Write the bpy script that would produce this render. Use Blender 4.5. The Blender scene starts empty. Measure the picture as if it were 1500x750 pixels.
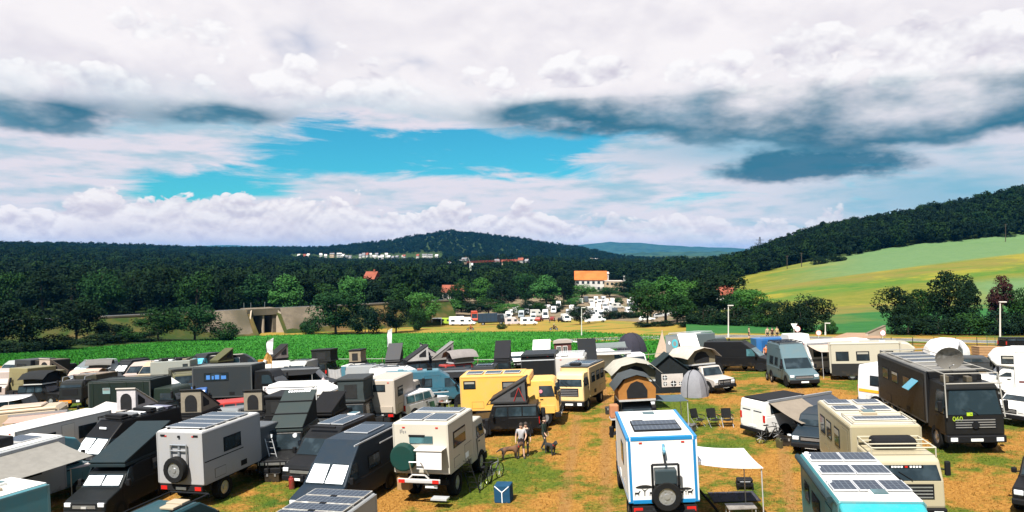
import bpy, bmesh, math, random
import numpy as np
from mathutils import Vector, Matrix, noise as mnoise

random.seed(7); RNG = np.random.default_rng(11)
SC = bpy.context.scene
COL = SC.collection
R = math.radians

# ------------------------------------------------------------------ camera
HC, F, HY = 10.3, 1083.0, 372.0            # eye height, focal length and horizon row in the 1500x750 photograph
cam_d = bpy.data.cameras.new('camera'); cam = bpy.data.objects.new('camera', cam_d); COL.objects.link(cam)
cam.location = (0, 0, HC); cam.rotation_euler = (R(90), 0, 0)
cam_d.sensor_width = 36.0; cam_d.lens = 36.0*F/1500.0; cam_d.shift_y = -(375.0-HY)/1500.0
cam_d.clip_start = 0.3; cam_d.clip_end = 60000
SC.camera = cam

# ------------------------------------------------------------------ light and exposure
SUN_AZ, SUN_EL = R(-152), R(55)            # measured from +Y towards +X
sdir = Vector((math.sin(SUN_AZ)*math.cos(SUN_EL), math.cos(SUN_AZ)*math.cos(SUN_EL), math.sin(SUN_EL)))
sun_d = bpy.data.lights.new('sun', 'SUN'); sun_d.energy = 5.0; sun_d.angle = R(0.5); sun_d.color = (1.0, 0.95, 0.86)
sun = bpy.data.objects.new('sun', sun_d); COL.objects.link(sun)
sun.rotation_euler = sdir.to_track_quat('Z', 'Y').to_euler(); sun.location = (0, 0, 200)
SC.view_settings.view_transform = 'Standard'; SC.view_settings.look = 'None'
SC.view_settings.gamma = 1.0; SC.view_settings.use_curve_mapping = False
SC.view_settings.exposure = 1.25
SC.render.engine = 'CYCLES'
SC.cycles.max_bounces = 5; SC.cycles.diffuse_bounces = 2; SC.cycles.glossy_bounces = 2; SC.cycles.transmission_bounces = 2
SC.cycles.volume_bounces = 0; SC.cycles.caustics_reflective = False; SC.cycles.caustics_refractive = False

# ------------------------------------------------------------------ node expression helper
class S:                                     # a socket with arithmetic
    def __init__(s, nt, sock): s.nt, s.s = nt, sock
    def _m(s, op, *a, clamp=False):
        n = s.nt.nodes.new('ShaderNodeMath'); n.operation = op; n.use_clamp = clamp
        for i, v in enumerate((s,)+a):
            if isinstance(v, S): s.nt.links.new(v.s, n.inputs[i])
            else: n.inputs[i].default_value = v
        return S(s.nt, n.outputs[0])
    def __add__(s, o): return s._m('ADD', o)
    __radd__ = __add__
    def __sub__(s, o): return s._m('SUBTRACT', o)
    def __rsub__(s, o): return (s*-1.0)+o
    def __mul__(s, o): return s._m('MULTIPLY', o)
    __rmul__ = __mul__
    def __truediv__(s, o): return s._m('DIVIDE', o)
    def pw(s, o): return s._m('POWER', o)
    def mx(s, o): return s._m('MAXIMUM', o)
    def mn(s, o): return s._m('MINIMUM', o)
    def sat(s): return s._m('ADD', 0.0, clamp=True)
    def sin(s): return s._m('SINE')
    def ss(s, a, b):                         # smoothstep a..b
        n = s.nt.nodes.new('ShaderNodeMapRange'); n.interpolation_type = 'SMOOTHSTEP'
        s.nt.links.new(s.s, n.inputs[0]); n.inputs[1].default_value = a; n.inputs[2].default_value = b
        return S(s.nt, n.outputs[0])
def comb(nt, x, y, z):
    n = nt.nodes.new('ShaderNodeCombineXYZ')
    for i, v in enumerate((x, y, z)):
        if isinstance(v, S): nt.links.new(v.s, n.inputs[i])
        else: n.inputs[i].default_value = v
    return n.outputs[0]
def noi(nt, vec, scale, detail=4, rough=0.55, dist=0.0, seed=None):
    n = nt.nodes.new('ShaderNodeTexNoise'); n.inputs['Scale'].default_value = scale
    n.inputs['Detail'].default_value = detail; n.inputs['Roughness'].default_value = rough; n.inputs['Distortion'].default_value = dist
    if seed is not None:
        n.noise_dimensions = '4D'; n.inputs['W'].default_value = seed
    if vec is not None: nt.links.new(vec.s if isinstance(vec, S) else vec, n.inputs['Vector'])
    return S(nt, n.outputs['Fac'])
def mixc(nt, fac, a, b, mode='MIX'):
    n = nt.nodes.new('ShaderNodeMix'); n.data_type = 'RGBA'; n.blend_type = mode; n.clamp_factor = True
    if isinstance(fac, S): nt.links.new(fac.s, n.inputs[0])
    else: n.inputs[0].default_value = fac
    for i, v in ((6, a), (7, b)):
        if isinstance(v, (tuple, list)): n.inputs[i].default_value = (*v[:3], 1)
        else: nt.links.new(v.s if isinstance(v, S) else v, n.inputs[i])
    return n.outputs[2]

# ------------------------------------------------------------------ sky
W = bpy.data.worlds.new('World'); SC.world = W; W.use_nodes = True
nt = W.node_tree; nt.nodes.clear()
out = nt.nodes.new('ShaderNodeOutputWorld'); bg = nt.nodes.new('ShaderNodeBackground'); nt.links.new(bg.outputs[0], out.inputs[0])
SKY = 0.1; bg.inputs[1].default_value = SKY
sky = nt.nodes.new('ShaderNodeTexSky'); sky.sky_type = 'NISHITA'; sky.sun_disc = False
sky.sun_elevation = SUN_EL; sky.sun_rotation = SUN_AZ % (2*math.pi); sky.air_density = 1.0; sky.dust_density = 0.3; sky.ozone_density = 2.5
tc = nt.nodes.new('ShaderNodeTexCoord'); sp = nt.nodes.new('ShaderNodeSeparateXYZ'); nt.links.new(tc.outputs['Generated'], sp.inputs[0])
dx, dy, dz = (S(nt, sp.outputs[i]) for i in range(3))
A = dx._m('ARCTAN2', dy)*57.2958
E = dz._m('ARCSINE')*57.2958
def pe(px, py):                              # photograph position -> azimuth, elevation in degrees
    a = math.atan((px-750)/F); return math.degrees(a), math.degrees(math.atan((HY-py)/F*math.cos(a)))
def blob(px, py, sx, sy, warp=0.0):          # soft elliptical region of the sky
    a, e = pe(px, py); k = 57.2958/F
    qa = (A-a)*(1/(sx*k)); qe = (E-e+warp)*(1/(sy*k)) if not isinstance(warp, float) else (E-e)*(1/(sy*k))
    q = qa*qa+qe*qe
    return S(nt, (q*-1.0)._m('EXPONENT').s)
def csum(l):
    t = l[0]
    for x in l[1:]: t = t+x
    return t
def dirv(kx, kz, oz=0.0): return comb(nt, dx*kx, dy*kx, (dz+oz)*kz)
KX = 1.0/(SKY*2.0**SC.view_settings.exposure)      # shown brightness -> sky radiance
def sc(*v): return tuple(x*KX for x in v)
def puff(kx, kz, oz, s0=0.0):
    """cauliflower relief of a cumulus: rounded lumps with sharp creases, 0..1"""
    t = None
    for k_, w_ in ((1.0, 0.50), (2.3, 0.28), (5.1, 0.15), (11.0, 0.07)):
        b_ = (noi(nt, comb(nt, dx*(kx*k_)+s0, dy*(kx*k_), (dz+oz)*(kz*k_)), 1.0, 0, 0.5)-0.5)._m('ABSOLUTE')*(2.6*w_)
        t = b_ if t is None else t+b_
    return t
white = sc(0.95, 0.91, 0.93); lav = sc(0.76, 0.73, 0.80); rim = sc(0.97, 0.93, 0.95)
dark = sc(0.012, 0.150, 0.245); mid = sc(0.22, 0.48, 0.62); pinkw = sc(0.80, 0.70, 0.78)
blue = mixc(nt, 1.0, sky.outputs[0], (0.22*0.41, 1.02*0.41, 1.12*0.41), 'MULTIPLY')
blue = mixc(nt, E.ss(0.0, 3.2), mixc(nt, 0.55, blue, sc(0.26, 0.52, 0.68)), blue)
wob = (noi(nt, dirv(9, 22), 1.0, 4, 0.55)-0.5)
wob2 = (noi(nt, dirv(26, 60), 1.0, 4, 0.6)-0.5)
absA = A._m('ABSOLUTE')
# thin veils between the decks
gap = csum([blob(545, 226, 185, 30), blob(770, 232, 110, 34)*0.9, blob(330, 268, 110, 22)*0.8, blob(235, 285, 90, 16)*0.6, blob(700, 200, 220, 16)*0.8, blob(1010, 285, 60, 12)*0.35])
veil_n = noi(nt, dirv(6, 34), 1.0, 6, 0.62, 0.6)
veil = (veil_n+0.26-gap*0.44+(noi(nt, dirv(14, 60), 1.0, 4, 0.6)-0.5)*0.55*gap.sat()).ss(0.42, 0.66)
veil_c = mixc(nt, noi(nt, dirv(8, 40), 1.3, 4, 0.55).ss(0.30, 0.58), sc(0.42, 0.60, 0.70), sc(0.86, 0.78, 0.84))
veil_c = mixc(nt, csum([blob(1380, 285, 170, 40), blob(1120, 215, 200, 26)]).sat()*0.8, veil_c, mid)
c = mixc(nt, veil*0.93*(1.0-absA.ss(45, 75)*0.6), blue, veil_c)
# puffy cumulus row above the horizon
q1 = puff(16, 24, 0.0); q1u = puff(16, 24, 0.008)
prof = noi(nt, comb(nt, dx*9, dy*9, 0.0), 1.0, 2, 0.5)
top = (prof-0.5)*6.5+2.7+q1*2.8 - A.ss(0, 9)*1.0 + blob(310, 300, 100, 60)*0.8+wob2*0.8
cum = (top-E).ss(-0.02, 0.22)
emb = ((q1-q1u)*2.6+0.62).sat()
cum_c = mixc(nt, emb, sc(0.68, 0.64, 0.72), sc(1.0, 0.95, 0.95))
cum_c = mixc(nt, (top-E).ss(0.6, 3.6)*0.55, cum_c, sc(0.70, 0.65, 0.72))
cum_c = mixc(nt, (1.0-E.ss(0.1, 1.2))*0.45, cum_c, sc(0.52, 0.62, 0.72))
c = mixc(nt, cum*(0.94-A.ss(0, 10)*0.3), c, cum_c)
# big deck with its dark base
base = wob*3.6+wob2*0.7+9.7 - csum([blob(40, 205, 95, 60)*2.3, blob(1320, 205, 270, 75)*2.9, blob(330, 180, 120, 50)*0.5, blob(900, 185, 160, 60)*0.6])+blob(580, 185, 110, 40)*0.6
deck = (E-base).ss(-0.2, 0.9)
brk = noi(nt, comb(nt, dx/(dz+0.25), dy/(dz+0.25), 0.0), 1.25, 5, 0.55, 0.0, 3.0)
deck = deck*(1.0-(brk+0.12).ss(0.44, 0.60)*E.ss(20.5, 25))*(1.0-(brk+0.06).ss(0.44, 0.58)*absA.ss(42, 60))
n0 = noi(nt, dirv(5, 8), 1.0, 7, 0.5, 0.2); p0 = puff(5.5, 9, 0.0, 3.3); p0u = puff(5.5, 9, 0.03, 3.3)
emb2 = ((p0-p0u)*1.5+0.66+(n0-0.5)*1.9).sat()
dk_c = mixc(nt, emb2, lav, rim)
dk_c = mixc(nt, noi(nt, dirv(3.5, 8), 1.0, 3, 0.5).ss(0.42, 0.68)*0.5, dk_c, white)
dk_c = mixc(nt, ((blob(430, 66, 40, 24)+blob(600, 95, 30, 14))*(1.2-p0*3.0)).sat()*0.8, dk_c, sc(0.34, 0.42, 0.60))
# crisp cumulus heads in front of the deck
heads = csum([blob(520, 128, 165, 42), blob(1230, 85, 150, 50)*0.95, blob(120, 120, 150, 40)*0.95, blob(860, 110, 130, 36)*0.9, blob(1440, 60, 90, 40)*0.8, blob(300, 40, 120, 30)*0.8])
hp = puff(9, 13, 0.0, 1.7); hpu = puff(9, 13, 0.014, 1.7)
ha = (heads+(hp-0.32)*1.5+wob*0.8).ss(0.52, 0.66)
h_c = mixc(nt, ((hp-hpu)*2.2+0.70).sat(), sc(0.66, 0.63, 0.72), sc(1.0, 0.98, 0.99))
dk_c = mixc(nt, ha*0.95*E.ss(9.5, 12.0), dk_c, h_c)
dkb = csum([blob(50, 185, 110, 40)*1.7, blob(330, 172, 95, 26)*1.3, blob(870, 168, 180, 30)*1.6, blob(1330, 185, 280, 60)*2.4, blob(1060, 200, 130, 34)*1.1, blob(1180, 165, 110, 46)*0.8]).sat()
thick = dkb*2.5+0.1+wob*2.6*dkb+wob2*0.5
dshade = (1.0-(E-base-thick).ss(-2.0, 1.7))*(dkb*0.97+0.03)
dk_c = mixc(nt, dshade*0.97, dk_c, mixc(nt, noi(nt, dirv(7, 16), 1.0, 3, 0.5).ss(0.40, 0.75)*0.3, dark, mid))
dk_c = mixc(nt, (1.0-(E-base).ss(0.0, 3.4))*(1.0-dshade)*0.35, dk_c, mid)
c = mixc(nt, deck, c, dk_c)
# the loose dark cloud under the deck
lb = blob(1190, 240, 175, 50); lump = blob(1195, 240, 120, 28)+(wob*1.7+wob2*0.9)*lb
la = lump.ss(0.26, 0.70)
l_c = mixc(nt, (E-pe(1195, 226)[1]+wob*3).ss(0.0, 1.3)*A.ss(21.5, 25.0), dark, white)
c = mixc(nt, la*0.90, c, l_c)
nt.links.new(c, bg.inputs[0])
W.cycles.sampling_method = 'MANUAL'; W.cycles.sample_map_resolution = 512

# ------------------------------------------------------------------ terrain height
def _sp(v): return 0.5*(v+math.sqrt(v*v+36.0))       # soft ramp
TPX = [-900, 0, 300, 480, 570, 660, 760, 850, 910, 950, 1010, 1080, 1200, 1350, 1500, 2200]
TY = [160, 200, 240, 300, 420, 560, 700, 900, 1100, 1500, 1700, 2200, 3500, 14000]
TZ = [[-8, -10, -11, -11, -8, -4, 2, 8, 14, 24, 26, 26, 10, 0],
      [-8.6, -10.5, -11.5, -12, -10, -7, -2, 5, 12, 24, 26, 26, 10, 0],
      [-9.2, -11.9, -12.6, -13, -13, -12, -10, -7, -4, 8, 14, 18, 6, 0],
      [-9.2, -11.9, -13.2, -13.5, -13.5, -13, -13, -13, -13, -11, 5, 22, 6, 0],
      [-9.0, -11.7, -13.2, -13.5, -13.5, -13, -13, -13, -13, -11, 6, 42, 6, 0],
      [-8.0, -10.6, -13.0, -13.5, -13.5, -13, -13, -9, -11, -9, 10, 74, 10, 0],
      [-7.1, -9.7, -12.2, -13.5, -13.5, -13, -12, -4, -9, -10, 6, 50, 10, 0],
      [-6.4, -9.0, -11.6, -13.4, -13.5, -13.5, -13, -13, -12, -9, 3, 22, 8, 0],
      [-5.8, -8.2, -10.8, -13.2, -13.5, -13.5, -13, -13, -13, -12, -6, -8, 0, 0],
      [-5.4, -7.8, -10.2, -12.8, -13.5, -13.5, -13.5, -13, -13, -14, -14, -12, 0, 0],
      [-4.6, -6.4, -8.0, -9.6, -9, -8, -7, -8, -8, -10, -10, -12, 0, 0],
      [-4.2, -5.2, -5.8, -5.6, -3, -2.5, -2, 0, 0, 0, 0, 0, 0, 0],
      [-4.2, -3.6, -2.4, 0, 5, 20, 25, 22, 20, 12, 10, 0, 0, 0],
      [-3.4, -1.4, 1.2, 5, 13, 33, 42, 40, 34, 22, 20, 0, 0, 0],
      [-2.6, 0.6, 4, 9, 18, 48, 62, 58, 50, 32, 30, 0, 0, 0],
      [-1.6, 4, 10, 18, 35, 72, 95, 90, 80, 55, 50, 10, 0, 0]]
LY = [math.log(y) for y in TY]; TU = [(p-750)/F for p in TPX]
def _lin(arr, v):
    if v <= arr[0]: return 0, 0.0
    if v >= arr[-1]: return len(arr)-2, 1.0
    for i in range(len(arr)-1):
        if v < arr[i+1]: return i, (v-arr[i])/(arr[i+1]-arr[i])
def gz(X, Y):
    b = 0.05*(X if -45 < X < 35 else (-45 if X < 0 else 35)) - 0.065*(_sp(Y-50)-_sp(-50.0))
    if Y < 125: return b
    i, t = _lin(TU, X/Y); j, s = _lin(LY, math.log(Y))
    z = (TZ[i][j]*(1-t)+TZ[i+1][j]*t)*(1-s)+(TZ[i][j+1]*(1-t)+TZ[i+1][j+1]*t)*s
    k = min(1, (Y-125)/35.0); k = k*k*(3-2*k)
    if Y > 350: z += 4.0*min(1, (Y-350)/800)*mnoise.noise(Vector((X*0.004, Y*0.004, 0)))
    return b*(1-k)+z*k
def at(px, py, h=0.0, off=(0, 0)):
    """the place in metres whose point h above the ground is seen at this photograph position; off = plan offset from that point"""
    X, Y = off[0], 40+off[1]
    for _ in range(60):
        z = gz(X, Y)+h
        d = max(py-HY, 2.0)
        Yp = F*(HC-z)/d; Yp = min(max(Yp, 8), 3000)
        Yn = 0.5*(Y+off[1])+0.5*Yp if _ < 40 else Yp
        Xp = (px-750)*Yn/F
        X, Y = Xp-off[0], Yn-off[1]
    return X, Y
def polar(px, Y): return (px-750)*Y/F, Y

# ------------------------------------------------------------------ materials
MATS = {}
def _new(name):
    m = bpy.data.materials.new(name); m.use_nodes = True
    t = m.node_tree; b = t.nodes['Principled BSDF']; return m, t, b
def objco(t, kind='Object'):
    n = t.nodes.new('ShaderNodeTexCoord'); return n.outputs[kind]
def worldco(t):
    n = t.nodes.new('ShaderNodeNewGeometry'); return n.outputs['Position']
def paint(col, rough=0.38, metal=0.0, dirt=0.34, coat=0.15, name='paint'):
    col = tuple(c*(0.80 if min(col) > 0.6 else 0.62) for c in col)
    k = (name, tuple(round(c, 3) for c in col), rough, metal, dirt)
    if k in MATS: return MATS[k]
    m, t, b = _new(name); w = worldco(t)
    n = noi(t, w, 1.7, 6, 0.62); n2 = noi(t, w, 9.0, 3, 0.6)
    lum = sum(col)/3; dusty = tuple(0.6*c+0.4*d*(lum*1.1+0.012) for c, d in zip(col, (0.95, 0.82, 0.62)))
    if lum < 0.06: coat = 0.0
    mp = t.nodes.new('ShaderNodeMapping'); mp.inputs['Scale'].default_value = (7, 7, 0.5); t.links.new(w, mp.inputs[0])
    stk = noi(t, mp.outputs[0], 1.0, 4, 0.65)                       # rain streaks and dust
    c = mixc(t, (n.ss(0.40, 0.78)*dirt*1.6+stk.ss(0.55, 0.75)*dirt*1.3).sat(), col, dusty)
    so = t.nodes.new('ShaderNodeSeparateXYZ'); t.links.new(objco(t), so.inputs[0])
    mud = (noi(t, w, 2.6, 5, 0.7)+(0.95-S(t, so.outputs[2]))*0.35).ss(0.60, 0.82)*(1.0-S(t, so.outputs[2]).ss(1.1, 1.7))      # mud splashed up from the wheels
    c = mixc(t, mud*dirt*1.7, c, (0.055, 0.040, 0.024))
    t.links.new(c, b.inputs['Base Color'])
    r = n2*0.25+(rough-0.1); t.links.new(r.s, b.inputs['Roughness'])
    b.inputs['Metallic'].default_value = metal; b.inputs['Specular IOR Level'].default_value = 0.14 if lum < 0.06 else 0.40; b.inputs['Coat Weight'].default_value = coat; b.inputs['Coat Roughness'].default_value = 0.12
    MATS[k] = m; return m
def fabric(col, name='fabric', rough=0.9):
    col = tuple(c*(0.78 if min(col) > 0.6 else 0.62) for c in col)
    k = ('fab', tuple(round(c, 3) for c in col), name)
    if k in MATS: return MATS[k]
    m, t, b = _new(name); w = worldco(t)
    n = noi(t, w, 3.0, 5, 0.6)
    t.links.new(mixc(t, n.ss(0.3, 0.75)*0.45, col, tuple(c*0.68 for c in col)), b.inputs['Base Color'])
    b.inputs['Roughness'].default_value = rough; b.inputs['Specular IOR Level'].default_value = 0.2
    bp = t.nodes.new('ShaderNodeBump'); bp.inputs['Strength'].default_value = 0.5; bp.inputs['Distance'].default_value = 0.06
    t.links.new(noi(t, w, 2.2, 3, 0.5).s, bp.inputs['Height']); t.links.new(bp.outputs[0], b.inputs['Normal'])
    MATS[k] = m; return m
def plain(name, col, rough=0.6, metal=0.0, spec=0.5):
    k = (name,)
    if k in MATS: return MATS[k]
    m, t, b = _new(name)
    n = noi(t, worldco(t), 5.0, 4, 0.6)
    t.links.new(mixc(t, n.ss(0.35, 0.7)*0.35, col, tuple(c*0.7 for c in col)), b.inputs['Base Color'])
    b.inputs['Roughness'].default_value = rough; b.inputs['Metallic'].default_value = metal; b.inputs['Specular IOR Level'].default_value = spec
    MATS[k] = m; return m
def glassm(name='glass', col=(0.012, 0.018, 0.022), rough=0.08):
    k = (name,)
    if k in MATS: return MATS[k]
    m, t, b = _new(name)
    n = noi(t, worldco(t), 1.6, 3, 0.5)
    t.links.new(mixc(t, n.ss(0.45, 0.65)*0.6, col, tuple(c*2.4+0.006 for c in col)), b.inputs['Base Color'])
    b.inputs['Roughness'].default_value = rough; b.inputs['Specular IOR Level'].default_value = 0.4
    MATS[k] = m; return m
def solarm():
    if 'solar' in MATS: return MATS['solar']
    m, t, b = _new('solar_cells'); o = objco(t)
    sp_ = t.nodes.new('ShaderNodeSeparateXYZ'); t.links.new(o, sp_.inputs[0])
    def grid(s, p, wd): return ((s*(1/p))._m('FRACT')-0.5)._m('ABSOLUTE').ss(0.5-wd/p, 0.5-wd/p*0.4)
    gx = grid(S(t, sp_.outputs[0]), 0.16, 0.016); gy = grid(S(t, sp_.outputs[1]), 0.16, 0.016)
    t.links.new(mixc(t, gx.mx(gy), (0.006, 0.014, 0.030), (0.07, 0.09, 0.11)), b.inputs['Base Color'])
    b.inputs['Roughness'].default_value = 0.22; b.inputs['Specular IOR Level'].default_value = 0.25
    MATS['solar'] = m; return m
BLACK = plain('black_plastic', (0.008, 0.008, 0.009), 0.6, spec=0.15)
RUBBER = plain('rubber', (0.010, 0.010, 0.010), 0.85, spec=0.1)
STEEL = plain('steel', (0.42, 0.43, 0.45), 0.35, 0.7)
ALU = plain('aluminium', (0.62, 0.63, 0.65), 0.4, 0.5)
GLASS = glassm(); TEALGLASS = glassm('tinted_glass', (0.03, 0.075, 0.085))
SHADE = plain('sun_shade', (0.78, 0.80, 0.82), 0.55)
LENS = plain('lamp_lens', (0.62, 0.64, 0.66), 0.15)
REDL = plain('red_lens', (0.45, 0.015, 0.012), 0.25)
ORANGEL = plain('orange_lens', (0.7, 0.2, 0.02), 0.3)
PLATE = plain('number_plate', (0.72, 0.72, 0.70), 0.5)
WHITE = paint((0.74, 0.73, 0.70)); CHASSIS = plain('chassis_steel', (0.012, 0.012, 0.013), 0.7, spec=0.15)
WOOD = plain('wood', (0.28, 0.16, 0.07), 0.75)

# ------------------------------------------------------------------ mesh helpers
class MB:
    def __init__(s): s.v, s.f = [], []
    def add(s, vs, fs):
        o = len(s.v); s.v += [tuple(v) for v in vs]; s.f += [tuple(i+o for i in f) for f in fs]; return s
    def box(s, x0, x1, y0, y1, z0, z1):
        return s.add([(x0, y0, z0), (x1, y0, z0), (x1, y1, z0), (x0, y1, z0), (x0, y0, z1), (x1, y0, z1), (x1, y1, z1), (x0, y1, z1)],
                     [(0, 3, 2, 1), (4, 5, 6, 7), (0, 1, 5, 4), (1, 2, 6, 5), (2, 3, 7, 6), (3, 0, 4, 7)])
    def prism(s, prof, xf):                  # yz outline swept across x; xf(z) = half width there
        n = len(prof)
        a = [(-xf(z), y, z) for y, z in prof]; b = [(xf(z), y, z) for y, z in prof]
        return s.add(a+b, [tuple(range(n)), tuple(range(2*n-1, n-1, -1))]+[(i, n+i, n+(i+1) % n, (i+1) % n) for i in range(n)])
    def prismx(s, prof, y0, y1):             # xz outline swept along y
        n = len(prof)
        a = [(x, y0, z) for x, z in prof]; b = [(x, y1, z) for x, z in prof]
        return s.add(a+b, [tuple(range(n)), tuple(range(2*n-1, n-1, -1))]+[(i, n+i, n+(i+1) % n, (i+1) % n) for i in range(n)])
    def tube(s, p, q, r0, r1=None, n=6):
        p, q = Vector(p), Vector(q); r1 = r0 if r1 is None else r1
        d = (q-p); u = d.orthogonal().normalized(); w = d.cross(u).normalized()
        a, b = [], []
        for i in range(n):
            t = 2*math.pi*i/n; e = u*math.cos(t)+w*math.sin(t); a.append(p+e*r0); b.append(q+e*r1)
        return s.add(a+b, [(i, (i+1) % n, n+(i+1) % n, n+i) for i in range(n)]+[tuple(range(n-1, -1, -1)), tuple(range(n, 2*n))])
    def path(s, pts, r, n=5):
        for a, b in zip(pts[:-1], pts[1:]): s.tube(a, b, r, r, n)
        return s
    def hexa(s, a, b):                       # two quads (lists of 4 points) joined into a slab
        return s.add(list(a)+list(b), [(0, 1, 2, 3), (7, 6, 5, 4), (0, 4, 5, 1), (1, 5, 6, 2), (2, 6, 7, 3), (3, 7, 4, 0)])
    def sheet(s, P, nu, nv, th=0.012):       # P(u,v)->point; a cloth with thickness
        top = [P(i/nu, j/nv) for j in range(nv+1) for i in range(nu+1)]
        bot = [(x, y, z-th) for x, y, z in top]; o = len(top); W_ = nu+1
        fs = []
        for j in range(nv):
            for i in range(nu):
                a = j*W_+i; fs += [(a, a+1, a+W_+1, a+W_), (o+a, o+a+W_, o+a+W_+1, o+a+1)]
        rim_ = [j*W_ for j in range(nv+1)], [j*W_+nu for j in range(nv+1)], list(range(W_)), [nv*W_+i for i in range(W_)]
        for r_ in rim_:
            for a, b in zip(r_[:-1], r_[1:]): fs.append((a, b, o+b, o+a))
        return s.add(top+bot, fs)
    def mesh(s, name, bevel=0.0, seg=2, smooth=None):
        me = bpy.data.meshes.new(name); me.from_pydata(s.v, [], s.f)
        bm = bmesh.new(); bm.from_mesh(me)
        bmesh.ops.recalc_face_normals(bm, faces=bm.faces)
        if bevel > 0:
            ed = [e for e in bm.edges if len(e.link_faces) == 2 and e.calc_face_angle(0) > 0.3]
            bmesh.ops.bevel(bm, geom=ed, offset=bevel, segments=3 if (bevel >= .08 and seg > 1) else seg, affect='EDGES', clamp_overlap=True, profile=0.5)
        bm.to_mesh(me); bm.free()
        if smooth:
            for p in me.polygons: p.use_smooth = True
            me.set_sharp_from_angle(angle=smooth)
        return me
def link(name, me, mat=None, parent=None, loc=None):
    o = bpy.data.objects.new(name, me); COL.objects.link(o)
    if mat is not None and me is not None and not me.materials: me.materials.append(mat)
    if parent is not None: o.parent = parent
    if loc is not None: o.location = loc
    return o
LABELS = {}
def tag(o, label=None, cat=None, group=None, kind=None):
    if label:
        o['label'] = label
        LABELS.setdefault(label, []).append(o.name)
    if cat: o['category'] = cat
    if group: o['group'] = group
    if kind: o['kind'] = kind
    return o
def basis(X, Y, a, tilt=True):
    """frame standing on the ground, facing a degrees clockwise from straight ahead"""
    e = 1.2
    n = Vector((-(gz(X+e, Y)-gz(X-e, Y))/(2*e), -(gz(X, Y+e)-gz(X, Y-e))/(2*e), 1)).normalized() if tilt else Vector((0, 0, 1))
    f = Vector((math.sin(R(a)), math.cos(R(a)), 0)); f = (f-n*f.dot(n)).normalized(); r = f.cross(n)
    return Matrix(((r.x, f.x, n.x, X), (r.y, f.y, n.y, Y), (r.z, f.z, n.z, gz(X, Y)), (0, 0, 0, 1)))
WM = {}
def wheel_mesh(r, w):
    k = (round(r, 2), round(w, 2))
    if k not in WM:
        t = MB(); n = 18; prof = [(r*0.58, -w/2), (r*0.93, -w/2), (r, -w/2+0.05), (r, w/2-0.05), (r*0.93, w/2), (r*0.58, w/2)]
        vs = [(x, q*math.cos(2*math.pi*i/n), q*math.sin(2*math.pi*i/n)) for i in range(n) for q, x in prof]; m = len(prof)
        t.add(vs, [(i*m+j, ((i+1) % n)*m+j, ((i+1) % n)*m+(j+1) % m, i*m+(j+1) % m) for i in range(n) for j in range(m)])
        rim_ = MB(); rim_.tube((-w*0.36, 0, 0), (w*0.36, 0, 0), r*0.59, r*0.59, 14).tube((-w*0.44, 0, 0), (w*0.44, 0, 0), r*0.2, r*0.2, 8)
        for i in range(5):
            c_, s_ = math.cos(i*1.2566), math.sin(i*1.2566)
            rim_.tube((-w*0.40, c_*r*0.38, s_*r*0.38), (w*0.40, c_*r*0.38, s_*r*0.38), r*0.075, r*0.075, 5)
        WM[k] = (t.mesh('tyre', smooth=0.7), rim_.mesh('rim'))
        WM[k][0].materials.append(RUBBER)
    return WM[k]
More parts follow.
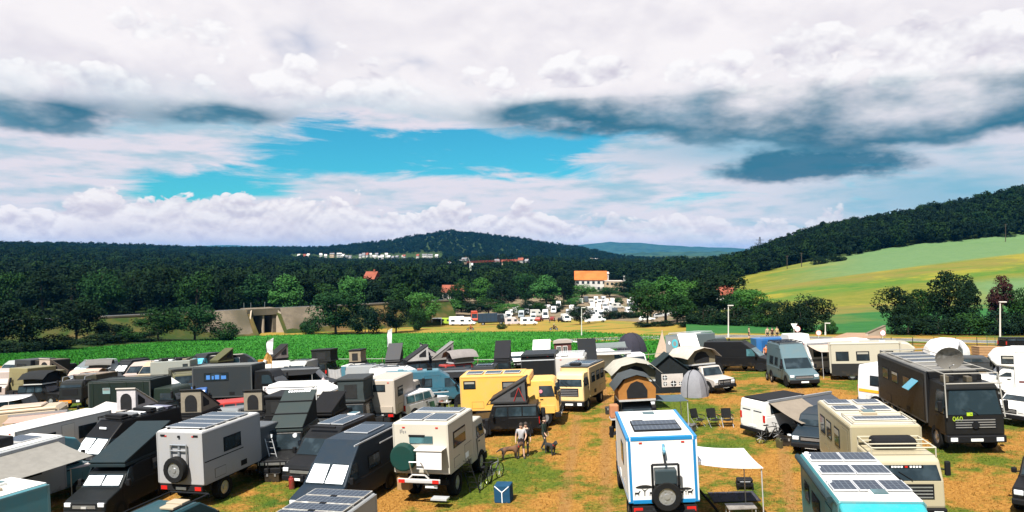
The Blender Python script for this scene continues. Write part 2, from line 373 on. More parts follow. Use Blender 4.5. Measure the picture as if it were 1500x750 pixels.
class V:
    """a vehicle or other thing made of parts, standing on the ground; local x right, y forward, z up"""
    def __init__(s, name, label, cat, px, py, loc=(0, 0, 0), a=0.0, group=None, tilt=True, xy=None):
        ca, sa = math.cos(R(a)), math.sin(R(a))
        off = (loc[0]*ca+loc[1]*sa, -loc[0]*sa+loc[1]*ca)
        X, Y = at(px, py, loc[2], off) if xy is None else xy
        s.X, s.Y, s.a = X, Y, a
        s.root = bpy.data.objects.new(name, None); COL.objects.link(s.root); s.root.empty_display_size = 0.3
        s.root.matrix_world = basis(X, Y, a, tilt)
        tag(s.root, label, cat, group)
    def p(s, name, mb, mat, parent=None, bevel=0.0, seg=2, smooth=None, label=None):
        o = link(name, mb.mesh(name, bevel, seg, smooth), mat, parent or s.root)
        if label: o['label'] = label
        return o
    def box(s, name, x0, x1, y0, y1, z0, z1, mat, parent=None, bevel=0.0):
        return s.p(name, MB().box(x0, x1, y0, y1, z0, z1), mat, parent, bevel)
    def wheel(s, x, y, r=0.38, w=0.26, rim=STEEL, name='wheel', rot=None, z=None):
        a, b = wheel_mesh(r, w)
        o = link(name, a, None, s.root, (x, y, r if z is None else z)); q = link('rim', b, None, o)
        if not b.materials: b.materials.append(rim)
        if rot: o.rotation_euler = rot
        return o
    def wheels(s, ys, hw, r=0.38, w=0.26):
        for y in ys:
            for sx in (-1, 1): s.wheel(sx*(hw-w/2), y, r, w)
    def sideplate(s, name, side, y0, y1, z0, z1, xf, mat, th=0.014, parent=None, skew=0.0, bevel=0.0):
        if name in ('door', 'sliding_door', 'locker_door', 'hatch_door') and s.Y < 57:
            q = [(y0-.014, z0-.014), (y1+.014, z0-.014), (y1+.014, z1+.014), (y0-.014, z1+.014)]
            a = [(side*(xf(z)-0.02), y, z) for y, z in q]; b = [(side*(xf(z)+th*.45), y, z) for y, z in q]
            parent = s.p('door_gap', MB().hexa(a, b), BLACK, parent) if parent is None else parent
        q = [(y0, z0), (y1, z0), (y1-skew, z1), (y0, z1)]
        a = [(side*(xf(z)-0.02), y, z) for y, z in q]; b = [(side*(xf(z)+th), y, z) for y, z in q]
        return s.p(name, MB().hexa(a, b), mat, parent, bevel)
    def slope(s, name, A, B, w0, w1, mat, th=0.016, parent=None, xc=0.0):      # plate lying on the slope from A to B (y,z)
        t = Vector((B[0]-A[0], B[1]-A[1])).normalized(); n = (t.y, -t.x)
        if n[0]*s.fs(A, B) < 0: n = (-n[0], -n[1])
        def P(pt, w, k): return [(xc-w, pt[0]+n[0]*k, pt[1]+n[1]*k), (xc+w, pt[0]+n[0]*k, pt[1]+n[1]*k)]
        a = P(A, w0, -0.03)+P(B, w1, -0.03)[::-1]; b = P(A, w0, th)+P(B, w1, th)[::-1]
        return s.p(name, MB().hexa(a, b), mat, parent)
    def fs(s, A, B): return 1.0 if (A[0]+B[0]) > 0 else -1.0
    # ---- bits used by many vehicles
    def solar(s, cx, cy, z, w, l, rot=0, frame=ALU):
        f = s.p('solar_panel', MB().box(-w/2, w/2, -l/2, l/2, 0, 0.04), frame); f.location = (cx, cy, z+0.02)
        k = link('cells', MB().box(-w/2+0.035, w/2-0.035, -l/2+0.035, l/2-0.035, 0.03, 0.046).mesh('cells'), solarm(), f)
        return f
    def hatch(s, cx, cy, z, w=0.5, mat=None):
        o = s.p('roof_hatch', MB().box(cx-w/2, cx+w/2, cy-w/2, cy+w/2, z-0.02, z+0.10), mat or WHITE, None, 0.03)
        s.p('hatch_lid', MB().box(cx-w/2+0.05, cx+w/2-0.05, cy-w/2+0.05, cy+w/2-0.05, z+0.08, z+0.125), TEALGLASS, o, 0.012); return o
    def window(s, side, y0, y1, z0, z1, xf, frame=BLACK, pane=GLASS):
        f = s.sideplate('window', side, y0-0.05, y1+0.05, z0-0.05, z1+0.05, xf, frame, 0.012)
        o = s.sideplate('pane', side, y0, y1, z0, z1, xf, pane, 0.026, f); k = random.random()
        if k < .45 and s.Y < 62: s.sideplate('blind', side, y0+.03, y1-.03, z1-(z1-z0)*(.25+.5*k), z1-.02, xf, paint((0.45, 0.42, 0.36) if k < .25 else (0.2, 0.2, 0.2)), 0.031, f)
        return o
    def endwindow(s, end, y, x0, x1, z0, z1, frame=BLACK, pane=GLASS, th=0.02):
        f = s.box('window', x0-0.05, x1+0.05, min(y-end*0.02, y+end*0.012), max(y-end*0.02, y+end*0.012), z0-0.05, z1+0.05, frame)
        return s.box('pane', x0, x1, min(y, y+end*th), max(y, y+end*th), z0, z1, pane, f)
    def awning(s, side, x, y0, y1, z, reach, drop, mat, poles=True, sag=0.10, zg=0.0, name='awning'):
        def P(u, v):
            return (side*(x+reach*v), y0+(y1-y0)*u, z-drop*v-sag*math.sin(math.pi*v)*0.6-sag*math.sin(math.pi*u)*v*0.5)
        o = s.p(name, MB().sheet(P, 8, 6), mat, None, smooth=1.0)
        s.p('awning_case', MB().box(min(side*x, side*(x-0.02)), max(side*(x+0.11), side*x), y0-0.05, y1+0.05, z-0.02, z+0.10), STEEL, o)
        if poles:
            for y in (y0+0.08, y1-0.08):
                s.p('pole', MB().tube((side*(x+reach-0.05), y, z-drop), (side*(x+reach-0.05), y, zg), 0.022, 0.022, 6), ALU, o)
        return o
    def ladder(s, p0, p1, w=0.36, n=6, mat=ALU):
        m = MB(); p0, p1 = Vector(p0), Vector(p1)
        for sx in (-w/2, w/2): m.tube(p0+Vector((sx, 0, 0)), p1+Vector((sx, 0, 0)), 0.02)
        for i in range(1, n+1):
            q = p0.lerp(p1, i/(n+0.5)); m.tube(q+Vector((-w/2, 0, 0)), q+Vector((w/2, 0, 0)), 0.014, None, 4)
        return s.p('ladder', m, mat)
    def rails(s, x0, x1, y0, y1, z, h=0.16, mat=STEEL, r=0.025, cross=0):
        m = MB(); c_ = [(x0, y0, z+h), (x1, y0, z+h), (x1, y1, z+h), (x0, y1, z+h), (x0, y0, z+h)]
        m.path(c_, r)
        for x, y, _ in c_[:4]: m.tube((x, y, z-0.02), (x, y, z+h), r*0.8)
        for i in range(cross):
            y = y0+(y1-y0)*(i+1)/(cross+1); m.tube((x0, y, z+h), (x1, y, z+h), r*0.8)
        return s.p('roof_rack', m, mat)
    def text(s, body, size, loc, rot, mat, name='lettering'):
        cu = bpy.data.curves.new(name, 'FONT'); cu.body = body; cu.size = size; cu.extrude = 0.004; cu.align_x = 'CENTER'; cu.align_y = 'CENTER'
        tmp = bpy.data.objects.new('t', cu); COL.objects.link(tmp)
        dg = bpy.context.evaluated_depsgraph_get(); me = bpy.data.meshes.new_from_object(tmp.evaluated_get(dg)); me.name = name
        bpy.data.objects.remove(tmp); me.materials.clear()
        o = link(name, me, mat, s.root, loc); o.rotation_euler = rot; return o

# ------------------------------------------------------------------ vehicle bodies
def lights(v, yf, yr, W_, zf, zr, plate=True, grille=True, gz0=0.55, gz1=0.9):
    for sx in (-1, 1):
        v.box('headlight', min(sx*(W_/2-0.36), sx*(W_/2-0.06)), max(sx*(W_/2-0.36), sx*(W_/2-0.06)), yf-0.06, yf+0.02, zf-0.09, zf+0.09, LENS, None, 0.03)
        v.box('tail_light', min(sx*(W_/2-0.17), sx*(W_/2-0.03)), max(sx*(W_/2-0.17), sx*(W_/2-0.03)), yr-0.02, yr+0.04, zr-0.18, zr+0.18, REDL)
    if grille:
        g = v.box('grille', -W_/2+0.42, W_/2-0.42, yf-0.05, yf+0.014, gz0, gz1, BLACK)
        for k in range(3): v.box('grille_bar', -W_/2+0.45, W_/2-0.45, yf, yf+0.024, gz0+0.06+k*(gz1-gz0-0.1)/3, gz0+0.09+k*(gz1-gz0-0.1)/3, STEEL, g)
    if plate:
        v.box('number_plate', -0.26, 0.26, yf+0.05, yf+0.085, 0.40, 0.51, PLATE)
        v.box('number_plate', -0.26, 0.26, yr-0.03, yr-0.004, 0.62, 0.73, PLATE)
def mirrors(v, hw, y, z, mat=BLACK, h=0.30):
    for sx in (-1, 1):
        o = v.box('mirror', min(sx*(hw+0.08), sx*(hw+0.26)), max(sx*(hw+0.08), sx*(hw+0.26)), y-0.08, y+0.06, z-h/2, z+h/2, mat, None, 0.04)
        v.p('mirror_arm', MB().tube((sx*(hw-0.06), y-0.02, z-0.02), (sx*(hw+0.10), y, z-0.04), 0.025), mat, o)
def arches(v, ys, hw, r):
    for y in ys:
        for sx in (-1, 1):
            m = MB(); n = 12; rr = r+0.11
            pts = [(y+rr*math.cos(math.pi*i/n), r*0.85+rr*math.sin(math.pi*i/n)) for i in range(n+1)]+[(y-rr, r*0.5), (y+rr, r*0.5)]
            a = [(sx*(hw-0.05), p_[0], p_[1]) for p_ in pts]; b = [(sx*(hw+0.012), p_[0], p_[1]) for p_ in pts]; k = len(pts)
            m.add(a+b, [tuple(range(k)), tuple(range(2*k-1, k-1, -1))]+[(i, (i+1) % k, k+(i+1) % k, k+i) for i in range(k)])
            v.p('wheel_arch', m, BLACK)
def van(v, col, L=5.9, W_=2.0, H=2.65, glass=None, shade=False, win=(), r=0.37, mat=None, trim=None, nose=1.0, door=True, wsz=2.02):
    """panel van with short nose; win = side windows (side, y0, y1)"""
    m = mat or paint(col); gl = glass or GLASS; y1 = L/2; cow = y1-nose; zt = min(wsz, H-0.25); tp = 0.13
    def xf(z): return W_/2*(1.0 if z < 1.25 else 1.0-tp*(z-1.25)/1.4)
    wt = cow-(zt-1.25)*0.95
    b = MB().prism([(-y1, .42), (y1-.06, .42), (y1, .62), (y1-.03, .92), (y1-.18, 1.02), (cow, 1.27), (-y1, 1.27)], xf)
    b.prism([(-y1+.005, 1.22), (cow+.04, 1.22), (wt, zt), (wt-.55-(H-zt)*0.4, H), (-y1+.08, H), (-y1+.03, H-.3)], lambda z: xf(z)-.003)
    v.p('body', b, m, None, 0.055)
    ws = v.slope('windscreen', (cow-.02, 1.30), (wt+.03, zt-.04), xf(1.3)-.11, xf(zt)-.12, gl)
    if shade:
        A_, B_ = (cow-.06, 1.345), (wt+.07, zt-.09)
        for sx in (-1, 1): v.slope('sun_shade', A_, B_, xf(1.5)*.42, xf(zt)*.40, SHADE, 0.024, ws, sx*W_*.222)
    for sx in (-1, 1):
        v.sideplate('cab_window', sx, wt-.35, cow-.25, 1.34, 1.95, xf, gl, 0.012, None, 0.42)
        if door:
            d = v.sideplate('door', sx, wt-.48, cow-.1, .55, 1.26, xf, m, 0.008); v.sideplate('door_handle', sx, wt-.40, wt-.2, 1.08, 1.13, xf, BLACK, 0.03, d)
    if door:
        d = v.sideplate('sliding_door', 1, wt-1.75, wt-.6, .5, H-.35, xf, m, 0.008); v.sideplate('door_handle', 1, wt-.85, wt-.65, 1.08, 1.13, xf, BLACK, 0.03, d)
        for sx in (-1, 1):
            d = v.box('rear_door', min(sx*.02, sx*(xf(H-.4)-.1)), max(sx*.02, sx*(xf(H-.4)-.1)), -y1-.012, -y1+.09, .55, H-.35, m)
            v.box('rear_window', min(sx*.12, sx*(xf(H-.4)-.22)), max(sx*.12, sx*(xf(H-.4)-.22)), -y1-.02, -y1+.1, 1.45, min(2.05, H-.5), gl, d)
    for sd, a0, a1 in win: v.window(sd, a0, a1, 1.42, 1.92, xf, BLACK, gl)
    v.p('front_bumper', MB().box(-W_/2+.02, W_/2-.02, y1-.16, y1+.06, .34, .62), trim or BLACK, None, 0.05)
    v.p('rear_bumper', MB().box(-W_/2+.02, W_/2-.02, -y1-.09, -y1+.1, .36, .56), trim or BLACK, None, 0.04)
    lights(v, y1-.02, -y1, W_, .86, 1.15, True, True, .66, .9); mirrors(v, W_/2, cow-.25, 1.42)
    ys = (y1-.95, -y1+1.25); arches(v, ys, W_/2, r); v.wheels(ys, W_/2+.02, r, .25)
    v.xf, v.H, v.L, v.W = xf, H, L, W_; return v
def suv(v, col, L=4.4, W_=1.82, H=1.85, hood=1.25, bed=0.0, r=0.38, glass=None, boxy=0.25, spare=False, bull=False, belt=1.12, roofmat=None):
    """off-roader; bed = length of an open pickup bed behind the cabin"""
    m = paint(col); gl = glass or GLASS; y1 = L/2; cow = y1-hood
    def xf(z): return W_/2*(1.0 if z < belt else 1.0-.12*(z-belt)/.75)
    b = MB().prism([(-y1, .45), (y1-.05, .45), (y1, .6), (y1-.02, .92), (y1-.1, 1.0), (cow, belt), (-y1, belt)], xf)
    v.p('body', b, m, None, 0.05)
    wt = cow-boxy-.18; yb = -y1+bed
    c_ = MB().prism([(yb+.01, belt-.03), (cow-.04, belt-.03), (wt, H), (yb+.10, H)], lambda z: xf(z)-.003)
    v.p('cabin', c_, roofmat or m, None, 0.05)
    v.slope('windscreen', (cow-.07, belt+.05), (wt+.02, H-.09), xf(belt)-.10, xf(H)-.10, gl)
    n = 2 if bed else 3; span = (wt-.02)-(yb+.14)
    for sx in (-1, 1):
        for i in range(n):
            a0 = yb+.16+span*i/n; a1 = yb+.08+span*(i+1)/n
            v.sideplate('side_window', sx, a0, a1, belt+.07, H-.12, xf, gl, 0.012, None, 0.16 if i == n-1 else 0)
        d = v.sideplate('door', sx, yb+.2+span*(n-1)/n-.1, cow-.05, .55, belt-.02, xf, m, 0.008)
        v.sideplate('door_handle', sx, yb+.3+span*(n-1)/n, yb+.48+span*(n-1)/n, .95, 1.0, xf, BLACK, 0.03, d)
    v.box('rear_window', -xf(H)+.14, xf(H)-.14, yb-.015, yb+.10, belt+.09, H-.14, gl)
    if bed:
        bm_ = MB()
        bm_.box(-W_/2+.1, W_/2-.1, -y1+.08, yb-.06, belt, belt+.012); v.p('load_bed', bm_, BLACK)
    v.p('front_bumper', MB().box(-W_/2, W_/2, y1-.12, y1+.10, .42, .64), BLACK, None, 0.04)
    v.p('rear_bumper', MB().box(-W_/2, W_/2, -y1-.10, -y1+.1, .44, .62), BLACK, None, 0.04)
    lights(v, y1-.01, -y1, W_, .84, .92, True, True, .70, .93); mirrors(v, W_/2, cow-.3, belt+.12, BLACK, .2)
    if bull:
        k = MB().path([(-.7, y1+.16, .4), (-.7, y1+.18, .98), (.7, y1+.18, .98), (.7, y1+.16, .4)], .035); k.tube((-.3, y1+.18, .45), (-.3, y1+.18, .98), .03); k.tube((.3, y1+.18, .45), (.3, y1+.18, .98), .03)
        v.p('bull_bar', k, BLACK)
    if spare: v.wheel(0.15, -y1-.16, r*.95, .24, STEEL, 'spare_wheel', (0, 0, R(90)), 1.05)
    ys = (y1-.82, -y1+.88); arches(v, ys, W_/2, r); v.wheels(ys, W_/2+.05, r, .26)
    v.xf, v.H, v.L, v.W = xf, H, L, W_; return v
def cab(v, col, y0, y1, W_=2.3, z0=.75, H=2.9, rake=.28, glass=None, hoodlen=0.0, grille=None, plate=True, roofmat=None):
    """truck cab from y0 (rear) to y1 (front); hoodlen > 0 gives a short bonnet"""
    m = paint(col); gl = glass or GLASS; yw = y1-hoodlen; zb = z0+.95
    def xf(z): return W_/2*(1.0 if z < zb else 1.0-.09*(z-zb)/1.1)
    b = MB().prism([(y0, z0), (y1-.03, z0), (y1, z0+.12), (y1-.01, zb-.15 if hoodlen else zb), (yw, zb), (yw-rake, H), (y0+.04, H)] if hoodlen else
                   [(y0, z0), (y1-.03, z0), (y1, z0+.12), (y1-.02, zb), (yw-rake, H-.12), (yw-rake-.18, H), (y0+.04, H)], xf)
    v.p('cab', b, m, None, 0.06)
    ws = v.slope('windscreen', (yw-.02, zb+.05), (yw-rake+.02, H-.26), xf(zb)-.10, xf(H)-.11, gl)
    for sx in (-1, 1):
        v.p('wiper', MB().tube((sx*.15, yw+.02, zb+.06), (sx*.15+.42, yw-.06, zb+.34), .014), BLACK, ws)
        v.sideplate('cab_window', sx, max(y0+.25, yw-1.15), yw-.22, zb+.06, H-.34, xf, gl, 0.012, None, rake*.7)
        d = v.sideplate('door', sx, max(y0+.2, yw-1.22), yw-.12, z0+.15, zb, xf, m, 0.008)
        v.sideplate('door_handle', sx, max(y0+.3, yw-1.1), max(y0+.48, yw-.92), zb-.16, zb-.11, xf, BLACK, 0.03, d)
    g = v.box('grille', -W_/2+.35, W_/2-.35, y1-.05, y1+.014, z0+.36, zb-.08, grille or BLACK)
    for k in range(4): v.box('grille_bar', -W_/2+.4, W_/2-.4, y1, y1+.03, z0+.40+k*.115, z0+.44+k*.115, STEEL, g)
    v.p('front_bumper', MB().box(-W_/2-.02, W_/2+.02, y1-.25, y1+.10, z0-.28, z0+.05), BLACK, None, 0.04)
    for sx in (-1, 1): v.box('headlight', min(sx*(W_/2-.42), sx*(W_/2-.12)), max(sx*(W_/2-.42), sx*(W_/2-.12)), y1+.08, y1+.125, z0-.2, z0-.03, LENS)
    if plate: v.box('number_plate', -.26, .26, y1+.1, y1+.125, z0-.2, z0-.08, PLATE)
    mirrors(v, W_/2, yw-.15, zb+.42, BLACK, .5)
    v.cxf = xf; return v
def cbox(v, col, y0, y1, W_=2.3, z0=1.0, H=3.4, bev=.07, name='living_box', mat=None, trim=None, seam=True):
    """camper living box"""
    m = mat or paint(col)
    o = v.p(name, MB().box(-W_/2, W_/2, y0, y1, z0, H), m, None, bev)
    if trim is not None:
        for sx in (-1, 1):
            v.p('edge_trim', MB().box(sx*W_/2-.10, sx*W_/2+.10, y0-.008, y0+.12, z0, H-.02), trim, o, .02)
            v.p('edge_trim', MB().box(sx*W_/2-.10*(1 if sx > 0 else -.1)-.0, sx*W_/2+.01*(1 if sx > 0 else 0)+(.10 if sx < 0 else 0), y0, y1, H-.1, H+.014), trim, o)
        for yy in (y0, y1): v.p('edge_trim', MB().box(-W_/2+.1, W_/2-.1, yy-.012, yy+.012, H-.16, H+.012), trim, o)
    v.xf = lambda z: W_/2
    if v.Y < 62 and name == 'living_box':
        ap = paint(tuple(min(.8, c_*.8+.06) for c_ in (col if mat is None else (.3, .3, .3))))
        for sx in (-1, 1):
            for yy in (y0+.035, y1-.035): v.p('corner_profile', MB().box(min(sx*(W_/2-.05), sx*(W_/2+.006)), max(sx*(W_/2-.05), sx*(W_/2+.006)), yy-.045, yy+.045, z0+.06, H-.06), ap, o)
            v.p('skirt_rail', MB().box(min(sx*(W_/2-.05), sx*(W_/2+.010)), max(sx*(W_/2-.05), sx*(W_/2+.010)), y0+.09, y1-.09, z0+.0, z0+.07), ap, o)
            v.p('roof_rail', MB().box(min(sx*(W_/2-.05), sx*(W_/2+.012)), max(sx*(W_/2-.05), sx*(W_/2+.012)), y0+.09, y1-.09, H-.13, H-.06), ap, o)
            yv = y0+(y1-y0)*.62; g_ = v.p('side_vent', MB().box(min(sx*(W_/2-.03), sx*(W_/2+.012)), max(sx*(W_/2-.03), sx*(W_/2+.012)), yv, yv+.42, z0+.16, z0+.40), SHADE if min(col) > .5 else BLACK, o)
            yl = y0+(y1-y0)*.18; v.sideplate('locker_door', sx, yl, yl+.7, z0+.14, z0+.52, v.xf, m, .012)
        for xx in (-W_*.3, W_*.3): v.p('marker_light', MB().box(xx-.06, xx+.06, y0-.02, y0+.01, H-.22, H-.17), REDL, o)
    v.W, v.H = W_, H; return o
def chassis(v, L, W_, ys, r=.52, w=.36, z=.7):
    v.p('chassis', MB().box(-.45, .45, -L/2+.1, L/2-.2, z-.08, z+.18).box(-W_/2+.15, W_/2-.15, -L/2+.2, -L/2+.32, z-.1, z+.12), CHASSIS)
    for y in ys: v.p('axle', MB().tube((-W_/2+.3, y, r), (W_/2-.3, y, r), .09), CHASSIS)
    v.wheels(ys, W_/2, r, w)
    for sx in (-1, 1): v.box('mudguard', min(sx*(W_/2-.42), sx*(W_/2-.02)), max(sx*(W_/2-.42), sx*(W_/2-.02)), ys[0]-r-.12, ys[0]+r+.12, 2*r+.05, 2*r+.10, CHASSIS)
def rearlights(v, y, W_, z):
    v.p('rear_bumper', MB().box(-W_/2+.05, W_/2-.05, y-.12, y+.02, z-.1, z+.12), CHASSIS)
    for sx in (-1, 1): v.box('tail_light', min(sx*(W_/2-.42), sx*(W_/2-.1)), max(sx*(W_/2-.42), sx*(W_/2-.1)), y-.14, y-.115, z-.07, z+.09, REDL)
    v.box('number_plate', -.26, .26, y-.145, y-.118, z-.06, z+.06, PLATE)
def wedge_tent(v, cx, cy, z, W_, L, h, shell, fab, end=1, ang=1.0, win=True, lid=.09, winmat=None):
    """hard-shell roof tent opened as a wedge: the high end at end*y"""
    sh = paint(shell, 0.5); fm = fabric(fab)
    root = v.p('roof_tent', MB().box(cx-W_/2, cx+W_/2, cy-L/2, cy+L/2, z, z+.14), sh, None, .03)
    yl, yh = cy-end*L/2, cy+end*L/2
    zl, zh = z+.16, z+.14+h
    f = MB().prism([(yl+end*.05, z+.13), (yh-end*.06, z+.13), (yh-end*.10, zh-.02), (yl+end*.05, zl)], lambda q: W_/2-.05)
    f.v = [(x+cx, y, q) for x, y, q in f.v]
    body = v.p('tent_wall', f, fm, root)
    n_ = Vector((0, -(zh-zl)*end, (yh-yl)*end)).normalized()*lid
    a = [(cx-W_/2, yl, zl), (cx+W_/2, yl, zl), (cx+W_/2, yh, zh), (cx-W_/2, yh, zh)]; b = [(x, y+n_.y, q+n_.z) for x, y, q in a]
    v.p('tent_lid', MB().hexa(a, b), sh, root, .025)
    if win:
        wm = winmat or fabric((0.02, 0.02, 0.022), 'mesh_window'); pts = []
        w_, hh = W_*.27, h*.80
        for i in range(9): t = math.pi*i/8; pts.append((w_*math.cos(t), z+.2+hh*.55+hh*.38*math.sin(t)))
        pts += [(-w_, z+.2), (w_, z+.2)]
        a = [(cx+x, yh-end*.08, q) for x, q in pts]; b = [(cx+x, yh-end*.04, q) for x, q in pts]; k = len(pts)
        v.p('tent_window', MB().add(a+b, [tuple(range(k)), tuple(range(2*k-1, k-1, -1))]+[(i, (i+1) % k, k+(i+1) % k, k+i) for i in range(k)]), wm, body)
        for sx in (-1, 1):
            q0, q1 = z+.13+h*.3, z+.13+h*.72; ya, yb = cy+end*L*.06, cy+end*L*.36
            v.p('tent_window', MB().hexa([(cx+sx*(W_/2-.06), ya, q0-.1), (cx+sx*(W_/2-.06), yb, q0-.1), (cx+sx*(W_/2-.06), yb, q1), (cx+sx*(W_/2-.06), ya, q0+.12)],
                [(cx+sx*(W_/2-.035), ya, q0-.1), (cx+sx*(W_/2-.035), yb, q0-.1), (cx+sx*(W_/2-.035), yb, q1), (cx+sx*(W_/2-.035), ya, q0+.12)]), wm, body)
    return root
def box_tent(v, cx, cy, z, W_, L, h, shell, fab):
    """roof tent with a lid that lifts straight up"""
    sh = paint(shell, 0.5); root = v.p('roof_tent', MB().box(cx-W_/2, cx+W_/2, cy-L/2, cy+L/2, z, z+.14), sh, None, .03)
    w = v.p('tent_wall', MB().prismx([(cx-W_/2+.05, z+.12), (cx+W_/2-.05, z+.12), (cx+W_/2-.1, z+.14+h*.5), (cx+W_/2-.06, z+.16+h), (cx-W_/2+.06, z+.16+h), (cx-W_/2+.1, z+.14+h*.5)], cy-L/2+.06, cy+L/2-.06), fabric(fab), root)
    v.box('tent_lid', cx-W_/2, cx+W_/2, cy-L/2, cy+L/2, z+.15+h, z+.30+h, sh, root, .04)
    for e in (-1, 1):
        yy = cy+e*(L/2-.06); v.box('tent_window', cx-W_*.22, cx+W_*.22, min(yy, yy+e*.02), max(yy, yy+e*.02), z+.25, z+.05+h*.9, fabric((0.03, 0.03, 0.03), 'mesh_window'), w)
    return root
def soft_tent(v, cx, cy, z, W_, L, h, fab, fly, axis='x', over=.35, mouth=True):
    """fold-out fabric roof tent with ridge and rain fly"""
    root = v.p('roof_tent', MB().box(cx-W_/2, cx+W_/2, cy-L/2, cy+L/2, z, z+.10), ALU)
    pts = [(-.5, .0), (.5, .0), (.52, .45), (.30, .86), (0, 1.0), (-.30, .86), (-.52, .45)]
    f = MB().prismx([(cx+p_*W_, z+.09+q*h) for p_, q in pts], cy-L/2+.04, cy+L/2-.04)
    w = v.p('tent_wall', f, fabric(fab), root, smooth=.5)
    top = [(-.62, .40), (-.36, .88), (0, 1.04), (.36, .88), (.62, .40)]
    def P(u, q):
        t = u*4; i = min(3, int(t)); k = t-i
        x = top[i][0]*(1-k)+top[i+1][0]*k; zz = top[i][1]*(1-k)+top[i+1][1]*k
        e = abs(q-.5)*2
        return (cx+x*W_*1.04, cy+(q-.5)*(L+2*over), z+.12+zz*h-.07*h*e*e*(1 if over > .3 else .4)+.03)
    v.p('rain_fly', MB().sheet(P, 8, 5, .015), fabric(fly), root, smooth=.9)
    if mouth:
        for e in (-1, 1):
            yy = cy+e*(L/2-.04)
            a = [(cx+p_*W_*.55, yy-e*.02, z+.16+q*h*.72) for p_, q in pts]; b = [(x, y+e*.04, q) for x, y, q in a]; k = len(a)
            v.p('tent_door', MB().add(a+b, [tuple(range(k)), tuple(range(2*k-1, k-1, -1))]+[(i, (i+1) % k, k+(i+1) % k, k+i) for i in range(k)]), fabric((0.02, 0.02, 0.022), 'mesh_window'), w)
    v.p('ladder', (lambda m: m)(MB().tube((cx-.2, cy-L/2-.05, z), (cx-.2, cy-L/2-.75, .03), .02).tube((cx+.2, cy-L/2-.05, z), (cx+.2, cy-L/2-.75, .03), .02)), ALU, root)
    return root

# ------------------------------------------------------------------ ground
def grass_mat():
    m, t, b = _new('camp_grass'); w = worldco(t)
    big = noi(t, w, 0.16, 4, 0.55, 0.3); md = noi(t, w, 0.9, 5, 0.65); fine = noi(t, w, 7.0, 4, 0.7)
    st = t.nodes.new('ShaderNodeMapping'); st.inputs['Scale'].default_value = (3.2, 14, 3); st.inputs['Rotation'].default_value = (0, 0, 0.5); t.links.new(w, st.inputs[0])
    streak = noi(t, st.outputs[0], 1.0, 4, 0.7)
    dry = (big*0.62+md*0.42+streak*0.20).ss(0.55, 0.665)
    straw = mixc(t, fine.ss(0.3, 0.7), (0.195, 0.085, 0.016), (0.355, 0.182, 0.042))
    straw = mixc(t, streak.ss(0.55, 0.75)*0.6, straw, (0.2322, 0.1720, 0.0499))
    green = mixc(t, fine.ss(0.3, 0.7), (0.0387, 0.0688, 0.0060), (0.1118, 0.1333, 0.0155))
    green = mixc(t, noi(t, w, 0.35, 3, 0.5).ss(0.5, 0.66)*0.7, green, (0.0275, 0.0757, 0.0103))
    s_ = t.nodes.new('ShaderNodeSeparateXYZ'); t.links.new(w, s_.inputs[0])
    Xw, Yw = S(t, s_.outputs[0]), S(t, s_.outputs[1])
    def rut(x0, k, off): return 1.0-((Xw-(Yw*k+x0)-off+(md-0.5)*0.35)._m('ABSOLUTE')).ss(0.10, 0.42)
    ruts = (rut(-0.6, 0.12, -0.85)+rut(-0.6, 0.12, 0.85)+rut(2.2, 0.33, -0.85)+rut(2.2, 0.33, 0.85)).sat()     # worn wheel tracks along the lanes
    straw = mixc(t, ruts*fine.ss(0.25, 0.6)*0.45, straw, (0.19, 0.115, 0.055)); dry = (dry+ruts*0.35).sat()
    far = (S(t, s_.outputs[1])+(big-0.5)*20).ss(112, 135)       # beyond the camp: rough undergrowth and wood floor
    und = mixc(t, md.ss(0.35, 0.65), (0.012, 0.028, 0.006), (0.034, 0.055, 0.010))
    t.links.new(mixc(t, far, mixc(t, dry, green, straw), und), b.inputs['Base Color'])
    b.inputs['Roughness'].default_value = 0.95; b.inputs['Specular IOR Level'].default_value = 0.1
    bp = t.nodes.new('ShaderNodeBump'); bp.inputs['Strength'].default_value = 0.7; bp.inputs['Distance'].default_value = 0.15
    t.links.new((fine+streak).s, bp.inputs['Height']); t.links.new(bp.outputs[0], b.inputs['Normal'])
    return m
GRASS = grass_mat()
def ground_sheet(name, P, nu, nv, mat, lift, kind='structure', smooth=True):
    vs = []
    for j in range(nv+1):
        for i in range(nu+1):
            X, Y = P(i/nu, j/nv); vs.append((X, Y, gz(X, Y)+(lift(i/nu, j/nv) if callable(lift) else lift)))
    fs = [(j*(nu+1)+i, j*(nu+1)+i+1, (j+1)*(nu+1)+i+1, (j+1)*(nu+1)+i) for j in range(nv) for i in range(nu)]
    m = MB(); m.add(vs, fs); me = m.mesh(name, smooth=1.2)
    o = link(name, me, mat); o['kind'] = kind; return o
def interp(tab, x):
    if x <= tab[0][0]: return tab[0][1]
    for (a, u), (b, w) in zip(tab[:-1], tab[1:]):
        if x <= b: return u+(w-u)*(x-a)/(b-a)
    return tab[-1][1]
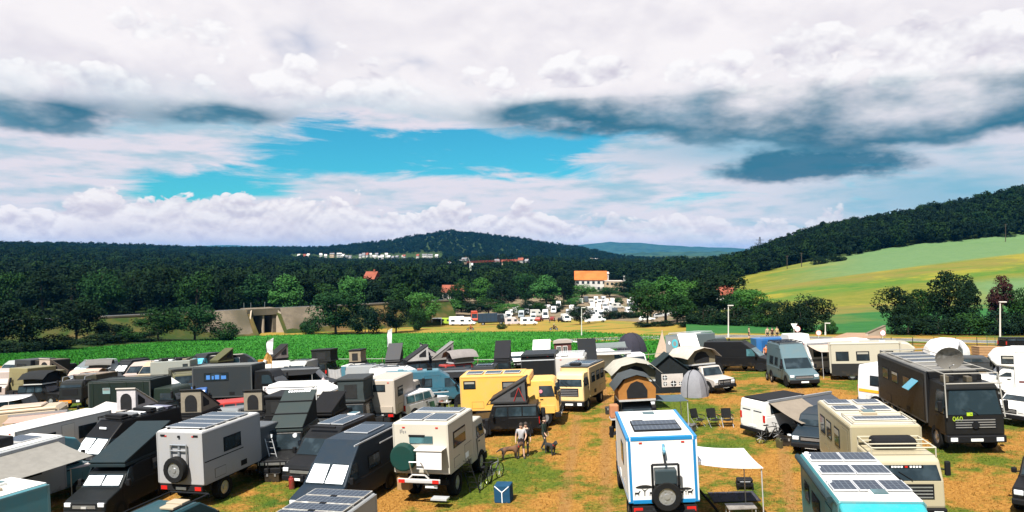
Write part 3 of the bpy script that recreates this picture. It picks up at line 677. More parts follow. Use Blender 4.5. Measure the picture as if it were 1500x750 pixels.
# the ground sheet, reaching the horizon all round
radii = [0.0]; r_ = 3.0
while r_ < 16000: radii.append(r_); r_ += 2.0 if r_ < 70 else r_*0.035
az = [i*0.75-48 for i in range(129)]+[48+(i+1)*6.0 for i in range(43)]
vs = []
for r_ in radii[1:]:
    for a in az:
        X, Y = r_*math.sin(R(a)), r_*math.cos(R(a)); vs.append((X, Y, gz(X, Y) if Y > 0 else 0.05*max(-45, min(35, X))))
n = len(az); k = len(radii)-1
fs = [(j*n+i, j*n+(i+1) % n, (j+1)*n+(i+1) % n, (j+1)*n+i) for j in range(k-1) for i in range(n)]
vs.append((0, 0, 0)); fs += [(len(vs)-1, (i+1) % n, i) for i in range(n)]
me = bpy.data.meshes.new('ground'); me.from_pydata(vs, [], fs); me.update()
bm = bmesh.new(); bm.from_mesh(me); bmesh.ops.recalc_face_normals(bm, faces=bm.faces)
if sum(f.normal.z for f in bm.faces) < 0: bmesh.ops.reverse_faces(bm, faces=bm.faces)
bm.to_mesh(me); bm.free()
for p in me.polygons: p.use_smooth = True
g = link('ground', me, GRASS); g['kind'] = 'structure'

# distant blue mountains
def ridge(name, Y, tab, depth, mat, base=-30):
    xs = np.linspace(tab[0][0], tab[-1][0], 140); vs, fs = [], []
    for i, px in enumerate(xs):
        h = HC+(HY-interp(tab, px))*Y/F + 9*mnoise.noise(Vector((px*0.05, Y, 0)))+5*mnoise.noise(Vector((px*0.2, Y, 3)))
        for k_, (q, f_) in enumerate(((0, 0), (0.35, 0.55), (0.7, 0.86), (1.0, 1.0), (1.5, 0.7), (2.2, 0))):
            yy = Y+(q-1)*depth; vs.append(((px-750)*Y/F, yy, base+(h-base)*f_+6*f_*mnoise.noise(Vector((px*0.09, k_*0.7, 5)))))
    for i in range(len(xs)-1):
        for k_ in range(5): a = i*6+k_; fs.append((a, a+6, a+7, a+1))
    m = MB(); m.add(vs, fs); o = link(name, m.mesh(name, smooth=2.0), mat); o['kind'] = 'structure'; return o
m, t, b = _new('far_forest'); w = worldco(t)
t.links.new(mixc(t, noi(t, w, 0.012, 6, 0.65).ss(0.35, 0.65), (0.018, 0.040, 0.030), (0.035, 0.070, 0.045)), b.inputs['Base Color']); b.inputs['Roughness'].default_value = 1.0; b.inputs['Specular IOR Level'].default_value = 0.0
ridge('mountain', 9000, [(-300, 372), (60, 368), (250, 362), (330, 359), (440, 362), (700, 366), (830, 362), (860, 357), (895, 354.5), (940, 356), (985, 360), (1050, 362.5), (1130, 366), (1300, 369), (1700, 372)], 1800, m)
ridge('mountain_foothill', 4300, [(700, 385), (830, 376), (900, 371), (960, 369.5), (1040, 368.5), (1120, 369), (1250, 374), (1500, 380)], 500, m)

# ------------------------------------------------------------------ fields, strips, road
NEAR = [(-300, 560), (0, 536), (300, 536), (700, 541), (900, 538), (1010, 528)]
FAR = [(-300, 526), (0, 519.5), (150, 508), (300, 497), (400, 490.5), (480, 488.5), (640, 487), (760, 485), (860, 485.5), (960, 492), (1010, 498)]
def cropP(u, v):
    px = -300+1310*u; return at(px, interp(NEAR, px)*(1-v)+interp(FAR, px)*v)
def soil(name, c1, c2, sc, c3=None):
    m, t, b = _new(name); w = worldco(t)
    c_ = mixc(t, noi(t, w, sc, 5, 0.65).ss(0.35, 0.65), c1, c2)
    if c3: c_ = mixc(t, noi(t, w, sc*0.25, 3, 0.5).ss(0.5, 0.68), c_, c3)
    t.links.new(c_, b.inputs['Base Color']); b.inputs['Roughness'].default_value = 0.95; b.inputs['Specular IOR Level'].default_value = 0.1
    return m
CROP = soil('crop_green', (0.017, 0.105, 0.012), (0.034, 0.160, 0.018), 0.5)
ground_sheet('crop_field', cropP, 60, 24, CROP, 0.04)
MEAD = [(-300, 512), (300, 488), (420, 480), (480, 475), (640, 472), (760, 470), (870, 468), (1000, 476), (1100, 485)]
def meadP(u, v):
    px = 380+680*u; return at(px, (interp(FAR, px)+1.0)*(1-v)+interp(MEAD, px)*v)
MEADOW = soil('dry_meadow', (0.19, 0.15, 0.022), (0.24, 0.14, 0.034), 0.5, (0.085, 0.13, 0.02))
ground_sheet('meadow', meadP, 40, 8, MEADOW, 0.06)
GRAVEL = soil('gravel', (0.14, 0.105, 0.07), (0.19, 0.14, 0.095), 0.9, (0.055, 0.07, 0.02))
def parkP(u, v):
    px = 600+(410)*u; Y0 = at(px, interp(MEAD, px))[1]; return polar(px, Y0+(430-Y0)*v)
ground_sheet('car_park', parkP, 40, 20, GRAVEL, 0.09)
def hill_mat():
    m, t, b = _new('hill_crops'); w = worldco(t); s_ = t.nodes.new('ShaderNodeSeparateXYZ'); t.links.new(w, s_.inputs[0])
    X_, Y_ = S(t, s_.outputs[0]), S(t, s_.outputs[1])
    mp = t.nodes.new('ShaderNodeMapping'); mp.inputs['Scale'].default_value = (0.004, 0.022, 0.02); t.links.new(w, mp.inputs[0])
    n = noi(t, mp.outputs[0], 1.0, 6, 0.65, 1.2); fine = noi(t, w, 0.22, 6, 0.75); blot = noi(t, w, 0.022, 5, 0.65, 0.8)
    d = Y_+(n-0.5)*120+(blot-0.5)*60-(X_-80)*0.10
    yel = mixc(t, fine.ss(0.3, 0.7), (0.085, 0.105, 0.012), (0.135, 0.130, 0.020))
    org = mixc(t, fine.ss(0.3, 0.7), (0.190, 0.115, 0.034), (0.160, 0.120, 0.026))
    grn = mixc(t, fine.ss(0.3, 0.7), (0.032, 0.10, 0.012), (0.07, 0.125, 0.016))
    dgr = mixc(t, fine.ss(0.3, 0.7), (0.014, 0.078, 0.018), (0.026, 0.10, 0.024))
    pal = mixc(t, fine.ss(0.3, 0.7), (0.070, 0.130, 0.050), (0.090, 0.150, 0.062))
    c_ = mixc(t, d.ss(115, 140), grn, dgr)
    c_ = mixc(t, d.ss(150, 176)*0.7, c_, org); c_ = mixc(t, d.ss(176, 204), c_, yel)
    c_ = mixc(t, d.ss(218, 250), c_, grn); c_ = mixc(t, d.ss(244, 272)*0.65, c_, org); c_ = mixc(t, d.ss(270, 305), c_, yel)
    c_ = mixc(t, blot.ss(0.54, 0.66)*0.8*(Y_).ss(170, 190), c_, grn)
    c_ = mixc(t, (1.0-blot.ss(0.36, 0.50))*0.85*(Y_).ss(170, 190), c_, mixc(t, fine.ss(0.3, 0.7), (0.15, 0.14, 0.014), (0.24, 0.19, 0.02)))
    right = (X_*1.0-Y_*0.44)                       # pale field on the flank towards the right
    c_ = mixc(t, (Y_+(n-0.5)*20-right*0.25).ss(285, 296)*right.ss(-40, 20), c_, pal)
    c_ = mixc(t, right.ss(28, 44)*(1.0-(Y_).ss(205, 235))*(Y_).ss(165, 178), c_, pal)
    t.links.new(c_, b.inputs['Base Color']); b.inputs['Roughness'].default_value = 0.95; b.inputs['Specular IOR Level'].default_value = 0.1
    return m
HB = [(1000, 190), (1040, 240), (1075, 395), (1150, 415), (1300, 425), (1500, 420), (1900, 420)]
def hillP(u, v):
    px = 1005+900*u; Y1 = interp(HB, px); return polar(px, 122+(Y1+14-122)*v)
ground_sheet('hill_field', hillP, 110, 70, hill_mat(), lambda u, v: 0.10+0.65*min(1.0, v*4))
# the country road on the right with its painted edge lines
ra, rb = Vector(at(1100, 493.5)), Vector(at(1480, 502.5)); rd = (rb-ra).normalized(); rn = Vector((-rd.y, rd.x))
ASPH = soil('asphalt', (0.10, 0.095, 0.09), (0.14, 0.135, 0.125), 1.2); LINEM = plain('road_paint', (0.75, 0.74, 0.70), 0.7)
def strip(name, d0, d1, mat, lift, s0=-34, s1=130, n_=80):
    def P(u, v): q = ra+rd*(s0+(s1-s0)*u)+rn*(d0+(d1-d0)*v); return q.x, q.y
    return ground_sheet(name, P, n_, 2, mat, lift)
strip('road', -3.6, 3.6, ASPH, 0.12); strip('road_verge', -6.8, -3.6, MEADOW, 0.10); strip('road_verge', 3.6, 9.5, MEADOW, 0.11)
strip('road_marking', -3.45, -3.15, LINEM, 0.126); strip('road_marking', 3.15, 3.4, LINEM, 0.126)
def trackP(u, v):
    p0, p1 = at(1216, 497), at(1292, 497); q0, q1 = polar(1240, 124), polar(1284, 124)
    a_ = Vector(p0).lerp(Vector(p1), u); b_ = Vector(q0).lerp(Vector(q1), u); q = a_.lerp(b_, v); return q.x, q.y
ground_sheet('dirt_track', trackP, 8, 10, soil('track_soil', (0.25, 0.16, 0.105), (0.30, 0.20, 0.135), 0.8), 0.15)

# grass blades and crop leaves as real geometry
def blades(name, label, P, count, h0, h1, wd, mat, lift=0.0, lean=0.5):
    pts = np.array([P() for _ in range(count)]); zs = np.array([gz(x, y) for x, y in pts])+lift
    a = RNG.uniform(0, 2*math.pi, count); hh = RNG.uniform(h0, h1, count); ln = RNG.uniform(-lean, lean, (count, 2))*hh[:, None]
    dxy = np.stack([np.cos(a), np.sin(a)], 1)*wd*0.5
    v0 = np.column_stack([pts-dxy, zs]); v1 = np.column_stack([pts+dxy, zs]); v2 = np.column_stack([pts+ln, zs+hh])
    co = np.empty((count*3, 3)); co[0::3] = v0; co[1::3] = v1; co[2::3] = v2
    me = bpy.data.meshes.new(name); me.vertices.add(count*3); me.vertices.foreach_set('co', co.ravel().astype(np.float32))
    me.loops.add(count*3); me.loops.foreach_set('vertex_index', np.arange(count*3, dtype=np.int32))
    me.polygons.add(count); me.polygons.foreach_set('loop_start', np.arange(0, count*3, 3, dtype=np.int32)); me.update(calc_edges=True)
    o = link(name, me, mat); tag(o, label, name.replace('_', ' '), None, 'stuff'); return o
def pick_grass():
    Y = 20+50*random.random()**1.6; return polar(random.uniform(-60, 1560), Y)
blades('grass', 'trampled green and straw coloured grass between the vehicles', pick_grass, 130000, 0.04, 0.13, 0.035, GRASS, -0.01, 0.9)
def pick_crop():
    u, v = random.random(), random.random(); X, Y = cropP(0.0+u, v); row = round(Y/0.75)*0.75
    return X, row+random.uniform(-0.12, 0.12)
_cp = [cropP(i/59, j/39) for i in range(60) for j in range(40)]
def pick_crop2():
    i, j = random.random()*58.99, random.random()*38.99; i0, j0 = int(i), int(j); fi, fj = i-i0, j-j0
    q = [_cp[(i0+a)*40+j0+b] for a in (0, 1) for b in (0, 1)]
    X = (q[0][0]*(1-fi)+q[2][0]*fi)*(1-fj)+(q[1][0]*(1-fi)+q[3][0]*fi)*fj; Y = (q[0][1]*(1-fi)+q[2][1]*fi)*(1-fj)+(q[1][1]*(1-fi)+q[3][1]*fi)*fj
    return X, round(Y/1.1)*1.1+random.uniform(-0.16, 0.16)
blades('crop', 'dense green maize rows filling the field behind the camp', pick_crop2, 110000, 0.12, 0.34, 0.24, CROP, 0.02, 0.7)

# ------------------------------------------------------------------ trees
def leafm(name, c1, c2, c3):
    m, t, b = _new(name); w = worldco(t); oi = t.nodes.new('ShaderNodeObjectInfo'); rnd = S(t, oi.outputs['Random'])
    c_ = mixc(t, noi(t, w, 0.45, 4, 0.6).ss(0.35, 0.65), c1, c2); c_ = mixc(t, rnd.ss(0.45, 1.0)*0.7, c_, c3)
    t.links.new(c_, b.inputs['Base Color']); b.inputs['Roughness'].default_value = 0.85; b.inputs['Specular IOR Level'].default_value = 0.08
    return m
LEAF = leafm('leaves', (0.006, 0.021, 0.005), (0.016, 0.046, 0.009), (0.011, 0.040, 0.013))
LEAFL = leafm('leaves_light', (0.020, 0.070, 0.013), (0.044, 0.115, 0.020), (0.030, 0.10, 0.025))
LEAFD = leafm('leaves_dark', (0.0035, 0.011, 0.005), (0.008, 0.021, 0.007), (0.005, 0.016, 0.009))
LEAFR = leafm('leaves_copper', (0.022, 0.009, 0.009), (0.036, 0.014, 0.012), (0.026, 0.012, 0.010))
BARK = plain('bark', (0.055, 0.042, 0.032), 0.9, spec=0.1)
def crown_mesh(name, seed, h, w, nclump, nleaf, ls, shape='round', low=0.25):
    rg = np.random.default_rng(seed); cs = []
    for i in range(nclump):
        while True:
            p = rg.uniform(-1, 1, 3)
            if p @ p < 1: break
        p /= max(0.25, np.linalg.norm(p))**0.55
        if shape == 'cone': tz = (p[2]+1)/2; p[:2] *= (1.05-tz)*1.0
        if shape == 'col': p[:2] *= 0.9-0.35*p[2]
        cs.append((p[0]*w*0.40, p[1]*w*0.40, h*low+h*(1-low)*(0.5+0.42*p[2]), rg.uniform(0.13, 0.24)*w*(0.6 if shape == 'cone' else 1)))
    cs = np.array(cs); idx = rg.integers(0, nclump, nleaf)
    d = rg.normal(size=(nleaf, 3)); d /= np.linalg.norm(d, axis=1)[:, None]
    rad = rg.uniform(0.35, 1.0, nleaf)**0.5
    pos = cs[idx, :3]+d*(cs[idx, 3]*rad)[:, None]*np.array([1.1, 1.1, 0.85])
    nrm = d+rg.normal(size=(nleaf, 3))*0.55; nrm /= np.linalg.norm(nrm, axis=1)[:, None]
    tt = np.cross(nrm, rg.normal(size=(nleaf, 3))); tt /= np.linalg.norm(tt, axis=1)[:, None]; bb = np.cross(nrm, tt)
    s_ = rg.uniform(0.55, 1.25, nleaf)[:, None]*ls*0.5
    co = np.empty((nleaf*4, 3)); co[0::4] = pos-tt*s_; co[1::4] = pos-bb*s_*0.62; co[2::4] = pos+tt*s_; co[3::4] = pos+bb*s_*0.62
    me = bpy.data.meshes.new(name); me.vertices.add(nleaf*4); me.vertices.foreach_set('co', co.ravel().astype(np.float32))
    me.loops.add(nleaf*4); me.loops.foreach_set('vertex_index', np.arange(nleaf*4, dtype=np.int32))
    me.polygons.add(nleaf); me.polygons.foreach_set('loop_start', np.arange(0, nleaf*4, 4, dtype=np.int32)); me.update(calc_edges=True)
    return me, cs
def trunk_mesh(name, cs, h, r, low):
    m = MB(); pts = [Vector((0, 0, -0.4)), Vector((0.05*h*0.2, 0, h*low)), Vector((0, 0.02*h, h*0.62)), Vector((0, 0, h*0.88))]
    rr = [r, r*0.75, r*0.4, r*0.1]
    for i in range(3): m.tube(pts[i], pts[i+1], rr[i], rr[i+1], 7)
    for c_ in cs[:9]:
        t = random.uniform(0.2, 0.7); b0 = Vector((0, 0, h*(low*0.8+0.4*t))); m.tube(b0, Vector(c_[:3]), r*0.3, r*0.06, 4)
    return m.mesh(name)
PROTO = {}
def proto(kind, i):
    k = (kind, i)
    if k in PROTO: return PROTO[k]
    sd = 100*i+hash(kind) % 50 if False else 100*i+{'round': 1, 'bush': 2, 'cone': 3, 'far': 4, 'tall': 5, 'pine': 6}[kind]
    if kind == 'round': me, cs = crown_mesh('crown', sd, 14, 11, 34, 5200, 0.62, 'round', .2); tr = trunk_mesh('trunk', cs, 14, .32, .2)
    elif kind == 'tall': me, cs = crown_mesh('crown', sd, 16, 9, 34, 5200, 0.62, 'col', .2); tr = trunk_mesh('trunk', cs, 16, .32, .2)
    elif kind == 'bush': me, cs = crown_mesh('crown', sd, 5, 7, 22, 3600, 0.42, 'round', .02); tr = trunk_mesh('trunk', cs, 5, .14, .1)
    elif kind == 'cone': me, cs = crown_mesh('crown', sd, 10, 5.5, 44, 3000, 0.42, 'cone', .06); tr = trunk_mesh('trunk', cs, 10, .2, .1)
    PROTO[k] = (me, tr); return PROTO[k]
PH = {'round': 14, 'tall': 16, 'bush': 5, 'cone': 10}; PW = {'round': 11, 'tall': 9, 'bush': 7, 'cone': 5.5}
TREES = []
def tree(px, ytop, Y, wpx, kind, label, mat=LEAF, name=None, i=None, group=None, base=None):
    X, Y = polar(px, Y); z = gz(X, Y) if base is None else base
    top = HC-(ytop-HY)*Y/F; h = max(1.2, top-z); wd = wpx*Y/F
    i = random.randrange(3) if i is None else i; me, tr = proto(kind, i)
    nm = name or ('shrub' if kind == 'bush' else 'tree')
    o = bpy.data.objects.new(nm, None); COL.objects.link(o); o.location = (X, Y, z-0.1); o.rotation_euler = (0, 0, random.uniform(0, 6.28)); o.empty_display_size = 0.5
    sx = wd/PW[kind]; o.scale = (sx, sx*random.uniform(.9, 1.1), h/PH[kind]*1.02)
    c_ = link('crown', me, None, o)
    if not me.materials: me.materials.append(LEAF)
    c_.material_slots[0].link = 'OBJECT'; c_.material_slots[0].material = mat
    link('trunk', tr, BARK, o); tag(o, label, 'shrub' if kind == 'bush' else 'tree', group); TREES.append((X, Y)); return o
ORD = ['first', 'second', 'third', 'fourth', 'fifth', 'sixth', 'seventh', 'eighth', 'ninth', 'tenth', 'eleventh', 'twelfth', 'thirteenth', 'fourteenth', 'fifteenth', 'sixteenth',
       'seventeenth', 'eighteenth', 'nineteenth', 'twentieth', 'twenty-first', 'twenty-second', 'twenty-third', 'twenty-fourth', 'twenty-fifth', 'twenty-sixth', 'twenty-seventh', 'twenty-eighth', 'twenty-ninth', 'thirtieth', 'thirty-first', 'thirty-second', 'thirty-third', 'thirty-fourth', 'thirty-fifth', 'thirty-sixth', 'thirty-seventh', 'thirty-eighth']
# left, in front of the railway embankment
for px, yt, Y, w_, k_, lb in [
    (-12, 436, 140, 78, 'round', 'dark tree at the very left edge above the maize'), (38, 446, 143, 74, 'round', 'dark bushy tree at the left end of the railway embankment'),
    (112, 436, 160, 66, 'round', 'tall dark tree standing alone before the left stretch of embankment'), (160, 474, 165, 50, 'bush', 'low shrub between the lone dark tree and the paired green trees'),
    (192, 478, 165, 44, 'bush', 'low shrub just left of the paired green trees'), (232, 450, 172, 62, 'round', 'left one of two paired trees before the embankment'),
    (285, 444, 176, 64, 'round', 'right one of two paired trees before the embankment'), (330, 474, 178, 48, 'bush', 'low shrub at the foot of the left bridge wing wall'),
    (80, 492, 146, 66, 'bush', 'dark shrub below the leftmost trees at the maize edge'), (150, 489, 158, 60, 'bush', 'dark shrub at the maize edge under the lone tree'),
    (210, 487, 168, 60, 'bush', 'dark shrub at the maize edge under the paired trees'), (20, 500, 138, 70, 'bush', 'dark shrub in the far left corner of the maize field'),
    (492, 424, 205, 72, 'round', 'broad green tree standing right of the concrete underpass'), (535, 448, 206, 52, 'bush', 'round shrub between the broad tree and the darker roadside tree'),
    (580, 437, 206, 48, 'round', 'dark roadside tree left of the lime green van'), (455, 462, 207, 34, 'bush', 'shrub touching the right wing wall of the underpass'),
    (612, 452, 216, 26, 'bush', 'small shrub beside the black trailer at the field edge')]:
    tree(px, yt, Y, w_, k_, lb, LEAFD if 'dark' in lb else LEAF)
# first row behind the embankment
row = [(-30, 398), (15, 392), (62, 396), (105, 400), (150, 392), (196, 398), (240, 388), (288, 396), (332, 392), (378, 402), (420, 404), (440, 398), (468, 410), (515, 406), (548, 414), (590, 418), (618, 422)]
for i, (px, yt) in enumerate(row):
    tree(px, yt+random.uniform(-4, 4), random.uniform(228, 262), random.uniform(50, 66), random.choice(['round', 'tall', 'round']),
         f'{ORD[i]} tall tree from the left in the row behind the railway embankment', [LEAFD, LEAF, LEAFD][i % 3] if i < 9 else [LEAF, LEAFL, LEAFD][i % 3], group='trees behind the railway embankment')
row = [(556, 424, 300), (600, 416, 315), (640, 420, 292), (676, 410, 300), (706, 407, 315), (735, 412, 300), (770, 398, 340), (800, 404, 330), (826, 402, 345), (852, 416, 400), (893, 420, 405), (915, 412, 420), (940, 410, 430),
       (660, 438, 282), (690, 442, 280), (742, 444, 282), (716, 436, 285), (778, 440, 300), (810, 438, 330)]
for i, (px, yt, Y) in enumerate(sorted(row)):
    tree(px, yt, Y, random.uniform(36, 48), random.choice(['round', 'round', 'tall']), f'{ORD[i]} leafy tree from the left in the belt behind the far car park', [LEAFL, LEAF, LEAFD][i % 3], group='trees behind the far car park')
for px, yt, Y, w_, k_, mt, lb in [
    (850, 447, 205, 36, 'round', LEAFD, 'compact dark tree alone in the dry meadow strip'),
    (948, 416, 170, 58, 'round', LEAF, 'leafy tree at the right end of the far car park'), (975, 405, 172, 66, 'tall', LEAFL, 'tall bright green tree right of the car park with vans showing through'),
    (1006, 408, 180, 50, 'round', LEAFL, 'bright green tree left of the big dark one behind the road'), (1052, 400, 176, 92, 'round', LEAFD, 'big dark spreading tree behind the road bend'),
    (1100, 421, 160, 54, 'round', LEAFL, 'fresh green tree behind the lamp post at the road bend'), (1030, 448, 150, 56, 'bush', LEAFD, 'dark shrub under the big dark spreading tree'),
    (1075, 450, 150, 60, 'bush', LEAFD, 'dark shrub left of the lamp post at the road bend'), (1118, 458, 146, 44, 'bush', LEAF, 'shrub below the fresh green tree by the road'),
    (1026, 410, 186, 54, 'round', LEAF, 'green tree squeezed between bright tree and big dark one'), (1082, 424, 170, 50, 'round', LEAF, 'green tree between the big dark one and the fresh green one'), (1126, 440, 150, 40, 'round', LEAFD, 'dark tree right of the fresh green one by the road'), (992, 430, 160, 50, 'round', LEAF, 'green tree in front of the two bright ones behind the field corner'),
    (974, 477, 158, 40, 'bush', LEAFD, 'low dark hedge shrub above the grey camper box'), (945, 480, 160, 34, 'bush', LEAFD, 'low dark hedge shrub above the purple tent'),
    (1008, 470, 152, 40, 'bush', LEAFD, 'low shrub at the left foot of the bright green tree'),
    (1148, 444, 126, 40, 'bush', LEAFD, 'left half of the dark shrub pair behind the blue container'), (1190, 432, 127, 58, 'round', LEAFD, 'taller right one of the dark shrub pair before the hill field'),
    (1172, 446, 125, 46, 'bush', LEAFD, 'middle dark shrub behind the white crate'), (1214, 470, 121, 24, 'bush', LEAF, 'small roadside shrub left of the dirt track'),
    (1312, 421, 124, 58, 'round', LEAFD, 'left tree of the big clump right of the dirt track'), (1347, 425, 128, 54, 'round', LEAF, 'middle tree of the big clump right of the dirt track'),
    (1390, 399, 126, 70, 'round', LEAFD, 'tallest tree of the big clump right of the dirt track'), (1418, 404, 132, 34, 'tall', LEAFD, 'slim tree at the right side of the big clump'),
    (1468, 404, 124, 36, 'tall', LEAFR, 'pointed copper leaved tree behind the right lamp post'), (1503, 418, 122, 52, 'round', LEAF, 'green tree at the right edge behind the road'),
    (1330, 462, 119, 60, 'bush', LEAFD, 'first hedge shrub right of the dirt track'), (1375, 464, 119, 60, 'bush', LEAFD, 'second hedge shrub right of the dirt track'),
    (1420, 460, 119, 60, 'bush', LEAF, 'third hedge shrub right of the dirt track'), (1460, 456, 118, 60, 'bush', LEAFD, 'fourth hedge shrub right of the dirt track'), (1500, 458, 118, 60, 'bush', LEAFD, 'fifth hedge shrub right of the dirt track'),
    (1225, 371, 400, 30, 'bush', LEAFD, 'dark thicket in the upper left corner of the hill field'), (1200, 376, 395, 26, 'bush', LEAFD, 'lower thicket left of the one in the hill field corner'),
    (735, 474, 196, 16, 'bush', LEAF, 'small green bush in the dry meadow strip')]:
    tree(px, yt, Y, w_, k_, lb, mt)

# ------------------------------------------------------------------ woods: one mass each
FOR = [leafm('forest_dark', (0.0022, 0.008, 0.0036), (0.0052, 0.0145, 0.0052), (0.0036, 0.0115, 0.0062)), leafm('forest_green', (0.0035, 0.012, 0.0030), (0.0085, 0.0245, 0.0050), (0.006, 0.021, 0.0072)), leafm('forest_olive', (0.006, 0.018, 0.0040), (0.0125, 0.029, 0.0058), (0.0088, 0.023, 0.0072))]
FC = bpy.data.collections.new('forest_kinds')
for i in range(5):
    me, cs = crown_mesh('forest_crown', 900+i, 13, 11.0, 20, 760, 1.35, 'cone' if i == 4 else ('col' if i == 3 else 'round'), .12)
    me.materials.append(FOR[(0, 1, 0, 2, 0)[i]]); o = bpy.data.objects.new('forest_kind', me); FC.objects.link(o)
def forest_group():
    ng = bpy.data.node_groups.new('scatter_trees', 'GeometryNodeTree')
    ng.interface.new_socket('Geometry', in_out='INPUT', socket_type='NodeSocketGeometry'); ng.interface.new_socket('Geometry', in_out='OUTPUT', socket_type='NodeSocketGeometry')
    gi, go = ng.nodes.new('NodeGroupInput'), ng.nodes.new('NodeGroupOutput'); ip = ng.nodes.new('GeometryNodeInstanceOnPoints'); ci = ng.nodes.new('GeometryNodeCollectionInfo')
    ci.inputs['Collection'].default_value = FC; ci.inputs['Separate Children'].default_value = True; ci.inputs['Reset Children'].default_value = True
    ip.inputs['Pick Instance'].default_value = True
    rv = ng.nodes.new('FunctionNodeRandomValue'); rv.data_type = 'FLOAT_VECTOR'; rv.inputs[0].default_value = (0, 0, 0); rv.inputs[1].default_value = (0.08, 0.08, 6.28)
    na = ng.nodes.new('GeometryNodeInputNamedAttribute'); na.data_type = 'FLOAT_VECTOR'; na.inputs[0].default_value = 'sc'
    ni = ng.nodes.new('GeometryNodeInputNamedAttribute'); ni.data_type = 'INT'; ni.inputs[0].default_value = 'kd'
    L = ng.links.new
    L(gi.outputs[0], ip.inputs['Points']); L(ci.outputs[0], ip.inputs['Instance']); L(rv.outputs[0], ip.inputs['Rotation']); L(na.outputs[0], ip.inputs['Scale']); L(ni.outputs[0], ip.inputs['Instance Index']); L(ip.outputs[0], go.inputs[0])
    return ng
FG = forest_group()
def forest(name, label, pts, smin=.8, smax=1.25):
    me = bpy.data.meshes.new(name); me.from_pydata([(x, y, gz(x, y)-0.4) for x, y in pts], [], [])
    s_ = RNG.uniform(smin, smax, len(pts)); sc_ = np.stack([s_*RNG.uniform(.9, 1.15, len(pts)), s_*RNG.uniform(.9, 1.15, len(pts)), s_*RNG.uniform(.85, 1.2, len(pts))], 1)
    at_ = me.attributes.new('sc', 'FLOAT_VECTOR', 'POINT'); at_.data.foreach_set('vector', sc_.ravel().astype(np.float32))
    ak = me.attributes.new('kd', 'INT', 'POINT'); ak.data.foreach_set('value', RNG.integers(0, 5, len(pts)).astype(np.int32))
    o = link(name, me); md = o.modifiers.new('scatter', 'NODES'); md.node_group = FG
    tag(o, label, 'forest', None, 'stuff'); return o
CLEAR = []                                    # (px0, px1, Y0, Y1) kept open for houses and yards
CLEAR += [(600, 1000, 0, 350), (800, 1000, 0, 430), (828, 925, 430, 520), (425, 510, 1500, 1720), (505, 648, 1500, 1720), (655, 700, 560, 660), (715, 782, 700, 930), (862, 912, 1330, 1540), (640, 700, 760, 880), (681, 697, 300, 660)]
def scatter(px0, px1, Yn, Yf, step0, grow, keep=None):
    pts = []; Y = None
    ymin = min(Yn(p) for p in range(int(px0), int(px1)+1, 10)); Y = ymin; ymax = max(Yf(p) for p in range(int(px0), int(px1)+1, 10))
    while Y < ymax:
        st = step0+grow*Y; x = (px0-750)*Y/F; xe = (px1-750)*Y/F
        while x < xe:
            X2, Y2 = x+random.uniform(-.5, .5)*st, Y+random.uniform(-.5, .5)*st; px = 750+X2*F/Y2
            if Yn(px) < Y2 < Yf(px) and not any(a < px < b and c_ < Y2 < d for a, b, c_, d in CLEAR): pts.append((X2, Y2))
            x += st
        Y += st
    return pts
def yn1(px): return interp([(-700, 180), (0, 262), (300, 270), (600, 300), (840, 430), (950, 430), (1000, 360)], px)
forest('forest', 'dense dark wood filling the valley behind the railway embankment', scatter(-350, 1000, yn1, lambda p: 1000, 6.0, .004), .85, 1.25)
forest('forest', 'wooded hills along the left and middle horizon', scatter(-350, 1000, lambda p: 1000, lambda p: 2320, 6.0, .0052), .8, 1.15)
def yn2(px): return interp([(990, 420), (1040, 300), (1078, 400), (1150, 424), (1300, 434), (1500, 428), (1900, 430)], px)
forest('forest', 'steep dark wood covering the hill on the right', scatter(990, 1900, yn2, lambda p: 780, 5.2, .003), .62, 1.05)

# ------------------------------------------------------------------ the camp: near rows
SKIPFAR = {'door_handle', 'grille_bar', 'mirror_arm', 'wiper', 'number_plate', 'mudguard'}
_p0 = V.p
def _p(s, name, mb, mat, parent=None, bevel=0.0, seg=2, smooth=None, label=None):
    if s.Y > 57 and name in SKIPFAR: return s.root
    return _p0(s, name, mb, mat, parent, bevel, 1 if s.Y > 45 else seg, smooth, label)
V.p = _p
CREAM = (0.66, 0.58, 0.42); WHT = (0.74, 0.73, 0.72); BLK = (0.010, 0.010, 0.011); DGREY = (0.030, 0.034, 0.038); MGREY = (0.16, 0.17, 0.18)
OLIVE = (0.10, 0.10, 0.045); DGREEN = (0.018, 0.030, 0.022); TEAL = (0.04, 0.20, 0.24); BEIGE = (0.52, 0.42, 0.29); TAN = (0.36, 0.29, 0.20)
def roofsheet(v, W_, y0, y1, H, mat=None): return v.box('roof', -W_/2+.06, W_/2-.06, y0+.06, y1-.06, H-.05, H+.018, mat or WHITE)
def marks(v, pts, mat, parent=None, name='lettering'):      # small flat painted strokes: list of quads (4 points each) offset by n
    for a, b in pts: v.p(name, MB().hexa(a, b), mat, parent)

# white motorhome in the bottom left corner, shade of its side painted in teal
v = V('motorhome', 'white motorhome with shaded side painted teal in the bottom left corner', 'motorhome', 78, 712, (-1.15, -3.1, 2.9), 207)
cbox(v, (0.12, 0.34, 0.40), -3.1, 3.2, 2.3, .5, 2.9, .10); roofsheet(v, 2.3, -3.1, 3.2, 2.9); v.hatch(-.2, -1.6, 2.93, .6, paint(BEIGE)); v.hatch(.35, -2.2, 2.93, .4)
v.window(-1, -1.9, -.9, 1.5, 2.1, v.xf); v.window(-1, .2, 1.2, 1.5, 2.1, v.xf); v.box('side_skirt', -1.13, 1.13, -3.0, 3.0, .32, .52, BLACK)
v.wheels((-1.6, 2.2), 1.15, .38, .26)
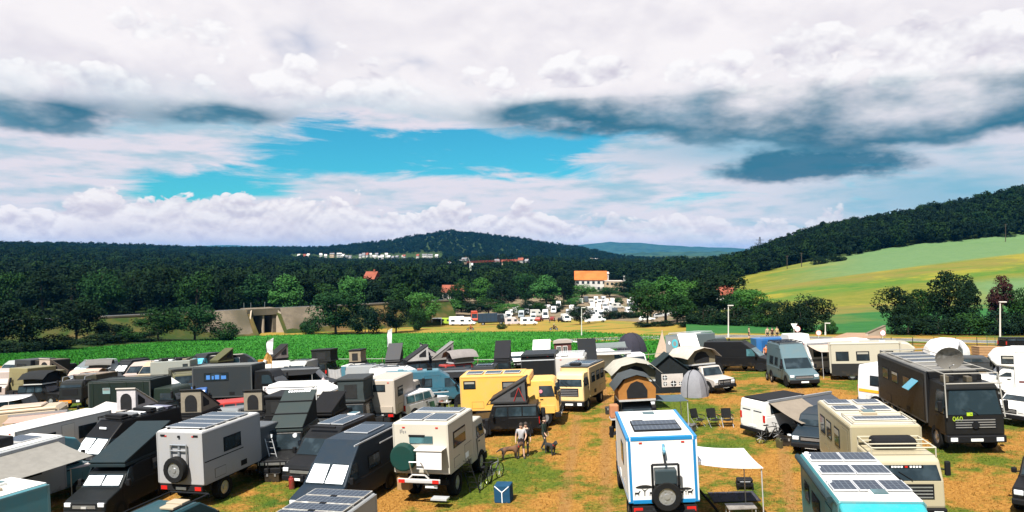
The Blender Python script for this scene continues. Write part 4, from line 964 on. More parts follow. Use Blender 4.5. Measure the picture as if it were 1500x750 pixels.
# motorhome with grey awning and black roof box
v = V('motorhome', 'white motorhome with grey striped awning and black roof box at left edge', 'motorhome', 96, 641, (1.1, 2.2, 3.0), 22)
cbox(v, (0.60, 0.62, 0.62), -3.6, 2.3, 2.2, .55, 3.0, .10); roofsheet(v, 2.2, -3.6, 2.3, 3.0)
v.p('cab_over', MB().prism([(2.2, 1.9), (3.0, 2.1), (3.2, 2.35), (2.9, 2.75), (2.2, 2.98)], lambda z: 1.08), paint((0.10, 0.30, 0.36)), None, .08)
cab(v, (0.10, 0.30, 0.36), 2.1, 4.0, 2.0, .5, 2.1, .5, None, .7); v.box('roof_box', -.5, .5, -1.5, .4, 3.02, 3.42, BLACK, None, .06); v.solar(-.2, 1.2, 3.02, 1.4, 1.0)
v.window(1, -2.6, -1.7, 1.6, 2.1, v.xf); v.window(1, 0.2, 1.1, 1.6, 2.1, v.xf); v.sideplate('door', 1, -1.2, -.5, .7, 2.3, v.xf, WHITE, .02)
aw = v.awning(1, 1.1, -3.4, 1.9, 2.85, 2.3, .55, fabric((0.30, 0.285, 0.26), 'grey_awning'))
v.wheels((-2.2, 3.0), 1.05, .38, .26)
# dark van with raised wedge roof
v = V('camper_van', 'dark van with raised wedge pop-top and white windscreen cover, bottom left', 'van', 149, 702, (0, 1.55, 1.62), 189)
van(v, (0.012, 0.015, 0.017), 5.1, 1.95, 2.0, None, True, [(-1, -1.9, -.6), (1, -1.9, -.9)], wsz=1.78)
wedge_tent(v, 0, -.55, 2.0, 1.75, 3.3, 1.05, (0.02, 0.035, 0.042), (0.015, 0.02, 0.022), -1, win=False)
v.awning(1, .85, -1.9, .3, 2.05, 1.7, .35, fabric((0.56, 0.50, 0.48), 'pink_awning'))
v.text('Ford' if False else 'o', .0001, (0, 0, 0), (0, 0, 0), BLACK) if False else None
v.box('badge', -.12, .12, 2.53, 2.575, .72, .80, ALU)
# grey expedition box truck
v = V('expedition_truck', 'pale grey expedition box truck with black spare wheel on rear wall', 'truck', 301, 634, (1.2, -3.6, 3.3), 17)
o = cbox(v, (0.44, 0.44, 0.46), -3.6, .4, 2.4, 1.0, 3.3, .05); cab(v, (0.10, 0.11, 0.12), .6, 2.5, 2.2, .7, 2.5, .25); chassis(v, 6.4, 2.3, (-2.2, 1.7), .52, .36, .72)
roofsheet(v, 2.4, -3.6, .4, 3.3)
for i in range(4): v.solar(.0, -2.85+i*.78, 3.36, 2.1, .70)
for sx in (-.85, .85):
    for i in range(5): v.box('panel_bracket', sx-.04, sx+.04, -3.3+i*.78, -3.22+i*.78, 3.3, 3.40, BLACK)
v.window(1, -2.2, -1.1, 2.15, 2.7, v.xf); v.box('side_seam', 1.19, 1.208, -3.5, -.9, 1.95, 1.99, BLACK)
v.wheel(-.05, -3.83, .56, .32, STEEL, 'spare_wheel', (0, 0, R(90)), 1.72)
rk = v.p('wheel_carrier', MB().path([(-.42, -3.68, 1.7), (-.42, -3.68, 2.75), (.42, -3.68, 2.75), (.42, -3.68, 1.7)], .035).tube((-.42, -3.68, 2.5), (.42, -3.68, 2.5), .03).tube((0, -3.62, 2.75), (0, -3.68, 2.2), .05), STEEL)
for sx in (-1, 1): v.box('marker_light', min(sx*.75, sx*.98), max(sx*.75, sx*.98), -3.63, -3.59, 3.10, 3.17, BLACK)
v.box('camera_pod', -.05, .05, -3.66, -3.6, 3.05, 3.14, BLACK); rearlights(v, -3.5, 2.3, .85)
v.ladder((1.75, .9, .02), (1.28, .9, 1.9), .4, 6)
# teal van at the bottom edge
v = V('camper_van', 'dark teal van with long roof rails cut off by the bottom edge', 'van', 340, 717, (.82, 2.2, 2.5), 17)
van(v, (0.02, 0.075, 0.095), 5.9, 2.0, 2.5, None, False, [(1, -1.6, -.5)], nose=.8)
v.rails(-.8, .8, -2.6, 1.2, 2.5, .10, BLACK, .03); v.box('roof_board', -.1, .55, .2, .6, 2.52, 2.60, paint(BEIGE), None, .02); v.box('roof_board', .05, .6, -.25, .1, 2.52, 2.60, paint(BEIGE), None, .02)
v.hatch(-.3, -1.3, 2.52, .7, paint((0.55, 0.55, 0.56))); v.solar(.3, -2.2, 2.52, .9, 1.0)
# dark blue sprinter
v = V('panel_van', 'tall dark blue van with two white windscreen shades facing the camera', 'van', 484, 693, (0, 1.6, 1.64), 199)
van(v, (0.018, 0.032, 0.050), 6.0, 2.02, 2.75, None, True, [(-1, -.9, .0)])
v.solar(0, -1.4, 2.75, 1.2, 1.5); v.box('drain_rail', -.93, -.89, -2.7, 1.0, 2.62, 2.68, ALU); v.box('side_ladder_rail', -.99, -.96, -2.2, -1.0, 2.25, 2.30, ALU)
v.text('V', .16, (0, 3.035, .78), (R(90), 0, R(180)), ALU, 'badge') if False else v.box('badge', -.07, .07, 3.0, 3.03, .73, .83, ALU)
# black van with solar panels
v = V('panel_van', 'black van with flat solar roof beside the tall dark blue van', 'van', 470, 629, (0, 1.1, 2.35), 200)
van(v, (0.012, 0.013, 0.015), 5.4, 2.0, 2.35, None, False, [(-1, -1.6, -.5)], wsz=1.95)
for i in range(2): v.solar(-.38+i*.76, -.9, 2.36, .7, 2.0)
v.box('roof_light_bar', -.75, .75, .75, .85, 2.36, 2.45, BLACK); v.hatch(.1, -2.2, 2.36, .5)
# black off-roader with segmented wedge tent
v = V('offroad_car', 'black boxy off-roader with large dark wedge tent sloping towards the camera', 'car', 424, 645, (0, .45, 1.5), 183)
suv(v, BLK, 4.5, 1.85, 1.95, 1.3, 0, .42, None, .1, False, True); wt_ = wedge_tent(v, 0, -.55, 1.98, 1.75, 2.5, 1.45, (0.040, 0.055, 0.055), (0.012, 0.014, 0.015), -1, win=False)
for k in (.33, .66):
    yy = .7-2.5*k; zz = 2.14+1.45*k
    v.p('lid_rib', MB().box(-.88, .88, yy-.05, yy+.05, zz+.06, zz+.13), BLACK, wt_)
for i in range(9):
    x = -.55+i*.135; v.p('lettering', MB().hexa([(x, -1.62, 3.53), (x+.09, -1.62, 3.53), (x+.09, -1.74, 3.60), (x, -1.74, 3.60)], [(x, -1.60, 3.56), (x+.09, -1.60, 3.56), (x+.09, -1.72, 3.63), (x, -1.72, 3.63)]), SHADE, wt_)
for sx in (-1, 1): v.p('spot_light', MB().tube((sx*.62, 1.05, 1.9), (sx*.62, 1.18, 1.9), .10, .11, 10), LENS)
# white truck camper with green wheel cover
v = V('expedition_truck', 'cream white camper truck with dark green spare wheel cover and rear shelf', 'truck', 661.5, 621, (1.25, -3.2, 3.4), 16)
o = cbox(v, (0.66, 0.61, 0.52), -3.2, -.1, 2.5, 1.25, 3.4, .07); cab(v, (0.60, 0.56, 0.48), .1, 2.2, 2.1, .75, 2.6, .2); chassis(v, 5.8, 2.2, (-1.9, 1.4), .55, .36, .75)
for sx in (-.56, .56): v.solar(sx, -2.2, 3.41, 1.02, 1.25)
v.solar(0, -.75, 3.41, 2.1, .8)
v.window(1, -2.6, -1.2, 2.25, 2.85, v.xf); v.sideplate('locker_door', 1, -1.3, -.4, 1.35, 2.0, v.xf, paint((0.60, 0.55, 0.46)), .01)
v.p('spare_wheel_cover', MB().tube((-.72, -3.58, 2.0), (-.72, -3.24, 2.0), .56, .60, 24), paint((0.010, 0.055, 0.045), .55), None, .06, label='round dark green spare wheel cover')
v.box('rear_window', -.5, .55, -3.235, -3.18, 2.55, 2.85, TEALGLASS); v.box('window_flap', -.52, .2, -3.26, -3.2, 2.83, 2.90, BLACK)
sh = v.p('rear_shelf', MB().box(-.1, 1.15, -3.75, -3.19, 2.36, 2.41), paint((0.70, 0.66, 0.62)), None, .01)
v.p('shelf_cloth', MB().sheet(lambda u, w: (.05+1.05*u, -3.72+.03*math.sin(u*9), 2.36-.78*w+.0), 8, 4, .01).v and MB().hexa([(.0, -3.74, 1.62), (1.1, -3.74, 1.62), (1.12, -3.70, 2.37), (.0, -3.70, 2.37)], [(.0, -3.70, 1.62), (1.1, -3.70, 1.62), (1.12, -3.66, 2.37), (.0, -3.66, 2.37)]), paint((0.70, 0.68, 0.70), .3), sh)
v.p('bike_rack', MB().path([(-.32, -3.5, 1.3), (-.25, -3.9, 1.95), (.25, -3.9, 1.95), (.42, -3.5, 1.3)], .03), ALU)
lb_ = v.p('light_bar', MB().box(-.95, .95, -3.62, -3.5, .98, 1.16), paint((0.62, 0.60, 0.60)), None, .04)
for sx in (-1, 1): v.box('tail_light', min(sx*.62, sx*.9), max(sx*.62, sx*.9), -3.65, -3.61, 1.0, 1.14, REDL, lb_)
v.p('light_bar_arch', MB().path([(-.45, -3.56, 1.16), (-.28, -3.56, 1.32), (.28, -3.56, 1.32), (.45, -3.56, 1.16)], .04), paint((0.62, 0.60, 0.60)), lb_)
v.box('number_plate', .25, .78, -3.52, -3.49, .78, .90, PLATE); v.box('step', .55, 1.25, -3.75, -3.35, .35, .42, ALU); v.box('wooden_box', -1.1, -.55, -3.35, -3.0, .6, 1.1, WOOD)
v.ladder((1.75, -1.6, .02), (1.30, -1.6, 1.5), .42, 6, BLACK)
for i, q in enumerate([(-.93, 2.98), (-.86, 3.02), (-.79, 2.97), (-.70, 2.99)]): v.box('lettering', q[0], q[0]+.05, -3.21, -3.198, q[1]-.02, q[1]+.13-.02*i, MATS.get('mk') or plain('grey_lettering', (0.2, 0.19, 0.18), .6))
# solar roof box at the bottom edge
v = V('motorhome', 'grey camper roof covered with four solar panels at the bottom edge', 'motorhome', 558, 725, (1.1, 2.4, 2.9), 16)
cbox(v, (0.40, 0.41, 0.42), -2.6, 2.4, 2.2, .6, 2.9, .08); v.window(1, .6, 1.6, 1.7, 2.3, v.xf)
for i in range(5): v.solar(0, 2.0-i*.66, 2.92, 2.05, .60, frame=WHITE)
for i in range(4): v.box('cable_bridge', -.1, .1, 1.62-i*.66, 1.72-i*.66, 2.96, 3.0, BLACK)
v.box('side_skirt', -1.05, 1.05, -2.5, 2.3, .35, .62, BLACK); v.wheels((-1.6, 1.4), 1.08, .38, .26)
# blue and white truck
v = V('expedition_truck', 'white box truck with bright blue edges and acacia silhouettes on the rear', 'truck', 924, 639, (-1.25, -2.9, 3.5), 3)
BLUE = paint((0.006, 0.24, 0.56), .4, dirt=.1); o = cbox(v, (0.76, 0.75, 0.74), -2.9, 1.5, 2.5, 1.15, 3.5, .03)
for sx in (-1, 1):
    v.p('edge_trim', MB().box(min(sx*1.25+sx*.008, sx*1.10), max(sx*1.25+sx*.008, sx*1.10), -2.908, -2.80, 1.15, 3.38), BLUE, o, .015)
    v.p('edge_trim', MB().box(min(sx*1.262, sx*1.13), max(sx*1.262, sx*1.13), -2.912, 1.51, 3.36, 3.512), BLUE, o, .02)
    v.p('edge_trim', MB().box(min(sx*1.258, sx*1.16), max(sx*1.258, sx*1.16), -2.79, 1.505, 1.13, 1.28), BLUE, o, .01)
v.p('edge_trim', MB().box(-1.10, 1.10, -2.915, -2.76, 3.37, 3.515), BLUE, o, .02); v.p('edge_trim', MB().box(-1.10, 1.10, -2.912, -2.85, 1.13, 1.27), BLUE, o, .01)
for i in range(2): v.solar(0, -1.75+i*.80, 3.52, 1.75, .72, frame=BLACK)
v.hatch(.0, .55, 3.5, .55); v.box('cable_cover', -.75, -.35, -.42, -.3, 3.5, 3.54, BLACK)
v.window(-1, -1.5, -.8, 2.2, 2.9, v.xf, BLACK); cab(v, (0.015, 0.20, 0.42), 1.65, 3.5, 2.3, .85, 2.9, .25); chassis(v, 6.6, 2.4, (-1.7, 2.6), .56, .38, .8); rearlights(v, -2.85, 2.4, .92)
rk = v.p('rear_rack', MB().path([(-.42, -3.0, 1.2), (-.42, -3.28, 1.9), (-.42, -3.28, 2.62), (.50, -3.28, 2.62), (.50, -3.28, 1.9), (.50, -3.0, 1.2)], .045).tube((0.05, -2.9, 2.95), (.05, -3.28, 2.62), .04), BLACK)
v.p('rear_locker', MB().box(-.34, .42, -3.42, -2.98, 1.95, 2.45), paint((0.04, 0.06, 0.07)), rk, .04); v.wheel(.04, -3.28, .52, .34, STEEL, 'spare_wheel', (0, 0, R(90)), 1.52)
v.p('winch', MB().tube((.02, -2.98, 3.02), (.1, -2.98, 3.02), .14, .14, 10).tube((.05, -2.92, 3.25), (.05, -2.98, 3.0), .05), paint((0.12, 0.40, 0.6)))
BM = plain('black_decal', (0.008, 0.008, 0.008), .6)
def decal(polys, y, nm='acacia_decal'):
    m_ = MB()
    for P_ in polys:
        k_ = len(P_); a_ = [(x, y-.001, z) for x, z in P_]; b_ = [(x, y-.007, z) for x, z in P_]
        m_.add(a_+b_, [tuple(range(k_)), tuple(range(2*k_-1, k_-1, -1))]+[(i, (i+1) % k_, k_+(i+1) % k_, k_+i) for i in range(k_)])
    return v.p(nm, m_, BM, o)
def acacia(cx, z, s_):
    P1 = [(cx-.03*s_, z), (cx+.03*s_, z), (cx+.05*s_, z+.35*s_), (cx+.28*s_, z+.55*s_), (cx+.02*s_, z+.42*s_), (cx-.22*s_, z+.55*s_), (cx-.03*s_, z+.33*s_)]
    P2 = [(cx+.62*s_*math.cos(t)*(1+.08*math.sin(5*t)), z+.6*s_+(.20 if math.sin(t) > 0 else .06)*s_*math.sin(t)) for t in [i*math.pi/9 for i in range(18)]]
    decal([P1, P2], -2.9)
acacia(-.68, 1.40, .50); acacia(.78, 1.40, .34)
for cx in (-.95, -.42, .62, .93): decal([[(cx-.09, 1.40), (cx-.07, 1.40), (cx-.06, 1.47), (cx+.04, 1.47), (cx+.05, 1.40), (cx+.07, 1.40), (cx+.08, 1.52), (cx+.13, 1.58), (cx+.09, 1.60), (cx+.05, 1.54), (cx-.08, 1.54)]], -2.9, 'animal_decal')
aw = v.awning(1, 1.27, -2.8, -.1, 2.45, 2.3, .22, fabric((0.74, 0.74, 0.76), 'white_awning'))
v.p('boarding_ladder', MB().tube((1.35, -.6, 1.2), (2.3, -1.2, .05), .035).tube((1.35, -.1, 1.2), (2.3, -.7, .05), .035).tube((1.6, -.5, .9), (1.6, -.2, .9), .03).tube((1.9, -.7, .55), (1.9, -.4, .55), .03), BLACK)
# cyan solar van, bottom right
v = V('camper_van', 'cyan and white camper with seven solar panels in the bottom right', 'van', 1178, 662, (1.15, -2.9, 2.9), 190)
CY = (0.02, 0.40, 0.46); o = cbox(v, (0.03, 0.22, 0.25), -2.9, 2.1, 2.3, .6, 2.9, .08); roofsheet(v, 2.3, -2.9, 2.1, 2.9)
v.p('cab_over', MB().prism([(2.0, 2.0), (2.9, 2.0), (3.05, 2.2), (2.9, 2.55), (2.0, 2.88)], lambda z: 1.12), paint(CY), None, .09); cab(v, CY, 1.9, 3.8, 2.0, .5, 2.05, .5, None, .8)
for r_, (ys, n_, w_) in enumerate(((-2.2, 2, 1.02), (-.75, 2, 1.02), (.85, 3, .70))):
    for i in range(n_): v.solar((i-(n_-1)/2)*(w_+.02), ys, 2.93, w_, .92)
for i, (x, y) in enumerate([(1.0, -2.55), (1.0, -2.25), (1.0, -1.15), (1.0, -.85), (1.0, .3), (1.0, .6)]): v.p('roof_vent', MB().tube((x, y, 2.9), (x, y, 3.02), .09, .07, 10), SHADE)
v.p('awning_case', MB().tube((1.24, -2.9, 2.78), (1.24, 1.6, 2.78), .10, .10, 10), paint((0.02, 0.05, 0.06), .5))
v.window(1, -1.2, -.2, 1.6, 2.1, v.xf); v.sideplate('door', 1, .6, 1.3, .7, 2.4, v.xf, paint((0.03, 0.30, 0.34)), .015); v.window(1, -2.3, -1.7, 1.6, 2.1, v.xf)
v.hatch(-.1, 1.6, 2.92, .5); v.wheels((-1.8, 2.9), 1.08, .38, .26)
# beige camper truck
v = V('camper_truck', 'sand beige camper truck with windscreen banner and black bag on cab', 'truck', 1203, 585, (1.25, -3.6, 3.2), 189)
SAND = (0.47, 0.40, 0.25); o = cbox(v, SAND, -3.6, 1.2, 2.5, 1.0, 3.2, .06); roofsheet(v, 2.5, -3.6, 1.2, 3.2, paint((0.66, 0.60, 0.48)))
for x, y in ((.62, -2.9), (-.55, -2.9), (.62, -1.7), (-.55, -1.6)): v.solar(x, y, 3.23, .95, .75)
v.solar(-.1, .2, 3.23, 1.9, .5); v.hatch(0, -.8, 3.22, .55, paint(BEIGE)); v.rails(-1.1, 1.1, -.4, 1.1, 3.2, .14, paint((0.6, 0.55, 0.42)))
for a0 in (-3.2, -2.2, -1.0): v.window(1, a0, a0+.65, 2.0, 2.65, v.xf)
v.sideplate('door', 1, .1, .8, 1.1, 2.9, v.xf, paint((0.44, 0.37, 0.23)), .015)
cab(v, (0.53, 0.46, 0.31), 1.35, 3.3, 2.35, .8, 2.55, .18); chassis(v, 7.0, 2.4, (-2.0, 2.4), .55, .38, .8)
v.rails(-1.05, 1.05, 1.4, 3.0, 2.55, .3, paint((0.6, 0.55, 0.42)), .03, 2); v.p('cargo_bag', MB().box(-.75, .75, 1.55, 2.25, 2.58, 2.98), fabric((0.012, 0.012, 0.014)), None, .16)
ban = v.box('windscreen_banner', -.55, .55, 3.17, 3.20, 2.20, 2.29, BLACK)
for i, x in enumerate([-.48, -.38, -.28, -.18, .12, .22, .32, .42]): v.box('lettering', x, x+.07, 3.198, 3.208, 2.215, 2.275, SHADE, ban)
v.box('banner_heart', -.04, .05, 3.198, 3.208, 2.215, 2.275, REDL, ban)
v.box('pocket_step', -1.2, 1.2, .4, 1.25, .45, .55, CHASSIS)
# black overland truck with satellite dish
v = V('overland_truck', 'big black overland truck with satellite dish on the roof', 'truck', 1387, 553, (1.25, 4.3, 3.5), 188)
o = cbox(v, (0.013, 0.013, 0.014), -4.4, 2.2, 2.5, .95, 3.5, .05); cab(v, (0.016, 0.016, 0.016), 2.3, 4.4, 2.5, .85, 3.2, .2); chassis(v, 8.8, 2.5, (-2.6, -1.3, 3.2), .58, .40, .85)
for a0 in (-3.6, -2.2, -.6): v.window(1, a0, a0+.8, 2.3, 2.85, v.xf)
v.p('open_window', MB().hexa([(1.27, .6, 2.9), (1.27, 1.4, 2.9), (1.75, 1.4, 2.45), (1.75, .6, 2.45)], [(1.27, .6, 2.93), (1.27, 1.4, 2.93), (1.77, 1.4, 2.48), (1.77, .6, 2.48)]), glassm('blue_pane', (0.05, 0.2, 0.28)))
v.sideplate('door', 1, 1.3, 2.0, 1.1, 3.1, v.xf, paint((0.02, 0.02, 0.02)), .015); roofsheet(v, 2.5, -4.4, 2.2, 3.5, paint((0.20, 0.19, 0.17)))
for i in range(3): v.solar(-.1, -3.6+i*1.25, 3.53, 1.9, 1.1)
v.rails(-1.15, 1.15, -4.2, 4.2, 3.5, .22, paint((0.42, 0.40, 0.36)), .03, 6); v.p('screen_bar', MB().tube((-1.15, 4.2, 3.72), (-1.24, 4.5, 1.75), .03).tube((1.15, 4.2, 3.72), (1.24, 4.5, 1.75), .03).tube((-1.2, 4.45, 3.3), (1.2, 4.45, 3.3), .03), paint((0.42, 0.40, 0.36)))
for i in range(6): v.box('roof_crate', -1.0+i*.34, -.75+i*.34, 2.6+.3*(i % 3), 3.0+.3*(i % 3), 3.2, 3.45+.06*(i % 2), [BLACK, CHASSIS, paint((0.12, 0.10, 0.07))][i % 3], None, .02)
dm = MB(); n = 20; prof = [(.03*i*i/12+.0, .62*i/5) for i in range(6)]
dv = [(0.0, 0, 0)]; 
for q in range(1, 6):
    for i in range(n): t = 2*math.pi*i/n; rr = .62*q/5; dv.append((rr*math.cos(t), -.35*rr*rr, rr*math.sin(t)))
df = [(0, 1+(i+1) % n, 1+i) for i in range(n)]+[(1+(q-1)*n+i, 1+(q-1)*n+(i+1) % n, 1+q*n+(i+1) % n, 1+q*n+i) for q in range(1, 5) for i in range(n)]
nb = len(dv); dv += [(x, y+.03, z) for x, y, z in dv]; df += [tuple(nb+k for k in reversed(f_)) for f_ in df]; df += [(1+4*n+i, 1+4*n+(i+1) % n, nb+1+4*n+(i+1) % n, nb+1+4*n+i) for i in range(n)]
dish = v.p('satellite_dish', dm.add(dv, df), paint((0.50, 0.49, 0.47)), None, 0, smooth=.8); dish.location = (.0, 2.0, 4.15); dish.rotation_euler = (R(20), 0, R(165))
v.p('dish_mast', MB().tube((0, 0.06, 0), (0, .10, -.66), .045).tube((0, -.05, -.5), (.12, -.55, -.1), .02), ALU, dish)
LIME = plain('lime_paint', (0.30, 0.42, 0.02), .5); v.text('060', .30, (.75, 4.412, 1.66), (R(90), 0, R(180)), LIME)
st = MB(); st.tube((0, 4.44, 1.38), (0, 4.46, 1.38), .17, .17, 14); v.p('grille_badge', st, BLACK)
v.box('dashboard_toy', .1, .35, 4.36, 4.42, 1.80, 1.95, LIME)
# white van with tan tarp
v = V('camper_van', 'white van with black roof panel and tan tarp awning over its side', 'van', 1107, 583, (0, -2.2, 2.0), 66)
van(v, WHT, 4.7, 1.9, 2.0, None, False, [(1, -1.9, -.7)], wsz=1.75); v.box('roof_panel', -.75, .75, -2.2, .6, 2.0, 2.08, BLACK, None, .02)
v.awning(1, .85, -2.0, .2, 1.98, 2.2, .7, fabric((0.30, 0.25, 0.20), 'tan_tarp'), False)
v.awning(1, .86, .2, 2.3, 1.95, 2.4, .75, fabric((0.07, 0.08, 0.10), 'slate_tarp'), True)
v = V('car', 'dark blue car half hidden by the sand beige camper truck', 'car', 1189, 655, (0, 2.1, .4), 214)
suv(v, (0.02, 0.035, 0.05), 4.3, 1.8, 1.65, 1.2, 0, .35, None, .35)
v = V('panel_van', 'grey blue camper van with raised alcove facing the camera beside the blue trailer', 'van', 1180, 567, (0, 3.0, .25), 184)
van(v, (0.10, 0.17, 0.20), 6.0, 2.1, 2.95, None, False, [(1, -2, -1.1), (1, -.6, .1)], .42, nose=1.1); v.rails(-.85, .85, -2.6, .3, 2.95, .12, BLACK, .03, 2)
for i in range(2): v.solar(0, -2.0+i*1.3, 2.97, 1.4, 1.1)
for i, y in enumerate((-2.2, -.9)): v.wheel(1.25, y, .34, .10, STEEL, 'bicycle_wheel')
v = V('trailer', 'bright blue box trailer behind the grey blue camper van', 'trailer', 1141, 531, (1.1, 0, 0), 93)
cbox(v, (0.02, 0.16, 0.45), -2.0, 2.0, 2.1, .5, 2.3, .03); v.wheels((-.4, .5), 1.05, .34, .22); v.p('drawbar', MB().tube((0, 2.0, .5), (0, 3.0, .45), .05), CHASSIS); v.sideplate('door', 1, -1.5, -.4, .7, 2.1, v.xf, paint((0.01, 0.1, 0.3)), .015)
v = V('box_van', 'white box van whose roof shows above the blue trailer', 'van', 1162, 488, (0, 0, 2.7), 5)
van(v, WHT, 5.2, 2.1, 2.7)
v = V('motorhome', 'white motorhome with cream awning left of the cream coach built one', 'motorhome', 1236, 499, (.9, 0, 2.7), 88)
cbox(v, WHT, -3, 2.2, 2.2, .5, 2.7, .12); cab(v, WHT, 2.1, 3.6, 2.0, .5, 2.0, .5, None, .6); v.window(1, -2.4, -1.4, 1.5, 2.1, v.xf); v.window(1, .6, 1.4, 1.5, 2.1, v.xf)
v.awning(1, 1.1, -2.9, 1.2, 2.45, 2.4, .4, fabric((0.62, 0.50, 0.42), 'cream_awning')); v.wheels((-1.4, 2.7), 1.08, .36, .24); v.box('stripe', -1.05, 1.11, -2.9, 2.1, 1.1, 1.3, paint((0.3, 0.32, 0.34)))
v = V('motorhome', 'cream coach built motorhome behind the white van with yellow stripe', 'motorhome', 1278, 500, (0, 0, 2.8), 112)
cbox(v, (0.58, 0.53, 0.42), -2.9, 2.0, 2.2, .5, 2.8, .16); cab(v, (0.55, 0.50, 0.40), 1.9, 3.4, 2.0, .5, 2.0, .5, None, .6); v.p('cab_over', MB().prism([(1.9, 1.95), (2.8, 2.0), (2.95, 2.3), (2.5, 2.7), (1.9, 2.78)], lambda z: 1.06), paint((0.58, 0.53, 0.42)), None, .1)
for a0 in (-2.4, -1.0, .6): v.window(1, a0, a0+.8, 1.5, 2.1, v.xf)
v.hatch(0, -1, 2.8); v.hatch(.3, .8, 2.8, .4); v.box('side_skirt', -1.06, 1.12, -2.8, 1.9, .35, 1.25, paint((0.03, 0.03, 0.03))); v.wheels((-1.4, 2.6), 1.08, .36, .24)
v = V('panel_van', 'white high roof van with yellow side stripe beside the black truck', 'van', 1259, 532, (.9, -2.7, 2.5), 152)
van(v, (0.70, 0.72, 0.76), 5.4, 2.0, 2.55, None, False, [(1, -1.8, -.9), (1, -.4, .4)]); v.sideplate('stripe', 1, -2.6, .9, .95, 1.12, v.xf, plain('amber_stripe', (0.75, 0.36, 0.02), .5), .018)
v = V('tunnel_tent', 'white tunnel shaped tent near the road behind the black truck', 'tent', 1387, 520, (0, 0, 0), 80)
tp = [(-.95, 0), (-.9, .8), (-.6, 1.45), (0, 1.75), (.6, 1.45), (.9, .8), (.95, 0)]
tm = MB(); rings = [(-2.3, .55), (-1.7, .9), (-.6, 1.0), (.6, .97), (1.6, .85), (2.3, .45)]
tv = [(x*s_, y, max(0, z*s_)) for y, s_ in rings for x, z in tp]; k = len(tp)
tm.add(tv, [(j*k+i, j*k+i+1, (j+1)*k+i+1, (j+1)*k+i) for j in range(len(rings)-1) for i in range(k-1)]+[tuple(range(k)), tuple(range(len(tv)-1, len(tv)-k-1, -1))])
v.p('canvas', tm, fabric((0.72, 0.71, 0.73)), None, 0, smooth=.7); v.p('door_flap', MB().hexa([(.55, 1.0, 1.5), (.95, 1.0, .7), (1.5, .6, .5), (1.3, .2, 1.2)], [(.57, 1.02, 1.5), (.97, 1.02, .7), (1.52, .62, .5), (1.32, .22, 1.2)]), fabric((0.6, 0.6, 0.63)))
v = V('car', 'dark grey hatchback parked between the black truck and the road', 'car', 1434, 533, (0, 0, .95), 118)
suv(v, (0.06, 0.065, 0.07), 4.3, 1.8, 1.5, 1.1, 0, .33, None, .5)
v = V('motorhome', 'large white alcove motorhome cut off by the right edge', 'motorhome', 1462, 513, (-1.0, 2.9, 2.9), -62)
cbox(v, WHT, -3.4, 2.0, 2.3, .5, 3.1, .14); v.p('cab_over', MB().prism([(1.9, 2.0), (2.9, 2.1), (3.2, 2.45), (2.8, 2.95), (1.9, 3.08)], lambda z: 1.12), paint(WHT), None, .12); cab(v, WHT, 1.9, 3.8, 2.05, .5, 2.05, .5, None, .8)
for a0 in (-2.8, -1.2, .4): v.window(-1, a0, a0+.9, 1.6, 2.2, v.xf)
v.window(-1, 2.0, 2.6, 2.3, 2.7, lambda z: 1.12); v.sideplate('stripe', -1, -3.2, 1.8, 1.15, 1.25, v.xf, paint((0.2, 0.05, 0.06)), .016); v.wheels((-1.6, 2.9), 1.12, .38, .26)
v = V('car', 'white car at the right edge in front of the alcove motorhome', 'car', 1478, 621, (0, 2.0, 0), -118)
suv(v, (0.72, 0.71, 0.70), 4.3, 1.8, 1.6, 1.1, 0, .34, None, .4)
v = V('car', 'black car entering at the bottom right edge', 'car', 1487, 714, (.9, 2.15, .86), 224)
suv(v, BLK, 4.6, 1.9, 1.75, 1.2, 0, .38, None, .3)
v = V('car', 'black car on the road at the right edge', 'car', 1500, 508, (0, 0, .5), 95)
suv(v, BLK, 4.4, 1.8, 1.5, 1.1, 0, .33, None, .4)

# ------------------------------------------------------------------ the camp: middle rows
v = V('offroad_car', 'white off-roader with beige roof tent facing the camera beside grey tent', 'car', 1063, 579, (0, 2.1, 0), 158)
suv(v, (0.62, 0.56, 0.52), 4.3, 1.8, 1.8, 1.25, 0, .42, None, .15, False, True); soft_tent(v, .5, -.7, 1.9, 2.3, 2.0, 1.15, (0.26, 0.22, 0.14), (0.62, 0.54, 0.46))
def dome(name, label, px, py, W_, D, H_, col, a=0, group=None, cat='tent', door=True, n_=14):
    v = V(name, label, cat, px, py, (0, -D/2, 0), a, group); m_ = MB(); vs_ = []; q_ = 5
    for j in range(q_+1):
        t = math.pi/2*j/q_; rr = math.cos(t)**.8 if j < q_ else 0.02
        for i in range(n_):
            ph = 2*math.pi*i/n_; wb = 1+.05*math.cos(4*ph); vs_.append((W_/2*rr*wb*math.cos(ph), D/2*rr*wb*math.sin(ph), H_*math.sin(t)-.02))
    m_.add(vs_, [(j*n_+i, j*n_+(i+1) % n_, (j+1)*n_+(i+1) % n_, (j+1)*n_+i) for j in range(q_) for i in range(n_)]+[tuple(range(q_*n_, q_*n_+n_))])
    v.p('canvas', m_, fabric(col), None, 0, smooth=.45)
    if door: v.p('door_flap', MB().hexa([(-.45, -D/2-.03, .02), (.45, -D/2-.03, .02), (.3, -D*.36, H_*.62), (-.3, -D*.36, H_*.62)], [(-.45, -D/2+.06, .02), (.45, -D/2+.06, .02), (.3, -D*.30, H_*.62), (-.3, -D*.30, H_*.62)]), fabric(tuple(c*.55 for c in col)))
    for i in range(4):
        ph = math.pi/4+i*math.pi/2; v.p('tent_pole', MB().path([(W_/2*1.03*math.cos(ph)*math.cos(t)**.8, D/2*1.03*math.sin(ph)*math.cos(t)**.8, H_*1.01*math.sin(t)) for t in (0, .4, .8, 1.15, 1.5)], .018, 4), BLACK)
    return v
